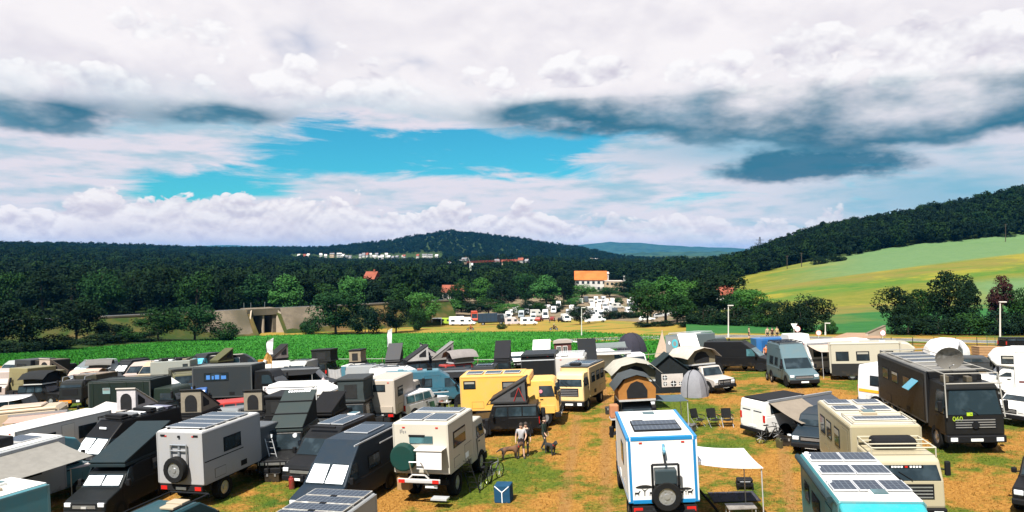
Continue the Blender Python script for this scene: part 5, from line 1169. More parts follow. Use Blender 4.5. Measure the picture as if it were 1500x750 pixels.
dome('dome_tent', 'grey dome tent between banner tent and white off-roader', 1023, 584, 1.9, 1.9, 1.85, (0.30, 0.30, 0.33), 0, door=False)
v = V('pavilion_tent', 'black pavilion tent with white window printed banner on its front', 'tent', 983, 577, (0, -1.2, 0), 4)
v.p('canvas', MB().prismx([(-1.25, .0), (1.25, .0), (1.3, 1.75), (0, 2.75), (-1.3, 1.75)], -1.2, 1.2), fabric((0.014, 0.018, 0.020)), None, 0); v.p('roof', MB().prismx([(-1.45, 1.68), (0, 2.80), (1.45, 1.68), (1.42, 1.64), (0, 2.74), (-1.42, 1.64)], -1.35, 1.35), fabric((0.02, 0.035, 0.038)))
ban = v.box('banner', -.62, .92, -1.24, -1.205, .45, 1.38, fabric((0.66, 0.60, 0.56)))
for cx, cz, w_, h_ in ((-.38, .68, .3, .3), (.22, .68, .42, .36), (.72, .68, .26, .3), (-.38, 1.12, .36, .3)):
    b_ = v.p('window_print', MB().tube((cx, -1.242, cz), (cx, -1.25, cz), w_/2, w_/2, 12), BM, ban)
    v.box('window_bar', cx-.015, cx+.015, -1.256, -1.248, cz-w_/2, cz+w_/2, SHADE, b_)
    v.box('window_bar', cx-w_/2, cx+w_/2, -1.256, -1.248, cz-.015, cz+.015, SHADE, b_)
v = V('offroad_car', 'dark off-roader under the cream fly roof tent', 'car', 930, 556, (0, 0, 2.0), 178)
suv(v, (0.05, 0.05, 0.05), 4.4, 1.8, 1.85, 1.2, 0, .40); soft_tent(v, 0, -.2, 1.95, 2.5, 2.0, 1.2, (0.20, 0.18, 0.12), (0.50, 0.47, 0.40), over=.5)
v = V('offroad_car', 'black off-roader with orange brown roof tent behind the blue edged truck', 'car', 936, 587, (0, .9, 1.95), 180)
suv(v, BLK, 4.4, 1.8, 1.85, 1.2, 0, .40); soft_tent(v, 0, .1, 1.95, 2.0, 1.9, 1.3, (0.46, 0.20, 0.05), (0.07, 0.08, 0.085), over=.12)
v.awning(-1, .9, -.9, 1.0, 1.95, 1.9, .12, fabric((0.09, 0.13, 0.16), 'slate_awning'))
v.box('orange_bag', 1.0, 1.5, .3, .8, 1.0, 1.75, fabric((0.55, 0.24, 0.12)), None, .08); v.box('bag_shelf', .9, 1.5, .2, .9, .94, 1.0, ALU)
# cream camper van facing the camera
v = V('camper_truck', 'cream camper with dark solar roof right of the yellow truck', 'truck', 836, 604, (0, 2.4, 0), 203)
o = cbox(v, (0.80, 0.55, 0.26), -2.5, 1.2, 2.0, .75, 2.75, .07); v.box('roof', -.96, .96, -2.4, 1.25, 2.75, 2.80, paint((0.07, 0.08, 0.09))); cab(v, (0.95, 0.68, 0.32), 1.1, 2.5, 1.95, .65, 2.5, .3); v.solar(0, -.4, 2.80, 1.7, 1.5); v.box('roof_locker', -.35, .4, .6, 1.1, 2.81, 2.98, BLACK, None, .06)
for a0 in (-2.1, -1.1, .0): v.window(-1, a0, a0+.7, 1.7, 2.25, v.xf)
chassis(v, 5.0, 2.0, (-1.4, 1.6), .40, .28, .55)
# black jeep with wedge tent before yellow truck
v = V('offroad_car', 'black jeep with grey wedge roof tent parked before the yellow truck', 'car', 738, 641, (-.9, 0, 0), -84)
suv(v, BLK, 4.1, 1.8, 1.8, 1.2, 0, .40, None, .1, True, True); wedge_tent(v, 0, -.35, 1.85, 1.5, 2.1, 1.2, (0.03, 0.03, 0.032), (0.10, 0.10, 0.105), -1)
v.p('side_arch', MB().path([(-.72, -1.25, 1.99), (-.72, -.95, 2.75), (-.72, -.65, 1.99)], .025), paint((0.4, 0.03, 0.03)))
v.rails(-.7, .7, -1.4, .9, 1.8, .06, BLACK)
# yellow truck
v = V('expedition_truck', 'yellow box truck with matching cab parked side on in the middle', 'truck', 797, 628, (1.2, 1.95, 0), 97)
YEL = (0.98, 0.53, 0.10); o = cbox(v, YEL, -3.0, .85, 2.35, 1.05, 3.15, .05)
v.box('box_overhang', -1.1, 1.17, .75, 1.25, 2.55, 3.12, paint(YEL), o, .04)
for i in range(3): v.solar(.3, -2.2+i*1.15, 3.17, 1.0, 1.0)
v.window(1, -2.75, -2.1, 2.4, 2.8, v.xf); v.window(1, -.4, .4, 2.1, 2.7, v.xf); cab(v, (0.98, 0.55, 0.12), 1.0, 2.9, 2.25, .8, 2.75, .22); chassis(v, 6.0, 2.35, (-1.7, 1.95), .55, .38, .8)
v.sideplate('fender', 1, 1.25, 2.65, .8, 1.25, lambda z: 1.14, paint((0.98, 0.55, 0.12)), .05); v.p('side_box', MB().box(.75, 1.15, -.6, .9, .6, 1.05), BLACK, None, .03)
v.p('door_sticker', MB().tube((1.15, 1.85, 2.1), (1.158, 1.85, 2.1), .11, .11, 12), plain('sticker', (0.6, 0.2, 0.25), .5))
# behind the yellow truck
v = V('camper_van', 'white van with grey roof panels directly behind the yellow truck', 'van', 748, 545, (0, 0, 2.75), 96)
van(v, WHT, 5.4, 2.0, 2.75); v.solar(0, -1.2, 2.75, 1.2, 1.4); v.solar(0, .3, 2.75, 1.2, 1.2)
v = V('box_truck', 'black box truck with pale roof stripe behind yellow cab', 'truck', 791, 520, (0, -1.5, 3.2), 6)
cbox(v, (0.016, 0.017, 0.018), -1.8, 2.4, 2.5, .8, 3.2, .04); v.box('stripe', -1.24, 1.24, -1.815, -1.75, 2.72, 2.79, ALU); v.box('stripe', -1.2, 1.2, -1.9, -1.78, 3.05, 3.19, paint(DGREY)); cab(v, BLK, 2.5, 4.2, 2.3, .8, 2.7); chassis(v, 6.4, 2.4, (-.7, 3.2), .5, .36, .75); rearlights(v, -1.75, 2.4, .8)
v = V('camper_truck', 'pale camper with cluttered roof behind the cream camper', 'truck', 838, 523, (0, -.9, 2.9), 8)
cbox(v, (0.62, 0.60, 0.57), -1.4, 2.4, 2.2, .7, 2.9, .08); cab(v, WHT, 2.4, 4.0, 2.0, .6, 2.1); v.hatch(-.4, -.6, 2.9, .5, BLACK); v.hatch(.5, .2, 2.9, .5); v.rails(-.95, .95, -1.2, 2.2, 2.9, .14, ALU, .025, 3); v.wheels((-.2, 3.2), 1.1, .4, .28); v.endwindow(-1, -1.4, -.6, .6, 1.6, 2.2)
v = V('shepherd_wagon', 'dark red wooden wagon with paned windows at the maize edge', 'wagon', 826, 500, (0, -1.0, 2.75), 4)
REDW = plain('red_boards', (0.09, 0.022, 0.018), .7); o = v.p('wall', MB().box(-.9, .9, -1.1, 1.1, .5, 2.55), REDW, None, .02); v.p('roof', MB().prismx([(-1.02, 2.5), (1.02, 2.5), (.95, 2.68), (.5, 2.82), (-.5, 2.82), (-.95, 2.68)], -1.25, 1.25), paint((0.5, 0.42, 0.38)))
for sx in (-.42, .22):
    w_ = v.box('window', sx-.22, sx+.26, -1.13, -1.09, 1.35, 2.2, WHITE, o); v.box('pane', sx-.17, sx+.21, -1.138, -1.11, 1.4, 2.15, GLASS, w_); v.box('glazing_bar', sx+.005, sx+.035, -1.145, -1.13, 1.4, 2.15, WHITE, w_)
for k_ in range(8): v.box('board_joint', -.9+k_*.225, -.885+k_*.225, -1.105, -1.09, .55, 1.3, BLACK, o)
v.wheels((-.6, .6), .9, .3, .16); v.awning(1, .95, -1.0, .9, 2.6, 1.9, .12, fabric((0.72, 0.70, 0.68), 'white_awning'))
def small(name, label, px, py, h, a, col, tent=None, **kw):
    """car with an optional roof tent, seen in the back rows; px,py = middle of the roof at height h"""
    v = V(name, label, 'car', px, py, (0, 0, h), a); suv(v, col, kw.get('L', 4.3), 1.8, kw.get('H', 1.8), 1.2, kw.get('bed', 0), .39, None, .2)
    z = kw.get('H', 1.8)+.06; W_ = kw.get('tw', 1.45); hh = kw.get('th', 1.2); e = kw.get('end', 1); sh = kw.get('shell', DGREY); fb = kw.get('fab', MGREY)
    if tent: v.rails(-.7, .7, -1.5, .6, z-.06, .05, BLACK)
    if tent == 'wedge': wedge_tent(v, 0, -.4, z, W_, kw.get('tl', 2.2), hh, sh, fb, e)
    if tent == 'box': box_tent(v, 0, -.4, z, W_, kw.get('tl', 2.1), hh, sh, fb)
    if tent == 'soft': soft_tent(v, 0, -.3, z, kw.get('tw', 2.2), 1.9, hh, fb, sh)
    return v
small('offroad_car', 'dark car with upright grey wedge tent at the maize edge, left of white car', 739, 505, 3.2, 5, BLK, 'wedge', th=1.5, end=1, shell=(0.02, 0.02, 0.024), fab=(0.09, 0.09, 0.10))
small('car', 'small white car at the maize edge left of the black box truck', 758, 522, 1.3, 178, WHT, H=1.6)
small('offroad_car', 'car with white wedge tent lid behind the black box truck', 795, 509, 2.6, 185, DGREY, 'wedge', shell=WHT, fab=(0.05, 0.05, 0.06), end=-1, tw=1.7)
small('offroad_car', 'dark car with black louvred tent lid right of the red wagon', 863, 508, 3.2, 184, BLK, 'wedge', th=1.7, end=-1, shell=(0.015, 0.017, 0.02), fab=DGREY, tw=1.5)
v = V('camper_van', 'white van with slanting grey awning right of the red wagon', 'van', 893, 511, (0, 0, 2.2), 95); van(v, WHT, 4.8, 1.9, 2.2, wsz=1.85); v.awning(-1, .9, -2.2, 1.8, 2.15, 2.6, -.45, fabric((0.20, 0.23, 0.23), 'grey_tarp'))
v.awning(1, .9, -1.6, 2.0, 1.95, 1.3, .1, fabric((0.55, 0.52, 0.50), 'pale_awning'))
v = V('cargo_trailer', 'small grey cargo trailer with flat table lid in front of slanting awning', 'trailer', 888, 543, (0, -.7, 0), 70)
v.p('body', MB().box(-.7, .7, -.8, .8, .45, .95), paint(MGREY), None, .03); v.p('table_top', MB().box(-.85, .95, -.95, .9, 1.12, 1.17), paint((0.45, 0.43, 0.42))); v.wheels((0,), .85, .33, .2); v.p('drawbar', MB().tube((0, .8, .5), (0, 1.6, .45), .04), STEEL)
for q in ((-.7, -.85), (.8, -.85), (-.7, .8), (.8, .8)): v.p('table_leg', MB().tube((q[0], q[1], 1.13), (q[0]*1.2, q[1]*1.2, .02), .02), STEEL)
dome('dome_tent', 'large dark purple dome tent at the maize edge', 922, 521, 3.6, 3.2, 2.6, (0.045, 0.042, 0.060), 20)
v = small('offroad_car', 'white off-roader facing the camera below the dark purple tent', 932, 527, 1.2, 182, WHT, H=1.75)
v = V('sail_tarp', 'beige triangular sail tarp beside the grey camper box', 'tarp', 970, 526, (0, 0, 0), 0)
v.p('cloth', MB().sheet(lambda u, w_: (-.9+1.8*u*(1-w_)+.9*w_+.35*w_, .8*w_, 3.0*w_-.25*math.sin(math.pi*w_)*u+.05), 6, 8, .015), fabric((0.56, 0.42, 0.32)), None, 0, smooth=.9); v.p('pole', MB().tube((.35, .85, 0), (.35, .85, 3.1), .03), ALU)
v = V('expedition_truck', 'grey camper box truck with round cyan logo at the field corner', 'truck', 977, 489, (-1.15, -2.5, 3.1), 62)
o = cbox(v, (0.13, 0.17, 0.18), -2.5, 1.8, 2.3, .9, 3.1, .06); cab(v, (0.12, 0.15, 0.16), 1.9, 3.6, 2.2, .8, 2.6); chassis(v, 6.0, 2.3, (-1.3, 2.6), .5, .36, .75); v.box('rear_panel', -1.1, 1.1, -2.52, -2.47, 1.4, 3.0, paint((0.34, 0.36, 0.37)), o)
v.p('logo', MB().tube((.25, -2.52, 2.3), (.25, -2.535, 2.3), .42, .42, 16), plain('cyan_print', (0.05, 0.42, 0.50), .5), o); v.p('logo', MB().tube((.25, -2.53, 2.3), (.25, -2.54, 2.3), .24, .24, 14), paint((0.34, 0.36, 0.37)), o); v.p('logo', MB().tube((-.55, -2.52, 2.35), (-.55, -2.535, 2.35), .16, .16, 10), SHADE, o)
v.hatch(0, -1, 3.1, .6); v.hatch(.2, .4, 3.1, .5); v.window(1, -1.2, -.4, 2.0, 2.5, v.xf); v.box('decal', 1.14, 1.156, .3, 1.4, 1.5, 2.1, paint((0.3, 0.33, 0.34)))
v.rails(-.95, .95, -2.2, 1.6, 3.1, .15, ALU, .025, 3)
small('offroad_car', 'car with steep white wedge tent lid below the grey camper box', 1014, 503, 2.8, 183, BLK, 'wedge', shell=WHT, fab=(0.5, 0.4, 0.36), th=1.5, end=-1, tw=1.6)
v = V('panel_van', 'black van facing right beside the red motorcyclist', 'van', 1075, 499, (0, -.6, 2.6), 122); van(v, BLK, 5.9, 2.0, 2.6, TEALGLASS); v.rails(-.8, .8, -2.6, .6, 2.6, .1, BLACK)
# around the red car
small('offroad_car', 'red car under a grey roof tent at the maize edge', 680, 527, 2.1, 62, (0.42, 0.03, 0.022), 'soft', fab=(0.22, 0.20, 0.19), shell=(0.30, 0.27, 0.26), th=1.0, tw=1.9)
small('offroad_car', 'dark car with tall grey wedge lid right of the tall flag', 578, 511, 3.1, 181, BLK, 'wedge', end=-1, th=1.5, shell=(0.08, 0.08, 0.085), fab=(0.015, 0.015, 0.018))
small('offroad_car', 'car with open white and black clamshell tent, left of the tent trio', 617, 512, 3.0, 70, BLK, 'wedge', end=1, th=1.4, shell=(0.02, 0.02, 0.022), fab=(0.55, 0.53, 0.52), tw=1.7)
small('offroad_car', 'middle car of the trio with pointed wedge tents', 639, 506, 3.2, 80, BLK, 'wedge', end=-1, th=1.5, shell=(0.03, 0.03, 0.035), fab=(0.40, 0.38, 0.38), tw=1.6)
small('offroad_car', 'car with taupe pointed wedge tent left of the red car', 655, 506, 3.2, 75, BLK, 'wedge', end=1, th=1.5, shell=(0.24, 0.22, 0.21), fab=(0.25, 0.23, 0.22), tw=1.6)
v = V('tarp_tent', 'dark green rounded tarp shelter in front of the wedge tents', 'tarp', 628, 545, (0, -1.6, 0), 4)
v.p('cloth', MB().sheet(lambda u, w_: (-2.0+4.0*u, -1.5+3.0*w_, .35+1.55*math.sin(math.pi*(.06+.88*u))-.15*math.sin(math.pi*w_)), 14, 6, .02), fabric((0.020, 0.035, 0.034)), None, 0, smooth=.7)
for x in (-1.4, 0, 1.4): v.p('pole', MB().tube((x, -1.4, 0), (x, -1.4, .35+1.5*math.sin(math.pi*(.06+.88*(x+2)/4))), .025), ALU)
for i in range(3): v.p('camp_box', MB().box(-.8+i*.55, -.4+i*.55, -1.1, -.6, .5, 1.0), [BLACK, paint(MGREY), paint(DGREY)][i], None, .03)
v.p('camp_table', MB().box(-1.0, .9, -1.2, -.5, .42, .48), BLACK)
v = V('panel_van', 'long low black van with black awning left of the yellow truck', 'van', 676, 542, (.5, 0, 2.1), 94); van(v, BLK, 5.2, 1.95, 2.15, wsz=1.85); v.awning(1, .9, -2.4, 1.9, 2.0, 1.4, .25, fabric((0.012, 0.012, 0.013), 'black_awning'))
v = V('windbreak', 'low white cloth windbreak standing left of the yellow truck', 'windbreak', 661, 579, (0, 0, 0), 2)
v.p('cloth', MB().sheet(lambda u, w_: (-.85+1.7*u, .04*math.sin(u*25), .05+.72*w_), 20, 2, .01), fabric((0.62, 0.60, 0.58)), None, 0)
for i in range(5): v.p('pole', MB().tube((-.85+.425*i, .02, 0), (-.85+.425*i, .02, .82), .014, None, 5), ALU)
# teal bus and neighbours
v = V('camper_bus', 'long teal blue camper bus with white roof behind the white pickup', 'bus', 592, 547, (1.0, -1.8, 2.45), 84)
van(v, (0.03, 0.13, 0.19), 6.4, 2.1, 2.5, None, False, [(1, -2.6, -1.6), (1, -.9, .2)], wsz=2.0); roofsheet(v, 1.7, -3.0, .8, 2.5, paint((0.10, 0.26, 0.33))); v.sideplate('stripe', 1, -3.0, 1.4, .95, 1.02, v.xf, ALU, .016); v.sideplate('stripe', 1, -3.0, 1.4, .62, .68, v.xf, ALU, .016)
for i in range(4): v.box('roof_bag', -.6+.3*i, -.35+.3*i, -2.2+i*.7, -1.8+i*.7, 2.52, 2.66, [paint((0.3, 0.5, 0.55)), SHADE, paint((0.4, 0.1, 0.08)), BLACK][i], None, .03)
v = V('offroad_car', 'white pickup with hardtop seen from behind left of the cream truck', 'car', 580, 618, (-.1, -2.2, 0), 30)
suv(v, (0.74, 0.74, 0.75), 4.7, 1.75, 1.75, 1.35, 0, .38, TEALGLASS, .3); v.box('tailgate_handle', -.1, .1, -2.375, -2.34, .9, .98, BLACK)
v = V('camper_truck', 'cream box camper with small dark rear window behind white pickup', 'truck', 558, 557, (0, -1.8, 3.0), 12)
cbox(v, (0.60, 0.52, 0.44), -1.8, 1.6, 2.0, .85, 3.0, .08); v.endwindow(-1, -1.8, -.35, .35, 2.3, 2.65); cab(v, (0.55, 0.48, 0.40), 1.7, 3.3, 2.0, .7, 2.3); chassis(v, 5.2, 2.0, (-.9, 2.4), .45, .3, .65); rearlights(v, -1.75, 1.95, .8); v.box('rear_locker', -.85, .85, -1.9, -1.79, 1.0, 1.35, paint((0.5, 0.43, 0.36)))
v.window(1, -1.2, -.4, 1.9, 2.4, v.xf)
v = V('offroad_car', 'black pickup carrying a tall dark grey roof tent before the cream camper', 'car', 522, 587, (0, 0, 1.95), 187)
suv(v, BLK, 5.0, 1.9, 1.9, 1.4, 1.6, .42, None, .15, False, True); box_tent(v, 0, -.3, 1.95, 1.75, 2.0, 1.15, (0.045, 0.05, 0.052), (0.055, 0.07, 0.072))
v.p('rear_rack', MB().path([(-.85, -2.3, 1.1), (-.85, -2.3, 1.95), (.85, -2.3, 1.95), (.85, -2.3, 1.1)], .035).path([(-.85, -1.3, 1.1), (-.85, -1.3, 1.95), (.85, -1.3, 1.95), (.85, -1.3, 1.1)], .035).tube((-.85, -2.3, 1.95), (-.85, -1.3, 1.95), .03).tube((.85, -2.3, 1.95), (.85, -1.3, 1.95), .03), BLACK)
v = V('pyramid_tent', 'pale patterned pyramid tent between wedge tent and dark pickup', 'tent', 461, 594, (0, -1.1, 0), 25)
pm_, t_, b_ = _new('patterned_canvas'); n_ = noi(t_, worldco(t_), 9.0, 4, 0.7); t_.links.new(mixc(t_, n_.ss(0.48, 0.54), (0.46, 0.36, 0.36), (0.24, 0.21, 0.22)), b_.inputs['Base Color']); b_.inputs['Roughness'].default_value = .9
v.p('canvas', MB().add([(-1.2, -1.2, 0), (1.2, -1.2, 0), (1.2, 1.2, 0), (-1.2, 1.2, 0), (-.55, -.55, .85), (.55, -.55, .85), (.55, .55, .85), (-.55, .55, .85), (0, 0, 2.0)], [(0, 1, 5, 4), (1, 2, 6, 5), (2, 3, 7, 6), (3, 0, 4, 7), (4, 5, 8), (5, 6, 8), (6, 7, 8), (7, 4, 8), (3, 2, 1, 0)]), pm_, None, 0)
v.p('centre_pole', MB().tube((0, 0, 1.9), (0, 0, 2.15), .02), ALU)
v = V('motorhome', 'white rounded motorhome with lifted front hatch behind the pyramid tent', 'motorhome', 445, 560, (0, 0, 2.7), 98)
o = cbox(v, WHT, -2.2, 1.4, 2.1, .5, 2.7, .28); v.p('cab_over', MB().prism([(1.2, 1.9), (2.2, 2.0), (2.3, 2.15), (1.2, 2.66)], lambda z: 1.02), paint(WHT), None, .08); cab(v, WHT, 1.2, 2.9, 1.95, .5, 2.0, .5, None, .6); v.window(1, -1.8, -.4, 1.5, 2.1, v.xf, paint((0.2, 0.2, 0.18))); v.window(1, .1, 1.0, 1.5, 2.1, v.xf); v.wheels((-1.3, 2.0), 1.02, .35, .24)
v = V('hung_cloth', 'light grey cloth hung as a screen behind the tall grey roof tent', 'cloth', 491, 568, (0, 0, 0), 15)
v.p('cloth', MB().sheet(lambda u, w_: (-.65+1.3*u, .10*math.sin(u*14+w_*3), .1+1.65*w_-.1*math.sin(math.pi*u)), 14, 5, .012), fabric((0.46, 0.46, 0.47)), None, 0, smooth=.9)
for x in (-.65, .65): v.p('pole', MB().tube((x, 0, 0), (x, 0, 1.8), .02), ALU)
v = V('trailer', 'steel blue box trailer with white lid left of the teal bus', 'trailer', 514, 537, (0, -.9, 2.0), 5)
cbox(v, (0.07, 0.22, 0.30), -.9, 1.6, 1.7, .5, 2.0, .04); roofsheet(v, 1.8, -.95, 1.65, 2.0); v.wheels((.2,), .9, .33, .2); v.endwindow(-1, -.9, -.4, .2, 1.5, 1.75)
v = V('tarp_tent', 'off-white sloping tarp stretched above the teal bus', 'tarp', 545, 556, (0, -1.2, .9), 3)
v.p('cloth', MB().sheet(lambda u, w_: (-1.4+2.8*u, -1.2+2.2*w_, .9+.8*w_-.15*math.sin(math.pi*u)), 8, 6, .015), fabric((0.64, 0.57, 0.57)), None, 0, smooth=.9)
for x in (-1.35, 1.35): v.p('pole', MB().tube((x, -1.15, 0), (x, -1.15, .9), .02).tube((x, .95, 0), (x, .95, 1.7), .02), ALU)
small('offroad_car', 'dark camouflage car with broad black roof tent alone at the maize edge', 479, 513, 3.0, 8, (0.018, 0.020, 0.016), 'box', tw=2.2, th=1.0, shell=(0.012, 0.013, 0.012), fab=(0.018, 0.02, 0.018))
small('offroad_car', 'dark car with small tan roof tent right of the camouflage car', 527, 515, 2.9, 4, BLK, 'box', tw=1.3, th=1.0, shell=BLK, fab=TAN)
v = V('panel_van', 'long black van with open black awning below the orange banner', 'van', 447, 538, (0, 0, 2.3), 94); van(v, BLK, 5.6, 1.95, 2.3); v.awning(1, .9, -2.5, 1.6, 2.2, 1.6, .3, fabric((0.014, 0.014, 0.015), 'black_awning'))
v = V('panel_van', 'white van right of the orange banner', 'van', 420, 529, (0, 0, 2.4), 100); van(v, WHT, 4.6, 1.9, 2.4)
small('offroad_car', 'dark car with grey windowed wedge tent behind the orange banner', 411, 510, 3.1, 40, BLK, 'wedge', end=1, th=1.5, shell=(0.02, 0.02, 0.02), fab=(0.28, 0.25, 0.25), tw=1.5)
# left block, second row
v = V('box_truck', 'dark grey box truck with blue lettered side window', 'truck', 330, 535, (.6, -.9, 3.3), 96)
o = cbox(v, (0.035, 0.042, 0.048), -3.2, 1.6, 2.4, .9, 3.3, .05); roofsheet(v, 2.4, -3.2, 1.6, 3.3, paint((0.20, 0.20, 0.18))); cab(v, BLK, 1.7, 3.5, 2.3, .8, 2.8, .5); chassis(v, 6.8, 2.4, (-1.9, 2.5), .52, .36, .8)
wn = v.window(1, -2.2, -.3, 2.2, 2.75, v.xf); LB = plain('blue_lettering', (0.05, 0.16, 0.42), .4)
for i, (q, w_) in enumerate(((-2.05, .3), (-1.6, .16), (-1.35, .35), (-.85, .4))): v.box('lettering', 1.2, 1.232, q, q+w_, 2.3, 2.62-.06*(i % 2), LB, wn)
v = V('motorhome', 'long silver topped camper behind the dark box truck', 'motorhome', 350, 519, (0, 0, 2.5), 76); van(v, (0.02, 0.02, 0.022), 6.4, 2.05, 2.5); roofsheet(v, 1.8, -3.1, .6, 2.5, paint((0.42, 0.38, 0.32))); v.window(1, -1.0, .2, 1.6, 2.1, v.xf, ALU, TEALGLASS)
v = V('panel_van', 'dark van with blue tinted windscreen left of the silver topped camper', 'van', 294, 519, (0, .6, 2.5), 190); van(v, DGREY, 5.4, 1.95, 2.5, glassm('blue_pane', (0.05, 0.2, 0.28)))
v = V('expedition_truck', 'grey sided box truck with cluttered roof at the maize edge', 'truck', 259, 528, (0, 0, 3.2), 84)
cbox(v, (0.34, 0.36, 0.33), -1.9, 1.6, 2.3, .9, 3.2, .04); v.window(1, 1.0, 1.35, 2.5, 2.85, v.xf); v.sideplate('hatch_door', 1, -.7, -.2, 1.9, 2.5, v.xf, paint((0.32, 0.34, 0.31)), .015); cab(v, BLK, 1.7, 3.3, 2.2, .8, 2.7); chassis(v, 5.6, 2.3, (-1.0, 2.4), .5, .34, .75)
v.rails(-1, 1, -1.8, 1.5, 3.2, .2, BLACK, .03, 3)
for i in range(5): v.box('roof_load', -.8, .7, -1.7+i*.62, -1.3+i*.62, 3.22, 3.36+.08*(i % 2), [ALU, BLACK, SHADE, BLACK, paint(TAN)][i], None, .03)
v = V('camper_van', 'beige camper van left of the cluttered roof truck', 'van', 224, 530, (0, .4, 2.5), 186); van(v, BEIGE, 5.2, 1.95, 2.5); v.solar(0, -1, 2.5, 1.2, 1.4)
v = V('camper_van', 'pinkish beige van next to dark van with white windscreen cover', 'van', 204, 531, (0, .4, 2.4), 187); van(v, (0.50, 0.40, 0.36), 5.0, 1.95, 2.4)
v = V('camper_van', 'dark van with white windscreen cover at the maize edge', 'van', 180, 529, (0, .8, 2.5), 192); van(v, DGREY, 5.4, 1.95, 2.5, None, True); v.rails(-.8, .8, -2.4, .6, 2.5, .1, BLACK, .03, 2)
v = V('military_truck', 'olive truck cab with window guards beside the open white van', 'truck', 275, 546, (0, 1.6, 2.8), 152)
cab(v, (0.16, 0.15, 0.08), .3, 2.2, 2.2, .8, 2.7, .2); cbox(v, (0.06, 0.06, 0.04), -2.6, .2, 2.3, 1.0, 2.9, .05); chassis(v, 5.4, 2.3, (-1.5, 1.4), .52, .36, .8); v.rails(-1, 1, .4, 2.0, 2.7, .2, BLACK, .03, 1)
v = V('panel_van', 'white van with its side door slid open', 'van', 236, 553, (0, -.2, 2.55), 95); van(v, WHT, 5.2, 2.0, 2.55, TEALGLASS); v.sideplate('dark_door_plate', 1, -.6, .55, .5, 2.25, v.xf, BLACK, .02); v.box('entry_step', .95, 1.25, -.5, .45, .38, .45, WOOD); v.window(1, -2.2, -1.0, 1.45, 1.95, v.xf, ALU, TEALGLASS)  # flat black plate stands in for the shaded interior behind the open door
v = V('box_truck', 'big dark green box truck with small pale window on its side', 'truck', 180, 556, (.5, -.6, 3.2), 98)
o = cbox(v, (0.016, 0.026, 0.022), -2.6, 2.0, 2.4, .9, 3.2, .03); v.window(1, -1.5, -.95, 2.35, 2.75, v.xf, BLACK, glassm('pale_pane', (0.16, 0.25, 0.25))); cab(v, DGREEN, 2.1, 3.8, 2.3, .8, 2.6); chassis(v, 6.4, 2.4, (-1.5, 2.9), .52, .36, .8); v.rails(-1.05, 1.05, -2.5, 1.9, 3.2, .06, BLACK)
for k_ in range(4): v.box('side_rib', 1.195, 1.225, -2.3+k_*1.25, -2.22+k_*1.25, 1.0, 3.1, paint(DGREEN))
v = V('offroad_car', 'small blue off-roader with white windscreen facing the camera', 'car', 273, 607, (0, 2.0, 0), 192)
suv(v, (0.02, 0.10, 0.34), 3.9, 1.7, 1.75, 1.0, 0, .38, SHADE, .25); v.box('roof_bag', -.6, .6, -1.5, .0, 1.76, 1.98, paint((0.02, 0.12, 0.40)), None, .08)
small('offroad_car', 'dark green car with white printed wedge tent opened towards the camera', 209, 584, 2.45, 8, DGREEN, 'wedge', end=-1, th=1.3, shell=(0.5, 0.45, 0.40), fab=(0.64, 0.60, 0.62), tw=1.35)
small('offroad_car', 'dark car with tan arched window tent beside the small blue off-roader', 301, 585, 2.5, 6, BLK, 'wedge', end=-1, th=1.3, shell=BLK, fab=(0.30, 0.26, 0.20), tw=1.35)
small('offroad_car', 'dark car with tan arched window tent right of the red car', 389, 582, 2.5, 6, BLK, 'wedge', end=-1, th=1.15, shell=BLK, fab=(0.30, 0.26, 0.20), tw=1.2)
small('car', 'bright red car with red roof cover between the two tan tents', 356, 586, 1.7, 70, (0.50, 0.025, 0.018), H=1.75, L=3.9)
v = small('car', 'white small car in front of the bright red car', 366, 597, 1.3, 205, WHT, H=1.5, L=3.6)
v = small('car', 'dark red small car below the right tan tent', 392, 606, 1.1, 190, (0.30, 0.02, 0.018), H=1.5, L=3.7)
small('car', 'grey hatchback roof behind the pale grey box truck', 340, 601, 1.3, 200, (0.22, 0.24, 0.26), H=1.5, L=3.8)
# far left cluster
v = V('camper_truck', 'dark grey camper truck in the far left corner by the maize', 'truck', 36, 528, (0, -1.2, 2.9), 14); cbox(v, (0.05, 0.055, 0.06), -1.6, 1.8, 2.2, .8, 2.9, .05); cab(v, DGREY, 1.9, 3.4, 2.1, .8, 2.5); chassis(v, 5.2, 2.2, (-.8, 2.6), .48, .34, .75); v.endwindow(-1, -1.6, -.7, .5, 1.8, 2.4)
v = V('panel_van', 'pale grey van beside the dark grey camper truck, far left', 'van', 19, 529, (0, .3, 2.4), 186); van(v, (0.40, 0.42, 0.42), 5.0, 1.95, 2.4)
v = V('camper_truck', 'dark camper with brown roof left of the beige wedge tent', 'truck', 60, 529, (0, -1.0, 2.8), 10); cbox(v, (0.03, 0.03, 0.03), -1.4, 2.0, 2.1, .7, 2.8, .06); roofsheet(v, 2.1, -1.4, 2.0, 2.8, paint((0.12, 0.09, 0.05))); cab(v, DGREY, 2.0, 3.4, 2.0, .7, 2.2); v.wheels((-.6, 2.7), 1.05, .42, .3)
v = V('expedition_truck', 'khaki box truck near the left edge', 'truck', 26, 541, (0, -1.5, 3.0), 12); cbox(v, (0.27, 0.24, 0.12), -1.6, 1.8, 2.1, .8, 3.0, .05); cab(v, (0.2, 0.18, 0.1), 1.9, 3.4, 2.1, .8, 2.5); chassis(v, 5.2, 2.1, (-.8, 2.6), .48, .34, .75); v.box('rear_hatch', -.7, .6, -1.62, -1.59, 1.5, 2.6, paint((0.25, 0.22, 0.11)))
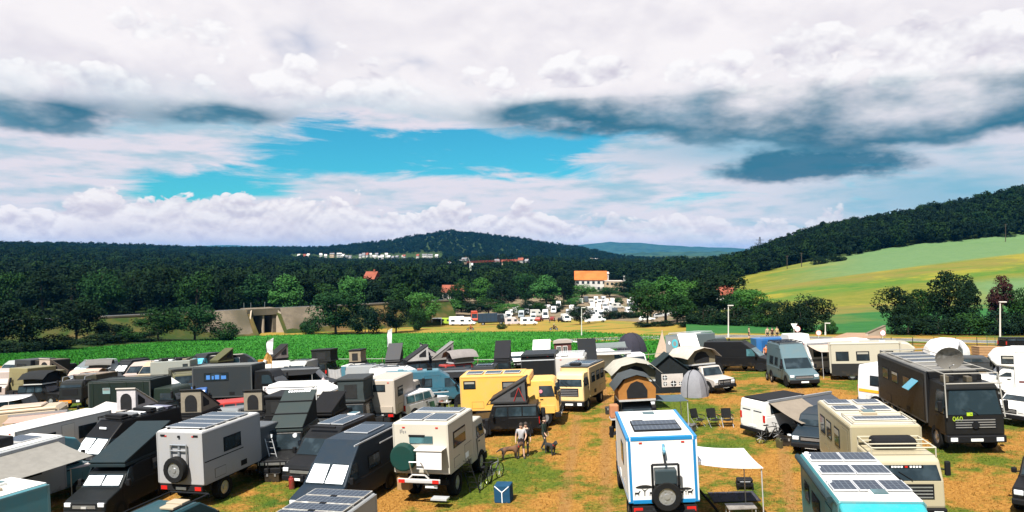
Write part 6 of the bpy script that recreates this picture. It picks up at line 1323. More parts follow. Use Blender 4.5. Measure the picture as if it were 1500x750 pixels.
v = V('motorhome', 'pinkish white motorhome cut by the left edge', 'motorhome', 4, 542, (0, 0, 2.7), 160); cbox(v, (0.62, 0.52, 0.48), -2.2, 1.5, 2.1, .5, 2.7, .12); cab(v, (0.6, 0.5, 0.46), 1.5, 3.0, 1.95, .5, 2.0, .5, None, .6); v.wheels((-1.2, 2.2), 1.02, .36, .24)
v = small('offroad_car', 'dark car with tall beige wedge tent and white side awning', 82, 532, 2.9, 20, BLK, 'wedge', end=-1, th=1.4, shell=(0.55, 0.46, 0.38), fab=(0.55, 0.44, 0.36), tw=1.6); v.awning(-1, .9, -1.4, .6, 1.85, 1.5, .1, fabric((0.7, 0.66, 0.62), 'pale_awning'))
dome('dome_tent', 'pale pink round tent right of the tall beige wedge tent', 96, 557, 1.7, 1.7, 1.6, (0.40, 0.28, 0.28), 10, door=False)
v = V('camper_truck', 'grey pickup camper with long pale roof near the left maize edge', 'truck', 128, 530, (0, .3, 2.6), 205); van(v, (0.17, 0.20, 0.22), 5.6, 2.1, 2.6, TEALGLASS, True); v.solar(0, -1.2, 2.6, 1.6, 2.0); v.rails(-.85, .85, -2.6, .2, 2.6, .12, ALU)
small('offroad_car', 'car with low salmon roof tent below the grey pickup camper', 134, 548, 2.2, 80, (0.10, 0.10, 0.10), 'soft', fab=(0.5, 0.36, 0.29), shell=(0.62, 0.46, 0.38), th=.7, tw=1.9)
v = small('offroad_car', 'black car with black roof tent left of the brown fronted truck', 67, 553, 2.4, 100, BLK, 'soft', fab=(0.014, 0.015, 0.016), shell=(0.02, 0.022, 0.024), th=1.0)
v = small('offroad_car', 'black off-roader with square white awning at the left', 30, 577, 2.0, 95, BLK, H=1.9); v.awning(1, .9, -1.6, 1.7, 1.95, 2.3, .12, fabric((0.74, 0.72, 0.74), 'white_awning'))
v = V('camper_truck', 'dark truck with orange bumper facing the camera under a khaki canopy', 'truck', 103, 596, (0, 2.4, .3), 186); cab(v, (0.02, 0.022, 0.022), .6, 2.4, 2.1, .75, 2.3, .2); cbox(v, (0.05, 0.048, 0.035), -2.4, .5, 2.1, .9, 2.6, .05); chassis(v, 5.2, 2.1, (-1.4, 1.6), .48, .34, .72); v.box('orange_bumper', -.2, .9, 2.48, 2.54, .5, .72, ORANGEL); roofsheet(v, 2.2, -2.4, .5, 2.6, paint((0.30, 0.22, 0.15))); v.p('roof_frame', MB().path([(-1.0, 2.3, .9), (-1.0, 1.9, 2.6), (-1.0, .4, 2.7), (1.0, .4, 2.7), (1.0, 1.9, 2.6), (1.0, 2.3, .9)], .03), STEEL)
v = V('motorhome', 'old beige motorhome with pink awning above the white caravan', 'motorhome', 52, 595, (0, 0, 2.5), 72); o = cbox(v, (0.58, 0.45, 0.30), -2.3, 1.6, 2.1, .5, 2.5, .22); cab(v, (0.06, 0.10, 0.06), 1.5, 2.9, 1.95, .5, 1.95, .5, None, .6); v.window(-1, -1.6, -.6, 1.5, 2.0, v.xf); v.box('roof_lid', -.7, .7, -1.8, .6, 2.5, 2.62, paint((0.62, 0.46, 0.34)), o, .05); v.awning(1, 1.05, -1.0, 2.0, 2.15, 1.4, .15, fabric((0.55, 0.36, 0.30), 'pink_canvas')); v.wheels((-1.2, 2.2), 1.02, .36, .24)
v = V('caravan', 'long white caravan with smooth pale roof at the left', 'caravan', 85, 612, (0, 0, 2.5), 24); cbox(v, (0.66, 0.66, 0.67), -2.9, 2.6, 2.1, .45, 2.5, .14); v.window(1, -1.8, -.8, 1.3, 1.9, v.xf); v.window(1, .6, 1.6, 1.3, 1.9, v.xf); v.sideplate('door', 1, -.4, .3, .6, 2.2, v.xf, WHITE, .015); v.wheels((-.3,), 1.03, .33, .22); v.p('drawbar', MB().tube((0, 2.6, .5), (0, 3.8, .45), .05), CHASSIS)
v = V('tarp_tent', 'wide white tarp sheet stretched behind the big black van', 'tarp', 158, 606, (0, -1.0, 1.6), 20); v.p('cloth', MB().sheet(lambda u, w_: (-2.1+4.2*u, -1.0+1.8*w_, 1.6+.4*w_-.12*math.sin(math.pi*u)), 10, 6, .015), fabric((0.68, 0.62, 0.60)), None, 0, smooth=.9)
for x in (-2.0, 2.0): v.p('pole', MB().tube((x, -.95, 0), (x, -.95, 1.6), .02).tube((x, .75, 0), (x, .75, 2.0), .02), ALU)
v = small('offroad_car', 'black off-roader at the left edge above the motorhome with roof box', 10, 616, 1.7, 60, BLK, H=1.85)
v = V('panel_van', 'big black van with loaded roof and white windscreen cover, left', 'van', 138, 652, (0, 1.7, 1.65), 204); van(v, (0.011, 0.011, 0.012), 6.2, 2.05, 2.7, None, True); v.rails(-.85, .85, -2.8, .7, 2.7, .14, BLACK, .03, 4)
for i in range(6): v.box('roof_load', -.75+.1*(i % 2), .6, -2.7+i*.56, -2.3+i*.56, 2.72, 2.84+.06*(i % 3), [paint((0.2, 0.2, 0.3)), ALU, BLACK, SHADE, paint(MGREY), BLACK][i], None, .03)
v.box('roof_badge', -.25, .25, 1.05, 1.1, 2.35, 2.44, SHADE)

# more vehicles closing the gaps between the rows
for nm, lb, px, py, H_, a_, cl in [('panel_van', 'silver van with pale roof below the tall narrow white flag', 556, 534, 2.4, 95, (0.34, 0.36, 0.38)), ('panel_van', 'white flat van right of the tall narrow white flag', 592, 537, 2.3, 92, WHT), ('panel_van', 'dark van between red car and upright wedge tent', 710, 537, 2.3, 184, DGREY),
    ('panel_van', 'dark grey van behind the big dark green box truck', 160, 546, 2.4, 100, (0.05, 0.055, 0.06)), ('panel_van', 'black van between olive truck and dark box truck', 300, 552, 2.3, 190, BLK), ('panel_van', 'pale van between orange banner and camouflage car', 440, 529, 2.3, 186, (0.55, 0.55, 0.54))]:
    v = V(nm, lb, 'van', px, py, (0, 0, H_), a_); van(v, cl, 5.2, 1.95, H_, wsz=min(2.0, H_-.35)); v.solar(0, -1.0, H_, 1.2, 1.3); v.rails(-.8, .8, -2.3, .3, H_, .1, BLACK)
small('offroad_car', 'black pickup between printed white tent and open white van', 240, 588, 1.75, 15, BLK, H=1.8, bed=1.4)
small('offroad_car', 'black off-roader with black box tent left of the pyramid tent', 425, 585, 2.6, 10, BLK, 'box', th=.9, shell=BLK, fab=(0.02, 0.02, 0.02))
small('offroad_car', 'dark car with low black wedge tent above the solar roofed black van', 478, 600, 2.1, 190, DGREY, 'wedge', th=.8, end=-1, shell=BLK, fab=DGREY)
small('offroad_car', 'dark car with grey soft roof tent at the far left maize edge', 150, 533, 2.4, 70, BLK, 'soft', fab=(0.12, 0.12, 0.12), shell=(0.2, 0.19, 0.18), th=.9, tw=1.9)
small('offroad_car', 'dark car with olive wedge tent behind the silver topped camper', 330, 515, 3.0, 30, BLK, 'wedge', th=1.3, shell=OLIVE, fab=(0.07, 0.07, 0.04))
dome('dome_tent', 'small grey dome tent between the olive truck and small blue off-roader', 300, 566, 2.0, 1.8, 1.3, (0.14, 0.14, 0.15), 10)

# ------------------------------------------------------------------ railway embankment and underpass
CONC = soil('concrete', (0.10, 0.082, 0.06), (0.15, 0.12, 0.088), 0.35, (0.07, 0.06, 0.04)); CONC2 = soil('pale_concrete', (0.31, 0.25, 0.19), (0.36, 0.295, 0.23), 0.4)
BANK = soil('bank_grass', (0.020, 0.040, 0.008), (0.050, 0.050, 0.014), 0.3, (0.12, 0.075, 0.03))
E0, E1 = Vector(polar(60, 178)), Vector(polar(700, 262)); ed = (E1-E0).normalized(); en = Vector((-ed.y, ed.x)); EL = (E1-E0).length; ZT = -5.6
def s_at(px):                                  # distance along the bank whose top edge is seen at this column
    lo, hi = -60.0, EL+60
    for _ in range(50):
        m_ = (lo+hi)/2; q = E0+ed*m_
        if 750+q.x*F/q.y < px: lo = m_
        else: hi = m_
    return (lo+hi)/2
sg0, sg1 = s_at(366), s_at(393)               # the opening
def bank(s0, s1, mat, name, n_=30):
    vs_, fs_ = [], []
    for i in range(n_+1):
        s_ = s0+(s1-s0)*i/n_; q = E0+ed*s_
        for d, z in ((-9.5, None), (-2.6, ZT), (2.6, ZT), (9.5, None)):
            p_ = q+en*d; w_ = .5*mnoise.noise(Vector((p_.x*.2, p_.y*.2, 0))) if z is None else .12*mnoise.noise(Vector((p_.x*.3, p_.y*.3, 4)))
            vs_.append((p_.x+w_, p_.y+w_, (gz(p_.x, p_.y)-.5 if z is None else z)+w_*.3))
    for i in range(n_):
        for k_ in range(3): a = i*4+k_; fs_.append((a, a+4, a+5, a+1))
    return MB().add(vs_, fs_).mesh(name, smooth=.7)
root = bpy.data.objects.new('railway_embankment', None); COL.objects.link(root); root.location = (0, 0, 0)
tag(root, 'long grassy railway embankment with concrete edge beyond the maize field', 'embankment')
link('bank', bank(-120, sg0-1, BANK, 'bank', 60), BANK, root); link('bank', bank(sg1+1, s_at(652), BANK, 'bank', 50), BANK, root)
def obox(name, s0, s1, d0, d1, z0, z1, mat, par, bev=.03):
    P_ = [E0+ed*s+en*d for s, d in ((s0, d0), (s1, d0), (s1, d1), (s0, d1))]
    return link(name, MB().hexa([(p.x, p.y, z0) for p in P_], [(p.x, p.y, z1) for p in P_]).mesh(name, bev), mat, par)
obox('coping', -110, sg0-2.5, -3.0, -2.4, ZT-.1, ZT+.35, CONC, root); obox('coping', sg1+2.5, s_at(650), -3.0, -2.4, ZT-.1, ZT+.35, CONC, root)
for sx in (-.75, .75):
    obox('rail', -115, s_at(650), sx-.06, sx+.06, ZT+.02, ZT+.28, STEEL, root, 0)
br = bpy.data.objects.new('railway_underpass', None); COL.objects.link(br); tag(br, 'concrete railway underpass with two dark openings in the embankment', 'bridge')
q_ = E0+ed*((sg0+sg1)/2); zb_ = gz(q_.x, q_.y)-.3; zo = zb_+5.4
obox('bridge_deck', sg0-1.6, sg1+1.6, -3.3, 3.2, zo, ZT+.35, CONC, br); obox('parapet', sg0-2.0, sg1+2.0, -3.5, -3.25, zo+.1, ZT+.42, CONC, br)
sm = (sg0+sg1)/2
obox('pier', sm-.25, sm+.25, -3.2, 3.0, zb_, zo, CONC2, br); obox('abutment', sg0-1.6, sg0, -3.2, 3.0, zb_, zo, CONC, br); obox('abutment', sg1, sg1+1.4, -3.2, 3.0, zb_, zo, CONC, br)
obox('dark_back_sheet', sg0, sg1, 2.9, 3.3, zb_, zo, BLACK, br)  # black sheet closing the passage, painted as the darkness inside the openings
def wing(s0, s1, d0, d1, z0a, z1a, z0b, z1b, mat, th=.5):
    a, b = E0+ed*s0+en*d0, E0+ed*s1+en*d1; n_ = Vector((-(b-a).y, (b-a).x)).normalized()*th
    A_ = [(a.x, a.y, z0a), (b.x, b.y, z0b), (b.x, b.y, z1b), (a.x, a.y, z1a)]; B_ = [(x+n_.x, y+n_.y, z) for x, y, z in A_]
    return link('wing_wall', MB().hexa(A_, B_).mesh('wing_wall', .03), mat, br)
wing(sg1+1.0, sg1+7.5, -3.3, -6.5, zb_, ZT+.3, zb_-.6, zb_+.5, CONC2); wing(sg0-1.0, sg0-3.2, -3.3, -7.0, zb_, ZT+.3, zb_-.6, zb_+.6, CONC2, .35)
# sloping concrete flank walls beside the underpass
for s0, s1 in ((sg0-15, sg0-2.2), (sg1+2.2, sg1+15)):
    a, b = E0+ed*s0, E0+ed*s1; P_ = [a+en*-8.6, b+en*-8.6, b+en*-3.0, a+en*-3.0]; Z_ = [gz(a.x, a.y)+.3, gz(b.x, b.y)+.3, ZT+.1, ZT+.1]
    link('flank_slab', MB().hexa([(p.x, p.y, z-.5) for p, z in zip(P_, Z_)], [(p.x, p.y, z+.25) for p, z in zip(P_, Z_)]).mesh('flank_slab'), CONC, br)
for px in (362, 372, 392): 
    q = E0+ed*s_at(px); link('railing_post', MB().tube((q.x, q.y-2.5, ZT+.3), (q.x, q.y-2.5, ZT+2.2), .06).mesh('railing_post'), STEEL, br)

# ------------------------------------------------------------------ lamps, signs, mast, crane
GALV = plain('galvanised', (0.50, 0.48, 0.44), .5)
def lamp(px, py, top, label, arm=1):
    X, Y = at(px, py); z = gz(X, Y); h = HC-(top-HY)*Y/F-z
    r_ = bpy.data.objects.new('street_lamp', None); COL.objects.link(r_); r_.location = (X, Y, z); tag(r_, label, 'lamp', 'street lamps')
    link('post', MB().tube((0, 0, -.3), (0, 0, h), .11, .07, 8).mesh('post', smooth=.6), GALV, r_); link('lamp_head', MB().box(-.1+.0, .75*arm if arm > 0 else .1, -.14, .14, h-.02, h+.12).mesh('lamp_head', .03), GALV, r_)
    link('base_collar', MB().tube((0, 0, 0), (0, 0, .6), .14, .14, 8).mesh('base_collar'), GALV, r_)
lamp(1465, 506, 443, 'street lamp beside the copper leaved tree'); lamp(1067, 495, 448, 'street lamp at the road bend before the fresh green tree'); lamp(852, 492, 451, 'street lamp right before the compact dark meadow tree')
lamp(540, 488, 458, 'thin post in the meadow right of the broad green tree'); lamp(1209, 492, 474, 'short post in the roadside shrub left of the dirt track')
def sign(px, py, top, label, disc, col):
    X, Y = at(px, py); z = gz(X, Y); h = HC-(top-HY)*Y/F-z
    r_ = bpy.data.objects.new('road_sign', None); COL.objects.link(r_); r_.location = (X, Y, z); tag(r_, label, 'sign')
    link('post', MB().tube((0, 0, -.3), (0, 0, h-.2), .035).mesh('post'), GALV, r_)
    if disc == 'tri': link('sign_face', MB().hexa([(-.45, -.05, h), (.45, -.05, h), (.03, -.05, h-.75), (-.03, -.05, h-.75)], [(-.45, -.02, h), (.45, -.02, h), (.03, -.02, h-.75), (-.03, -.02, h-.75)]).mesh('sign_face'), col, r_)
    else: link('sign_face', MB().tube((0, -.06, h-.35), (0, -.03, h-.35), .36, .36, 16).mesh('sign_face'), col, r_)
    if disc != 'tri': link('sign_rim', MB().tube((0, -.05, h-.35), (0, -.035, h-.35), .42, .42, 16).mesh('sign_rim'), REDL, r_)
sign(1163, 499, 474, 'white triangular road sign above the white box van', 'tri', SHADE); sign(1168, 499, 478, 'round road sign beside the triangular one', 'disc', SHADE); sign(1293, 497, 484, 'small white marker sign right of the dirt track', 'disc', SHADE)
sign(1199, 496, 484, 'round pale road sign beside the roadside shrub', 'disc', plain('pale_sign', (0.7, 0.6, 0.5), .6))
# crane over the wood
X, Y = polar(689, 600); z = gz(X, Y); r_ = bpy.data.objects.new('tower_crane', None); COL.objects.link(r_); r_.location = (X, Y, z); tag(r_, 'tower crane with red jib standing above the wood', 'crane')
zt = HC-(385-HY)*Y/F-z
link('mast', MB().box(-.8, .8, -.8, .8, 0, zt).mesh('mast'), paint((0.5, 0.52, 0.45)), r_)
jb = MB(); j0 = Vector((-3, 0, zt)); j1 = Vector((38, 0, zt+2.0))
for o_ in ((0, -.6, 0), (0, .6, 0), (0, 0, 1.1)): jb.tube(j0+Vector(o_), j1+Vector(o_)*.8, .13, .11, 4)
for i in range(16):
    a = j0.lerp(j1, i/16); b = j0.lerp(j1, (i+1)/16); jb.tube(a+Vector((0, -.6, 0)), (a+b)/2+Vector((0, 0, 1.0)), .12, .12, 3); jb.tube((a+b)/2+Vector((0, 0, 1.0)), b+Vector((0, .6, 0)), .12, .12, 3)
link('jib', jb.mesh('jib'), paint((0.40, 0.05, 0.03)), r_); link('counterweight', MB().box(-5, -3, -.8, .8, zt-1.2, zt+.6).mesh('counterweight'), CONC, r_); link('cab', MB().box(.9, 2.2, -.8, .8, zt-2, zt-.2).mesh('cab', .1), SHADE, r_); link('tip', MB().tube((0, 0, zt), (-2, 0, zt+4.5), .3, .1, 4).mesh('tip'), paint((0.5, 0.52, 0.45)), r_)
# pylon
X, Y = polar(1113, 690); z = gz(X, Y); r_ = bpy.data.objects.new('power_pylon', None); COL.objects.link(r_); r_.location = (X, Y, z); tag(r_, 'lattice power pylon on the skyline where the right hill starts', 'pylon')
zt = HC+(HY-347)*Y/F-z; pm = MB()
for sx in (-1, 1):
    for sy in (-1, 1): pm.tube((sx*2.2, sy*2.2, 0), (sx*.35, sy*.35, zt), .22, .16, 4)
for i in range(9):
    f0, f1 = i/9, (i+1)/9; w0, w1 = 2.2-1.85*f0, 2.2-1.85*f1
    for sy in (-1, 1): pm.tube((-w0, sy*w0, zt*f0), (w1, sy*w1, zt*f1), .12, .12, 3); pm.tube((w0, sy*w0, zt*f0), (-w1, sy*w1, zt*f1), .12, .12, 3)
link('lattice', pm.mesh('lattice'), plain('dark_steel', (0.05, 0.06, 0.07), .6), r_)
for k_, w_ in ((.72, 5.0), (.86, 3.8)): link('cross_arm', MB().tube((-w_, 0, zt*k_), (w_, 0, zt*k_), .3, .3, 4).mesh('cross_arm'), plain('dark_steel', (0.05, 0.06, 0.07), .6), r_)
def pole(px, Y, top, label):
    X, Y = polar(px, Y); z = gz(X, Y); h = HC-(top-HY)*Y/F-z; r_ = bpy.data.objects.new('utility_pole', None); COL.objects.link(r_); r_.location = (X, Y, z); tag(r_, label, 'pole', 'wooden utility poles')
    link('post', MB().tube((0, 0, -.3), (0, 0, h), .2, .15, 6).mesh('post'), BARK, r_); link('cross_bar', MB().tube((-.9, 0, h-.5), (.9, 0, h-.5), .1, .1, 4).mesh('cross_bar'), BARK, r_)
pole(1473, 410, 328, 'wooden pole before the wood at the top right of the hill'); pole(1174, 400, 370, 'wooden pole at the lower edge of the hill wood'); pole(1153, 402, 374, 'second wooden pole left along the lower edge of the hill wood')

# ------------------------------------------------------------------ buildings
ROOFO = soil('orange_tiles', (0.40, 0.095, 0.025), (0.46, 0.125, 0.035), .25); ROOFR = soil('red_tiles', (0.17, 0.05, 0.032), (0.22, 0.07, 0.045), .25); ROOFG = soil('grey_roof', (0.13, 0.13, 0.14), (0.18, 0.18, 0.19), .25)
PLAS = soil('render_white', (0.42, 0.40, 0.38), (0.48, 0.46, 0.43), .2); PLASB = soil('render_beige', (0.36, 0.27, 0.18), (0.40, 0.30, 0.21), .2)
def house(px, Y, w_, d_, h_, rh, label, wall=PLAS, roof=ROOFR, nwin=4, flo=2, a=0, name='house', group=None, z0=None, ridge_x=True):
    X, Y = polar(px, Y); z = gz(X, Y) if z0 is None else z0
    r_ = bpy.data.objects.new(name, None); COL.objects.link(r_); r_.location = (X, Y, z); r_.rotation_euler = (0, 0, R(-a)); tag(r_, label, 'house' if name == 'house' else 'building', group)
    wl = link('wall', MB().box(-w_/2, w_/2, -d_/2, d_/2, -3, h_).mesh('wall'), wall, r_)
    e = .5
    if rh < .3: rf = link('roof', MB().box(-w_/2-.2, w_/2+.2, -d_/2-.2, d_/2+.2, h_-.05, h_+.35).mesh('roof'), roof, r_)
    elif ridge_x: rf = link('roof', MB().add([(-w_/2-e, -d_/2-e, h_-.1), (w_/2+e, -d_/2-e, h_-.1), (w_/2+e, d_/2+e, h_-.1), (-w_/2-e, d_/2+e, h_-.1), (-w_/2-e, 0, h_+rh), (w_/2+e, 0, h_+rh)], [(0, 1, 5, 4), (2, 3, 4, 5), (0, 4, 3), (1, 2, 5), (3, 2, 1, 0)]).mesh('roof'), roof, r_)
    else: rf = link('roof', MB().add([(-w_/2-e, -d_/2-e, h_-.1), (w_/2+e, -d_/2-e, h_-.1), (w_/2+e, d_/2+e, h_-.1), (-w_/2-e, d_/2+e, h_-.1), (0, -d_/2-e, h_+rh), (0, d_/2+e, h_+rh)], [(0, 1, 4), (1, 2, 5, 4), (2, 3, 5), (3, 0, 4, 5), (3, 2, 1, 0)]).mesh('roof'), roof, r_)
    if name == 'house': link('chimney', MB().box(w_*.18, w_*.18+.8, -.4, .4, h_, h_+rh+.9).mesh('chimney'), ROOFR, rf)
    for f_ in range(flo):
        for i in range(nwin):
            x = -w_/2+w_*(i+.5)/nwin; zz = h_*(f_+.3)/flo; ww = min(1.6, w_/nwin*.5)
            link('window', MB().box(x-ww/2, x+ww/2, -d_/2-.08, -d_/2+.05, zz, zz+h_/flo*.45).mesh('window'), GLASS, wl)
    return r_
house(865, 478, 20, 12, 7.2, 5.6, 'white hall with bright orange tiled roof beyond the car park', PLAS, ROOFO, 6, 2, 4, 'hall')
house(898, 470, 11, 10, 6.5, .1, 'pale flat roofed building right of the orange roofed hall', PLASB, soil('pink_roof', (0.5, 0.4, 0.36), (0.55, 0.45, 0.4), .3), 4, 2, 0, 'building')
house(930, 500, 14, 10, 8.5, .1, 'long low white building right of the pale flat roofed one', PLAS, PLAS, 6, 2, 0, 'building')
house(878, 520, 12, 8, 10.2, 1.2, 'pinkish roof behind the orange roofed hall', PLAS, soil('pink_tiles', (0.45, 0.30, 0.26), (0.5, 0.34, 0.3), .3), 4, 2, 0, 'building')
house(1046, 205, 9, 8, 5.2, 3.2, 'red roofed hut between the dark tree and its shrubs', PLAS, ROOFR, 3, 1, 10)
for i, (px, Y, w_, h_, rh, wl, rf) in enumerate([(728, 905, 10, 9, 4, PLAS, ROOFG), (740, 900, 16, 7, 4.5, PLASB, ROOFR), (752, 905, 18, 6.5, 4.5, PLASB, ROOFR), (763, 915, 12, 9, 5, PLAS, ROOFR), (772, 920, 8, 9, 4, PLAS, ROOFG)]):
    house(px, Y, w_*.5, 7, h_*.8, rh*.6, f'{ORD[i]} house from the left in the red roofed hamlet right of the crane', wl, rf, 4, 2, 8*i-10, group='red roofed hamlet')
for i, (px, Y, w_, h_) in enumerate([(657, 850, 8, 8), (664, 860, 7, 7), (676, 850, 13, 10), (681, 858, 9, 12)]):
    house(px, Y, w_*.6, 7, h_+1.5, 1.6, f'{ORD[i]} white house from the left in the group left of the crane mast', PLAS, ROOFG, 3, 2, 5*i, group='white houses left of the crane')
twn = [(438, 1590), (446, 1600), (452, 1612), (470, 1640), (477, 1640), (487, 1655), (497, 1660), (503, 1620), (508, 1600), (513, 1610), (528, 1610), (533, 1650), (538, 1650), (543, 1655), (548, 1610), (552, 1655), (556, 1590), (560, 1600), (566, 1650), (570, 1590), (576, 1585), (582, 1590), (591, 1600), (592, 1600), (612, 1600), (622, 1600), (630, 1596), (640, 1600)]
for i, (px, Y) in enumerate(twn):
    big = px in (487, 497, 622, 630)
    house(px, Y, 10 if big else random.uniform(4, 6.5), 7, random.uniform(4, 6) if not big else 8, random.uniform(3, 5) if not big else 2.0, ('large beige block above the hillside village' if px == 487 else 'large grey gabled block beside the beige one in the hillside village' if px == 497 else f'{ORD[i]} house from the left in the village on the distant wooded slope'),
          PLASB if px == 487 else PLAS, random.choice([ROOFR, ROOFG, PLAS]), 3, 2, random.uniform(-25, 25), group='village on the wooded slope')
for i, (px, Y) in enumerate([(866, 1400), (871, 1440), (875, 1400), (880, 1445), (884, 1400), (889, 1440), (893, 1400), (899, 1450), (904, 1410), (873, 1500), (882, 1510), (891, 1500)]):
    house(px, Y, random.uniform(6, 9), 8, random.uniform(7, 9), 3.0, f'{ORD[i]} pale house in the settlement below the middle hill', PLAS, random.choice([ROOFG, ROOFR, PLAS]), 3, 2, random.uniform(-20, 20), group='settlement below the middle hill')
house(545, 330, 5, 6, 12.5, 3.5, 'lone pinkish house gable peeping out of the wood', PLASB, ROOFR, 2, 2, 20); house(664, 330, 9, 8, 7, 3, 'pale house glimpsed between trees behind the lime green van', PLAS, ROOFR, 3, 2, 0)

# ------------------------------------------------------------------ far car park
CARPARK = 'vehicles on the far car park'
def farvan(label, px, py, a, col, L=5.6, W_=2.1, H=2.7, nose=.9, name='parked_van', cat='van', box=False):
    v = V(name, label, cat, px, py, (0, 0, 0), a, CARPARK); m = paint(col); y1 = L/2
    v.p('body', MB().prism([(-y1, .45), (y1, .45), (y1, .95), (y1-nose, 1.25), (y1-nose-.6, H*.8), (y1-nose-.9 if not box else y1-nose-.6, H), (-y1+.05, H)], lambda z: W_/2*(1-.05*max(0, z-1.2))), m, None, .08)
    v.slope('windscreen', (y1-nose-.02, 1.32), (y1-nose-.55, H*.77), W_*.40, W_*.37, GLASS)
    for sx in (-1, 1):
        v.sideplate('cab_window', sx, y1-nose-1.3, y1-nose-.5, 1.3, 1.9, lambda z: W_/2*(1-.05*max(0, z-1.2)), GLASS, .02)
        v.sideplate('side_window', sx, -y1+.7, -y1+1.9, 1.4, 2.0, lambda z: W_/2*(1-.05*max(0, z-1.2)), GLASS, .02)
    for y in (y1-.9, -y1+1.2):
        for sx in (-1, 1): link('wheel', wheel_mesh(.36, .24)[0], None, v.root, (sx*(W_/2-.1), y, .36))
    return v
def farcar(label, px, py, a, col):
    v = V('parked_car', label, 'car', px, py, (0, 0, 0), a, CARPARK); m = paint(col)
    v.p('body', MB().prism([(-2.1, .4), (2.1, .4), (2.1, .75), (1.1, .95), (-2.1, .98)], lambda z: .88), m, None, .06); v.p('cabin', MB().prism([(-2.0, .93), (1.1, .93), (.5, 1.48), (-1.7, 1.48)], lambda z: .86-.12*(z-.93)), m, None, .05)
    v.slope('windscreen', (1.05, .98), (.55, 1.42), .72, .64, GLASS)
    for sx in (-1, 1): v.sideplate('side_window', sx, -1.6, .5, 1.0, 1.40, lambda z: .86-.12*(z-.93), GLASS, .02, None, .2)
    for y in (1.3, -1.3):
        for sx in (-1, 1): link('wheel', wheel_mesh(.33, .2)[0], None, v.root, (sx*.8, y, .33))
    return v
farvan('black trailer like van at the left end of the far car park', 619, 476, 90, BLK, 4.2, 2, 3.0); farvan('lime green van on the far car park', 654, 476, 95, (0.42, 0.62, 0.04), 5.0, 2.0, 2.3)
v = V('market_stall', 'small white framed stall beside the lime green van', 'stall', 640, 477, (0, 0, 0), 0); v.p('roof', MB().box(-1.6, 1.6, -1, 1, 2.3, 2.42), SHADE)
for q in ((-1.5, -.9), (1.5, -.9), (-1.5, .9), (1.5, .9)): v.p('post', MB().tube((q[0], q[1], 0), (q[0], q[1], 2.3), .06), SHADE)
v.p('back_cloth', MB().box(-1.5, 1.5, .85, .9, .2, 2.2), BLACK)
farvan('white motorhome beside the lime green van on the far car park', 673, 477, 92, WHT, 6.5, 2.3, 3.0); farvan('second white motorhome left of the dark blue truck', 685, 477, 100, WHT, 5.5, 2.2, 2.7)
farvan('orange red truck behind the white motorhomes', 695, 471, 175, (0.55, 0.06, 0.02), 5.0, 2.4, 3.6, .3, 'parked_truck', 'truck', True)
v = V('box_truck', 'long dark blue box truck on the far car park', 'truck', 719, 476, (0, 0, 0), 92, CARPARK); cbox(v, (0.03, 0.055, 0.09), -4.0, 2.2, 2.5, 1.0, 3.7, .04); cab(v, (0.02, 0.025, 0.035), 2.3, 4.4, 2.4, .8, 3.3); chassis(v, 8.2, 2.5, (-2.4, 3.3), .5, .36, .75)
for k_ in range(5): v.box('side_rib', 1.245, 1.28, -3.8+k_*1.3, -3.7+k_*1.3, 1.1, 3.6, paint(DGREY))
for lb, px, py, a, col, L, H in [('pinkish caravan right of the dark blue truck', 752, 477, 90, (0.66, 0.56, 0.56), 5.0, 2.5), ('white caravan with rounded ends right of the pinkish caravan', 775, 477, 90, WHT, 5.0, 2.5), ('white box van behind the pinkish caravan', 745, 469, 180, WHT, 5.5, 3.0),
    ('grey blue van behind the caravans', 764, 466, 185, (0.25, 0.30, 0.34), 5.5, 2.8), ('white truck at the left side of the car park lane', 799, 467, 182, WHT, 6, 3.2), ('white van behind the truck beside the car park lane', 811, 459, 185, WHT, 5.5, 2.8), ('white high van at the far end of the car park lane', 818, 452, 182, WHT, 5.6, 3.2),
    ('white van right of the car park lane before the dark tree', 829, 472, 170, WHT, 5.6, 2.7), ('long white van right of the compact dark meadow tree', 872, 473, 92, (0.62, 0.62, 0.64), 6.2, 2.6), ('white van behind the long white van', 874, 462, 178, WHT, 5.6, 2.8)]:
    farvan(lb, px, py, a, col, L, 2.1, H)
k_ = 0
for px, py in ((862, 459), (868, 452), (866, 446), (876, 454), (878, 447), (887, 459), (886, 452), (888, 446), (895, 450), (897, 445), (893, 457), (873, 443), (884, 442), (921, 460), (923, 453), (922, 447), (929, 456), (930, 449), (926, 443), (851, 445), (858, 443)):
    g_ = 'right of the straw patch' if px > 910 else 'left of the straw patch'
    farvan(f'{ORD[k_]} small van in the far rows, {g_}', px, py, random.choice([178, 184, 0, 5]), random.choice([WHT, WHT, (0.5, 0.52, 0.55), (0.10, 0.12, 0.14), (0.62, 0.6, 0.56)]), 5.5, 2.1, random.uniform(2.5, 3.0)); k_ += 1
for lb, px, py, a, col in [('red car left of the white lane truck', 790, 471, 20, (0.4, 0.03, 0.02)), ('dark red car at the mouth of the car park lane', 809, 470, 0, (0.25, 0.02, 0.02)), ('white car near the right end of the dark hedge', 948, 471, 90, WHT), ('dark car beside the white van right of the lane', 824, 472, 160, BLK), ('silver car under the bright green trees', 968, 466, 90, (0.5, 0.5, 0.5)), ('white car under the bright green trees', 984, 462, 90, WHT)]: farcar(lb, px, py, a, col)
k_ = 0
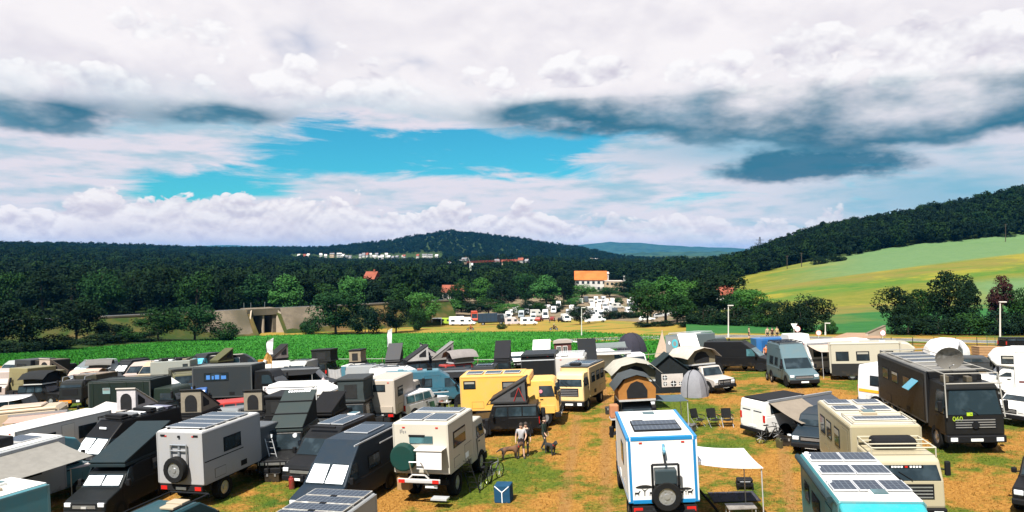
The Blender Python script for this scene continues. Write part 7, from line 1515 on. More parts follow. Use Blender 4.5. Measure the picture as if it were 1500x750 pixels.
for px, py in ((738, 472), (747, 463), (756, 459), (771, 461), (781, 470), (787, 464), (777, 456), (794, 457), (803, 455), (833, 463), (838, 456), (842, 468), (846, 460), (860, 470), (901, 462), (905, 452), (880, 466), (868, 466)):
    farvan(f'{ORD[k_]} van in the middle rows of the far car park', px, py, random.choice([178, 90, 184, 10]), random.choice([WHT, WHT, (0.5, 0.52, 0.55), (0.08, 0.10, 0.12), (0.62, 0.6, 0.56)]), 5.3, 2.05, random.uniform(2.4, 2.9)); k_ += 1
for i, (px, yt, Y, w_) in enumerate(((790, 444, 290, 26), (815, 446, 300, 22), (842, 436, 330, 30), (905, 436, 350, 20), (770, 446, 285, 24), (838, 430, 360, 28), (920, 428, 400, 30), (948, 436, 330, 34), (632, 446, 262, 34), (655, 448, 262, 28))):
    tree(px, yt, Y, w_, 'bush' if w_ < 28 else 'round', f'{ORD[i]} small tree dotted among the rows of the far car park', [LEAF, LEAFD, LEAFL][i % 3], group='small trees among the far car park rows')
for i, px in enumerate((890, 902, 914, 926, 936)): tree(px, 455+random.uniform(-1, 2), 238, 20, 'bush', f'{ORD[i]} dark shrub from the left in the hedge before the car park rows', LEAFD, group='hedge before the car park rows')

# ------------------------------------------------------------------ people, animals
def person(label, px, py, a, top, leg, skin=(0.45, 0.27, 0.19), hair=(0.03, 0.02, 0.015), pose=None, short=True, sleeve=True, h=1.75, xyz=None, seated=False, hat=None, shoe=(0.03, 0.03, 0.03)):
    pose = pose or {}
    J = {'pel': (0, 0, .95), 'sp': (0, .01, 1.15), 'ch': (0, 0, 1.36), 'nk': (0, 0, 1.49), 'hd0': (0, .02, 1.58), 'hd1': (0, .02, 1.68)}
    for s_, n_ in ((-1, 'l'), (1, 'r')):
        J.update({n_+'hip': (s_*.10, 0, .90), n_+'kn': (s_*.12, .03, .50), n_+'an': (s_*.12, -.02, .09), n_+'to': (s_*.14, .15, .04), n_+'sh': (s_*.19, 0, 1.42), n_+'el': (s_*.25, -.02, 1.14), n_+'wr': (s_*.27, .08, .90), n_+'pa': (s_*.27, .10, .82)})
    J.update(pose)
    for s_, n_ in ((-1, 'l'), (1, 'r')):
        w_, p_ = Vector(J[n_+'wr']), Vector(J[n_+'pa']); d_ = (p_-w_).normalized(); sd = d_.cross(Vector((s_, 0, 0))).normalized()
        for k_ in range(4): b_ = p_+sd*(.026-.017*k_); J[f'{n_}f{k_}'] = tuple(b_+d_*(.035)); J[f'{n_}g{k_}'] = tuple(b_+d_*(.065-.006*abs(k_-1.4))+Vector((-s_*.012, 0, 0)))
        J[n_+'th'] = tuple(w_+d_*.05+sd*.05+Vector((-s_*.01, 0, 0)))
    Rr = {'pel': .135, 'sp': .13, 'ch': .15, 'nk': .055, 'hd0': .085, 'hd1': .095}
    for n_ in 'lr': Rr.update({n_+'hip': .095, n_+'kn': .062, n_+'an': .045, n_+'to': .04, n_+'sh': .07, n_+'el': .045, n_+'wr': .03, n_+'pa': .036, n_+'th': .011, **{f'{n_}f{k_}': .0095 for k_ in range(4)}, **{f'{n_}g{k_}': .008 for k_ in range(4)}})
    Ed = [('pel', 'sp'), ('sp', 'ch'), ('ch', 'nk'), ('nk', 'hd0'), ('hd0', 'hd1')]
    for n_ in 'lr':
        Ed += [('pel', n_+'hip'), (n_+'hip', n_+'kn'), (n_+'kn', n_+'an'), (n_+'an', n_+'to'), ('ch', n_+'sh'), (n_+'sh', n_+'el'), (n_+'el', n_+'wr'), (n_+'wr', n_+'pa'), (n_+'wr', n_+'th')]
        for k_ in range(4): Ed += [(n_+'pa', f'{n_}f{k_}'), (f'{n_}f{k_}', f'{n_}g{k_}')]
    ks = list(J); ix = {k_: i for i, k_ in enumerate(ks)}
    me = skin_mesh([J[k_] for k_ in ks], [(ix[a_], ix[b_]) for a_, b_ in Ed], [Rr[k_] for k_ in ks], 0)
    mats = [plain('skin', skin, .6), fabric(top, 'shirt'), fabric(leg, 'trousers'), plain('shoes', shoe, .7)]
    for m_ in mats: me.materials.append(m_)
    elz, hipz, knz = J['lel'][2], J['pel'][2], min(J['lkn'][2], J['rkn'][2])
    for p_ in me.polygons:
        c_ = p_.center; ax = abs(c_.x)
        near_leg = min((Vector(c_)-Vector(J[q])).length for q in ('lhip', 'rhip', 'lkn', 'rkn', 'pel'))
        near_an = min((Vector(c_)-Vector(J[q])).length for q in ('lan', 'ran', 'lto', 'rto'))
        near_hand = min((Vector(c_)-Vector(J[q])).length for q in ('lwr', 'rwr', 'lpa', 'rpa', 'lth', 'rth'))
        near_el = min((Vector(c_)-Vector(J[q])).length for q in ('lel', 'rel'))
        near_t = min((Vector(c_)-Vector(J[q])).length for q in ('sp', 'ch', 'lsh', 'rsh'))
        near_h = min((Vector(c_)-Vector(J[q])).length for q in ('hd0', 'hd1', 'nk'))
        best = min((near_leg, 2), (near_an, 3), (near_hand, 0), (near_el, 0 if sleeve else 1), (near_t, 1), (near_h, 0))
        mi = best[1]
        if mi == 3 and c_.z > .13 and not seated: mi = 0 if short else 2
        if mi == 2 and short and c_.z < knz+.02: mi = 0
        p_.material_index = mi; p_.use_smooth = True
    X, Y = at(px, py) if xyz is None else xyz[:2]; z = gz(X, Y) if xyz is None else xyz[2]
    o = bpy.data.objects.new('person', me); COL.objects.link(o); o.location = (X, Y, z); o.rotation_euler = (0, 0, R(-a)); o.scale = (h/1.75,)*3; tag(o, label, 'person')
    hd = Vector(J['hd1']); hm = MB(); vs_ = []; n_ = 12
    for j in range(5):
        t = math.pi/2*j/4
        for i in range(n_): ph = 2*math.pi*i/n_; vs_.append((hd.x+.098*math.cos(ph)*math.cos(t)*1.0, hd.y-.012+.108*math.sin(ph)*math.cos(t), hd.z+.012+.108*math.sin(t)-(.05 if j == 0 and math.sin(ph) < .2 else 0)))
    hm.add(vs_, [(j*n_+i, j*n_+(i+1) % n_, (j+1)*n_+(i+1) % n_, (j+1)*n_+i) for j in range(4) for i in range(n_)]+[tuple(range(n_-1, -1, -1))])
    link('hair' if not hat else 'helmet', hm.mesh('hair', smooth=1.0), plain('hair_%0.2f' % hair[0], hair, .8) if not hat else hat, o)
    fc = MB()
    for sx in (-1, 1): fc.box(hd.x+sx*.035-.012, hd.x+sx*.035+.012, hd.y+.078, hd.y+.094, hd.z-.035, hd.z-.02)
    link('eyes', fc.mesh('eyes'), BLACK, o); link('nose', MB().add([(hd.x-.012, hd.y+.085, hd.z-.085), (hd.x+.012, hd.y+.085, hd.z-.085), (hd.x, hd.y+.118, hd.z-.08), (hd.x, hd.y+.088, hd.z-.03)], [(0, 1, 2), (0, 2, 3), (1, 3, 2), (0, 3, 1)]).mesh('nose'), plain('skin', skin, .6), o); link('mouth', MB().box(hd.x-.025, hd.x+.025, hd.y+.07, hd.y+.09, hd.z-.115, hd.z-.105).mesh('mouth'), plain('lips', (0.3, 0.1, 0.08), .6), o)
    return o
def skin_mesh(vs_, es_, rs_, root_i=0):
    me = bpy.data.meshes.new('body'); me.from_pydata(vs_, es_, []); ob = bpy.data.objects.new('tmp', me); COL.objects.link(ob)
    bm = bmesh.new(); bm.from_mesh(me); sl = bm.verts.layers.skin.verify(); bm.verts.ensure_lookup_table()
    for i, r_ in enumerate(rs_): bm.verts[i][sl].radius = (r_, r_)
    bm.verts[root_i][sl].use_root = True; bm.to_mesh(me); bm.free()
    ob.modifiers.new('skin', 'SKIN').use_smooth_shade = True; sb = ob.modifiers.new('sub', 'SUBSURF'); sb.levels = 1; sb.render_levels = 1
    dg = bpy.context.evaluated_depsgraph_get(); dg.update(); res = bpy.data.meshes.new_from_object(ob.evaluated_get(dg)); res.materials.clear(); bpy.data.objects.remove(ob); return res
def dog(label, px, py, a, col, sc=1.0):
    v_ = [(0, -.32, .52), (0, 0, .50), (0, .28, .52), (0, .42, .66), (0, .55, .76), (0, .70, .72), (0, -.50, .48), (0, -.68, .36),
          (-.09, .28, .36), (-.09, .26, .20), (-.09, .28, .03), (.09, .28, .36), (.09, .30, .20), (.09, .33, .03),
          (-.09, -.30, .36), (-.09, -.36, .22), (-.09, -.34, .03), (.09, -.28, .36), (.09, -.34, .22), (.09, -.30, .03), (-.05, .53, .87), (.05, .53, .87)]
    e_ = [(0, 1), (1, 2), (2, 3), (3, 4), (4, 5), (0, 6), (6, 7), (2, 8), (8, 9), (9, 10), (2, 11), (11, 12), (12, 13), (0, 14), (14, 15), (15, 16), (0, 17), (17, 18), (18, 19), (4, 20), (4, 21)]
    r_ = [.12, .125, .15, .09, .085, .045, .04, .025, .06, .035, .035, .06, .035, .035, .075, .035, .035, .075, .035, .035, .02, .02]
    me = skin_mesh(v_, e_, r_, 1); m, t, b = _new('dog_fur'); c_ = mixc(t, noi(t, objco(t), 3.0, 3, .5).ss(.42, .58), col[0], col[1]); t.links.new(c_, b.inputs['Base Color']); b.inputs['Roughness'].default_value = .9
    me.materials.append(m)
    for p_ in me.polygons: p_.use_smooth = True
    X, Y = at(px, py); o = bpy.data.objects.new('dog', me); COL.objects.link(o); o.location = (X, Y, gz(X, Y)); o.rotation_euler = (0, 0, R(-a)); o.scale = (sc,)*3; tag(o, label, 'dog'); link('collar', MB().tube((0, .38, .60), (0, .42, .64), .10, .10, 10).mesh('collar'), REDL, o); return o
person('person in pale grey shirt and dark shorts holding the brown dog', 763, 671, 175, (0.50, 0.48, 0.50), (0.05, 0.035, 0.04), pose={'lel': (-.27, .06, 1.15), 'lwr': (-.20, .24, 1.02), 'lpa': (-.17, .31, .98), 'lkn': (-.13, .06, .5), 'lan': (-.16, .10, .09), 'lto': (-.17, .27, .04)})
person('person in dark clothes half hidden behind the pale shirted person', 770, 668, 190, (0.03, 0.028, 0.03), (0.02, 0.02, 0.022), short=False, sleeve=False, h=1.7)
dog('brown and black dog standing at the feet of the pale shirted person', 747, 673, 80, ((0.10, 0.045, 0.02), (0.015, 0.012, 0.01)), 1.05)
person('person in dark green jacket walking with a black dog', 797, 661, 120, (0.02, 0.035, 0.028), (0.05, 0.055, 0.05), short=False, sleeve=False, pose={'rkn': (.12, .16, .52), 'ran': (.12, .22, .10), 'rto': (.13, .38, .06), 'lkn': (-.12, -.02, .5), 'lan': (-.12, -.22, .12), 'lto': (-.12, -.08, .04), 'rel': (.26, .08, 1.14), 'rwr': (.27, .22, .95), 'rpa': (.27, .28, .89)})
dog('black dog beside the person in the dark green jacket', 806, 666, 150, ((0.012, 0.012, 0.012), (0.02, 0.02, 0.02)), .95)
SEAT = {'pel': (0, -.1, .82), 'sp': (0, -.08, 1.02), 'ch': (0, .02, 1.24), 'nk': (0, .07, 1.37), 'hd0': (0, .11, 1.45), 'hd1': (0, .12, 1.54), 'lhip': (-.1, -.06, .80), 'rhip': (.1, -.06, .80), 'lkn': (-.2, .32, .66), 'rkn': (.2, .32, .66), 'lan': (-.19, .16, .30), 'ran': (.19, .16, .30), 'lto': (-.19, .32, .28), 'rto': (.19, .32, .28),
        'lsh': (-.19, .04, 1.30), 'rsh': (.19, .04, 1.30), 'lel': (-.30, .24, 1.10), 'rel': (.30, .24, 1.10), 'lwr': (-.33, .46, 1.04), 'rwr': (.33, .46, 1.04), 'lpa': (-.33, .53, 1.03), 'rpa': (.33, .53, 1.03)}
def motorbike(label, px, py, a, col, rider=None, group=None):
    v = V('motorcycle', label, 'motorcycle', px, py, (0, 0, 0), a, group)
    for y in (.72, -.68): v.wheel(0, y, .32, .13)
    v.p('frame', MB().path([(0, .72, .32), (0, .48, .95), (0, .1, .72), (0, -.45, .72), (0, -.68, .32)], .045), BLACK); v.p('engine', MB().box(-.16, .16, -.2, .28, .28, .62), CHASSIS, None, .04); v.p('tank', MB().box(-.14, .14, .05, .48, .70, .93), paint(col), None, .06); v.p('seat', MB().box(-.13, .13, -.62, .05, .70, .80), BLACK, None, .04)
    v.p('handlebar', MB().path([(-.36, .42, 1.04), (0, .52, 1.0), (.36, .42, 1.04)], .018), BLACK); v.p('fairing', MB().box(-.15, .15, .55, .72, .75, 1.05), paint(col), None, .05); v.p('headlight', MB().tube((0, .72, .9), (0, .76, .9), .08, .08, 10), LENS)
    if rider:
        x, y = v.X, v.Y; person(rider[0], 0, 0, a, rider[1], rider[2], pose=dict(SEAT), short=False, sleeve=False, xyz=(x, y, gz(x, y)), seated=True, hat=rider[3])
motorbike('red motorcycle crossing the straw lane beside the black van', 1100, 542, 150, (0.45, 0.02, 0.02), ('person in red jacket riding the red motorcycle', (0.42, 0.02, 0.02), (0.015, 0.015, 0.016), paint((0.02, 0.02, 0.02))))
motorbike('orange red motorcycle on the meadow path behind the maize', 689, 484, 90, (0.5, 0.06, 0.02), ('person in orange red on the meadow motorcycle', (0.5, 0.07, 0.02), (0.2, 0.03, 0.02), paint((0.4, 0.05, 0.03))))
motorbike('dark motorcycle on the meadow path left of the compact dark tree', 811, 484, 90, (0.05, 0.02, 0.03), ('person in dark and pink riding gear on the meadow motorcycle', (0.10, 0.03, 0.04), (0.02, 0.02, 0.02), paint((0.5, 0.4, 0.4))))
person('person with orange top standing before the blue trailer', 1122, 532, 170, (0.60, 0.16, 0.05), (0.03, 0.03, 0.035), short=False)
person('person in beige top standing on the road above the blue trailer', 1124, 498, 180, (0.5, 0.38, 0.25), (0.05, 0.05, 0.06), h=1.8); person('person in dark top beside the beige dressed one on the road', 1131, 498, 185, (0.10, 0.04, 0.03), (0.03, 0.03, 0.03), h=1.75); person('person in pale yellow top right on the road above the blue trailer', 1138, 498, 175, (0.6, 0.45, 0.2), (0.04, 0.04, 0.04), h=1.85)
person('person walking on the road at the bend left of the black van', 1097, 497, 90, (0.35, 0.3, 0.15), (0.03, 0.03, 0.03)); person('person in dark clothes at the car park lane mouth', 812, 472, 180, (0.03, 0.03, 0.03), (0.03, 0.03, 0.03), short=False); person('person in a dark coat before the white lane truck', 805, 474, 180, (0.08, 0.03, 0.03), (0.03, 0.03, 0.03), short=False)

# ------------------------------------------------------------------ camp bits
def bicycle(label, px, py, a, col, group=None):
    v = V('bicycle', label, 'bicycle', px, py, (0, 0, 0), a, group)
    for y in (.52, -.52):
        t_ = MB(); n_ = 18; pts = [(0, y+.34*math.cos(2*math.pi*i/n_), .34+.34*math.sin(2*math.pi*i/n_)) for i in range(n_+1)]; t_.path(pts, .022, 4); w_ = v.p('wheel', t_, RUBBER)
        s_ = MB(); [s_.tube((0, y, .34), p_, .006, .006, 3) for p_ in pts[:-1:2]]; v.p('spokes', s_, ALU, w_)
    v.p('frame', MB().path([(0, -.52, .34), (0, -.05, .30), (0, .42, .78), (0, -.18, .80), (0, -.52, .34)], .02).tube((0, -.05, .3), (0, -.2, .88), .018).tube((0, .40, .92), (0, .52, .34), .018), paint(col)); v.p('saddle', MB().box(-.07, .07, -.34, -.08, .88, .93), BLACK, None, .02); v.p('handlebar', MB().path([(-.28, .30, .96), (0, .40, .94), (.28, .30, .96)], .014), BLACK)
bicycle('black bicycle leaning at the side of the cream white camper truck', 712, 712, 20, BLK); bicycle('second bicycle with silver frame beside the black one', 724, 704, 30, (0.3, 0.3, 0.32)); bicycle('dark bicycle lying near the white van with tan tarp', 1128, 648, 70, BLK)
def chair(label, px, py, a, col, group):
    v = V('camping_chair', label, 'chair', px, py, (0, 0, 0), a, group)
    v.p('seat', MB().sheet(lambda u, w_: (-.27+.54*u, -.24+.48*w_, .43-.05*math.sin(math.pi*u)), 4, 3, .015), fabric(col)); v.p('backrest', MB().sheet(lambda u, w_: (-.27+.54*u, -.24-.14*w_-.04*math.sin(math.pi*u), .45+.52*w_), 4, 3, .015), fabric(col))
    for sx in (-1, 1):
        v.p('leg', MB().tube((sx*.28, .26, 0), (sx*.28, -.28, .5), .014), STEEL); v.p('leg', MB().tube((sx*.28, -.30, 0), (sx*.28, .26, .5), .014), STEEL); v.p('armrest', MB().box(sx*.28-.03, sx*.28+.03, -.26, .24, .62, .65), BLACK); v.p('arm_post', MB().tube((sx*.28, .2, .43), (sx*.28, .2, .62), .012), STEEL)
for i, (px, a, lb) in enumerate(((1023, 150, 'folding chair nearest the blue edged truck in the row of three'), (1046, 170, 'middle folding chair of the three on the grass'), (1066, 185, 'right folding chair of the three on the grass'))): chair('black '+lb, px, 625, a, (0.014, 0.015, 0.015), 'folding chairs on the grass')
chair('black folding chair in the shade of the slate tarp', 1135, 640, 200, BLK, 'folding chairs on the grass')
v = V('folding_table', 'low folding table with pale top at the bottom under the white awning', 'table', 1086, 741, (0, 0, .55), 2); v.p('table_top', MB().box(-.52, .52, -.3, .3, .52, .56), paint((0.32, 0.30, 0.28)))
for sx in (-.48, .48):
    for sy in (-.26, .26): v.p('leg', MB().tube((sx, sy, 0), (sx, sy, .53), .015), ALU)
v = V('grill', 'small black grill on the grass under the white awning', 'grill', 1091, 709, (0, 0, .2), 10); v.p('body', MB().box(-.34, .34, -.22, .22, .12, .30), BLACK, None, .04); v.p('lid', MB().box(-.33, .33, -.21, .21, .31, .45), BLACK, None, .09); v.p('handle', MB().path([(-.2, -.24, .38), (-.2, -.29, .38), (.2, -.29, .38), (.2, -.24, .38)], .012), STEEL)
for sx in (-.3, .3): v.p('foot', MB().box(sx-.03, sx+.03, -.2, .2, 0, .12), BLACK)
v = V('storage_cube', 'blue fabric storage cube with white straps on the straw', 'box', 736, 737, (0, -.3, 0), 12); o = v.p('body', MB().box(-.34, .34, -.32, .32, 0, .72), fabric((0.012, 0.075, 0.16)), None, .03)
for a_, b_ in (((-.30, -.325, .70), (0, -.335, .45)), ((.30, -.325, .70), (0, -.335, .45)), ((0, -.335, .45), (0, -.335, .02))): v.p('strap', MB().tube(a_, b_, .02, .02, 4), SHADE, o)
v = V('folded_parasol', 'folded black parasol standing left of the blue edged truck', 'parasol', 899, 636, (0, 0, 0), 0); v.p('pole', MB().tube((0, 0, 0), (.18, .1, 2.2), .025), BLACK); v.p('base', MB().tube((0, 0, 0), (0, 0, .10), .28, .24, 14), BLACK); v.p('canopy', MB().tube((.02, 0, .35), (.06, .03, .95), .16, .08, 10), fabric((0.012, 0.012, 0.014)))
v = V('spare_tyre', 'loose black tyre lying beside the white van with tan tarp', 'tyre', 1120, 641, (0, 0, 0), 0); v.wheel(0, 0, .36, .24, STEEL, 'tyre', (0, R(70), 0), .25)
def feather(px, py, top, flag_bot, label, w_, col):
    X, Y = at(px, py); z = gz(X, Y); h = HC-(top-HY)*Y/F-z; b_ = HC-(flag_bot-HY)*Y/F-z
    r_ = bpy.data.objects.new('feather_flag', None); COL.objects.link(r_); r_.location = (X, Y, z); tag(r_, label, 'flag')
    link('pole', MB().path([(0, 0, 0), (0, 0, h*.8), (.05*w_, 0, h*.93), (.35*w_, 0, h)], .03).mesh('pole'), BLACK, r_)
    link('cloth', MB().sheet(lambda u, q: (.03+w_*u*(1-.55*max(0, q-.75)/.25*0)+(0.12*w_*max(0, q-.7)/.3), .06*math.sin(q*9+u*2), b_+(h*.99-b_)*q-(1-u)*.35*w_*max(0, q-.7)/.3*1.6), 4, 12, .01).mesh('cloth', smooth=1.0), fabric(col), r_)
feather(390, 562, 494, 519, 'white feather flag above the orange banner', .65, (0.74, 0.73, 0.76)); feather(567, 536, 480, 508, 'tall narrow white flag at the maize edge', .55, (0.68, 0.70, 0.72))
v = V('orange_banner', 'orange cloth banner draped on a frame below the white feather flag', 'banner', 389, 519, (0, 0, 3.4), 0)
v.p('frame', MB().path([(-.6, 0, 0), (-.6, 0, 2.9), (.6, 0, 2.9), (.6, 0, 0)], .03), WOOD)
v.p('cloth', MB().sheet(lambda u, q: (-.62+.55*u, -.05+.05*math.sin(u*9), 2.9-2.2*q*(1-.45*u)), 6, 6, .012), fabric((0.85, 0.33, 0.02)), None, 0, smooth=1.0); v.p('cloth', MB().sheet(lambda u, q: (-.05+.75*u, -.08+.05*math.sin(u*8+1), 2.85+.75*(1-q)*(1-abs(u-.5)*1.4)-.35*q), 6, 6, .012), fabric((0.75, 0.42, 0.12)), None, 0, smooth=1.0); v.p('white_bow', MB().tube((.0, -.15, 2.55), (.15, -.15, 2.85), .20, .13, 10), fabric((0.75, 0.7, 0.64)))
def clutter(kind, label, px, py, a=0, col=(0.05, 0.05, 0.05)):
    nm, cat = {'crate': ('storage_crate', 'crate'), 'can': ('jerry_can', 'canister'), 'cool': ('cool_box', 'box'), 'bag': ('duffel_bag', 'bag'), 'gas': ('gas_bottle', 'gas bottle'), 'mat': ('shade_sheet', 'mat'), 'table': ('folding_table', 'table'), 'bucket': ('bucket', 'bucket'), 'bin': ('rubbish_sack', 'sack')}[kind]
    v = V(nm, label, cat, px, py, (0, 0, 0), a); m = paint(col)
    if kind == 'crate':
        v.p('body', MB().box(-.38, .38, -.26, .26, 0, .36), m, None, .03); v.p('lid', MB().box(-.40, .40, -.28, .28, .36, .42), m, None, .02)
        for sx in (-1, 1): v.p('latch', MB().box(sx*.2-.04, sx*.2+.04, -.30, -.27, .28, .40), STEEL)
    if kind == 'can': v.p('body', MB().prismx([(-.17, 0), (.17, 0), (.17, .36), (.08, .45), (-.17, .45)], -.08, .08), m, None, .02); v.p('handle', MB().path([(-.12, 0, .45), (-.12, 0, .50), (.06, 0, .50), (.06, 0, .45)], .012), m); v.p('cap', MB().tube((.13, 0, .40), (.17, 0, .46), .03), BLACK)
    if kind == 'cool': v.p('body', MB().box(-.3, .3, -.2, .2, 0, .32), m, None, .04); v.p('lid', MB().box(-.31, .31, -.21, .21, .325, .40), SHADE, None, .03); v.p('handle', MB().path([(-.32, 0, .25), (-.36, 0, .42), (.36, 0, .42), (.32, 0, .25)], .012), SHADE)
    if kind == 'bag': v.p('body', MB().tube((-.38, 0, .19), (.38, 0, .19), .19, .19, 12), fabric(col), None, .05); v.p('strap', MB().path([(-.2, -.1, .35), (-.1, -.05, .48), (.1, -.05, .48), (.2, -.1, .35)], .012), BLACK)
    if kind == 'gas': v.p('body', MB().tube((0, 0, 0), (0, 0, .5), .15, .15, 14), m, None, .04); v.p('valve', MB().tube((0, 0, .5), (0, 0, .6), .04), STEEL); v.p('collar', MB().tube((0, 0, .5), (0, 0, .58), .10, .10, 12), m)
    if kind == 'mat': v.p('mat', MB().box(-.9, .9, -.6, .6, .012, .03), fabric(col)); v.p('border', MB().box(-.93, .93, -.63, .63, .006, .02), BLACK)
    if kind == 'table':
        v.p('table_top', MB().box(-.5, .5, -.32, .32, .68, .72), m, None, .01)
        for sx in (-.46, .46):
            for sy in (-.28, .28): v.p('leg', MB().tube((sx, sy, 0), (sx*.96, sy*.96, .69), .015), ALU)
        t_ = v.p('tray', MB().box(-.3, 0, -.15, .15, .72, .78), paint((0.3, 0.1, 0.06)), None, .02); v.p('mug', MB().tube((.25, 0, .72), (.25, 0, .82), .045, .045, 10), SHADE)
    if kind == 'bucket': v.p('body', MB().tube((0, 0, 0), (0, 0, .3), .13, .16, 14), m); v.p('handle', MB().path([(-.16, 0, .29), (0, -.14, .34), (.16, 0, .29)], .008), STEEL)
    if kind == 'bin': v.p('body', MB().tube((0, 0, 0), (0, 0, .34), .22, .2, 10), fabric(col), None, .06); v.p('knot', MB().tube((0, 0, .3), (.03, 0, .52), .12, .04, 8), fabric(col))
for kd, lb, px, py, a, col in [
    ('crate', 'black storage crate beside the white van with tan tarp', 1150, 652, 20, BLK), ('can', 'olive jerry can standing near the tan tarp van wheel', 1142, 656, 70, OLIVE), ('cool', 'blue cool box under the slate tarp', 1165, 648, 10, (0.02, 0.1, 0.3)),
    ('crate', 'grey crate left of the three folding chairs', 1008, 632, 40, MGREY), ('mat', 'dark sheet in place of ladder and shade under the white awning', 1075, 728, 3, (0.06, 0.06, 0.08)),  # dark sheet added where there is only ladder and shade
    ('gas', 'grey gas bottle by the orange brown tent car', 907, 612, 0, (0.3, 0.3, 0.3)), ('crate', 'dark crate left of the orange brown tent car', 896, 606, 10, DGREY),
    ('bin', 'black rubbish sack behind the cream white camper truck', 704, 668, 0, BLK),
    ('table', 'camp table on the grass left of the yellow truck', 650, 604, 8, (0.3, 0.28, 0.25)), ('crate', 'black crate near the white cloth windbreak', 668, 590, 30, BLK), ('cool', 'white cool box on the grass behind the white pickup', 634, 598, 10, WHT),
    ('bag', 'black duffel bag beside the black jeep', 690, 646, 60, BLK), ('can', 'red jerry can before the black jeep', 705, 650, 20, (0.4, 0.02, 0.02)), ('crate', 'dark crate by the ladder of the pale grey box truck', 402, 704, 10, BLK), ('bucket', 'white bucket by the ladder of the pale grey box truck', 410, 698, 0, WHT),
    ('gas', 'red gas bottle in the shade beside the tall dark blue van', 428, 716, 0, (0.35, 0.02, 0.02)), ('crate', 'dark crate under the cream awning', 1232, 545, 0, DGREY), ('bag', 'blue bag under the cream awning', 1222, 547, 40, (0.02, 0.08, 0.25)),
    ('bin', 'black sack beside the black overland truck', 1285, 612, 0, BLK), ('cool', 'orange cool box by the white alcove motorhome', 1466, 596, 20, (0.6, 0.2, 0.03)), ('crate', 'grey crate before the white alcove motorhome', 1458, 602, 60, MGREY),     ('table', 'low table among vehicles before the dark box truck', 318, 606, 0, (0.3, 0.25, 0.2)), ('crate', 'olive crate beside the tan tents', 330, 612, 20, OLIVE), ('can', 'blue canister beside the red car', 345, 614, 0, (0.02, 0.1, 0.3)), ]:
    clutter(kd, lb, px, py, a, col)
for px, py, a, lb, col in [(640, 610, 120, 'green folding chair left of the camp table by the yellow truck', (0.03, 0.08, 0.04)), (662, 612, 240, 'dark folding chair right of the camp table by the yellow truck', BLK), (1240, 552, 150, 'dark folding chair under the cream awning', BLK)]:
    chair(lb, px, py, a, col, None)
# barrier tape along the maize, wooden box, mesh fence, markers
tp_ = [at(px, py) for px, py in ((385, 540), (440, 539), (480, 538), (560, 538), (640, 540), (700, 541), (760, 540), (860, 538), (950, 534), (985, 531))]
r_ = bpy.data.objects.new('barrier_tape', None); COL.objects.link(r_); tag(r_, 'white barrier tape on stakes along the edge of the maize', 'tape')
tm_ = MB()
for (x0, y0), (x1, y1) in zip(tp_[:-1], tp_[1:]): tm_.hexa([(x0, y0, gz(x0, y0)+1.0), (x1, y1, gz(x1, y1)+1.0), (x1, y1, gz(x1, y1)+1.06), (x0, y0, gz(x0, y0)+1.06)], [(x0, y0+.02, gz(x0, y0)+1.0), (x1, y1+.02, gz(x1, y1)+1.0), (x1, y1+.02, gz(x1, y1)+1.06), (x0, y0+.02, gz(x0, y0)+1.06)])
link('tape', tm_.mesh('tape'), plain('tape_grey', (0.30, 0.32, 0.30), .6), r_)
for x, y in tp_: link('stake', MB().tube((x, y+.03, gz(x, y)-.2), (x, y+.03, gz(x, y)+1.2), .025).mesh('stake'), WOOD, r_)
v = V('wooden_crate', 'brown wooden crate left of the white alcove motorhome', 'crate', 1449, 524, (0, 0, 0), 100)
for k_ in range(4): v.p('plank', MB().box(-.85, .85, -1.2, -1.16, .05+k_*.24, .26+k_*.24), WOOD); v.p('plank', MB().box(-.85, .85, 1.16, 1.2, .05+k_*.24, .26+k_*.24), WOOD); v.p('plank', MB().box(.85, .89, -1.16, 1.16, .05+k_*.24, .26+k_*.24), WOOD); v.p('plank', MB().box(-.89, -.85, -1.16, 1.16, .05+k_*.24, .26+k_*.24), WOOD)
v.p('lid', MB().box(-.9, .9, -1.22, 1.22, 1.01, 1.06), WOOD)
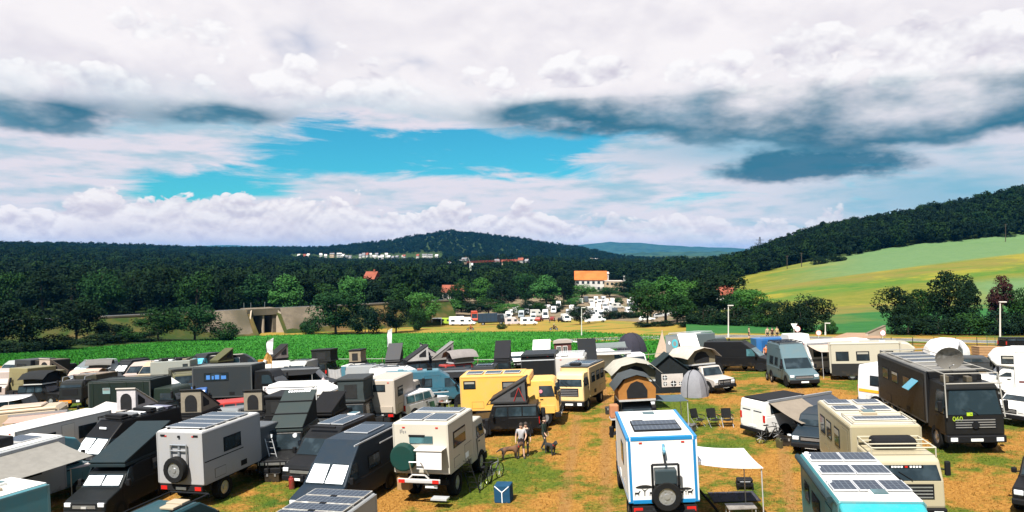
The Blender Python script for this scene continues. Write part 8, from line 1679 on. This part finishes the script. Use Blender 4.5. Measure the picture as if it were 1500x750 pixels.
v = V('mesh_fence', 'green wire mesh fence around the right street lamp', 'fence', 1470, 512, (0, 0, 0), 0); FG_ = plain('fence_green', (0.02, 0.09, 0.06), .5)
for i in range(5): v.p('post', MB().tube((-1.8+.9*i, 0, 0), (-1.8+.9*i, 0, 1.5), .03), FG_)
for i in range(8): v.p('wire', MB().tube((-1.8, 0, .15+.18*i), (1.8, 0, .15+.18*i), .012, .012, 4), FG_)
v = V('wire_fence', 'thin wire fence on dark posts below the road at the right', 'fence', 1400, 509, (0, 0, 0), 0)
for i in range(7): v.p('post', MB().tube((-7.5+2.5*i, 0, 0), (-7.5+2.5*i, 0, 1.2), .04), CHASSIS)
for i in range(3): v.p('wire', MB().tube((-7.5, 0, .35+.35*i), (7.5, 0, .35+.35*i), .012, .012, 4), STEEL)
v = V('concrete_block', 'pale concrete wall end right of the dirt track', 'wall', 1283, 493, (0, 0, 0), 60); v.p('slab', MB().hexa([(-.2, -2.2, 0), (.2, -2.2, 0), (.2, 2.2, 0), (-.2, 2.2, 0)], [(-.2, -2.2, .5), (.2, -2.2, .5), (.2, 2.2, 1.6), (-.2, 2.2, 1.6)]), CONC2)
v.p('coping', MB().hexa([(-.25, -2.2, .5), (.25, -2.2, .5), (.25, 2.2, 1.6), (-.25, 2.2, 1.6)], [(-.25, -2.2, .6), (.25, -2.2, .6), (.25, 2.2, 1.7), (-.25, 2.2, 1.7)]), CONC)

# ------------------------------------------------------------------ haze
HAZE = True
if HAZE:
    hz = MB().box(-14000, 14000, -400, 14500, -60, 178).mesh('haze'); m = bpy.data.materials.new('haze_air'); m.use_nodes = True; t = m.node_tree; t.nodes.clear()
    o_ = t.nodes.new('ShaderNodeOutputMaterial'); pv = t.nodes.new('ShaderNodeVolumePrincipled'); pv.inputs['Density'].default_value = 0.000042; pv.inputs['Color'].default_value = (0.03, 0.31, 0.80, 1); pv.inputs['Anisotropy'].default_value = 0.0
    t.links.new(pv.outputs[0], o_.inputs['Volume']); h_ = link('haze', hz, m); h_['kind'] = 'stuff'; h_['label'] = 'thin blue air between the camera and the mountains'
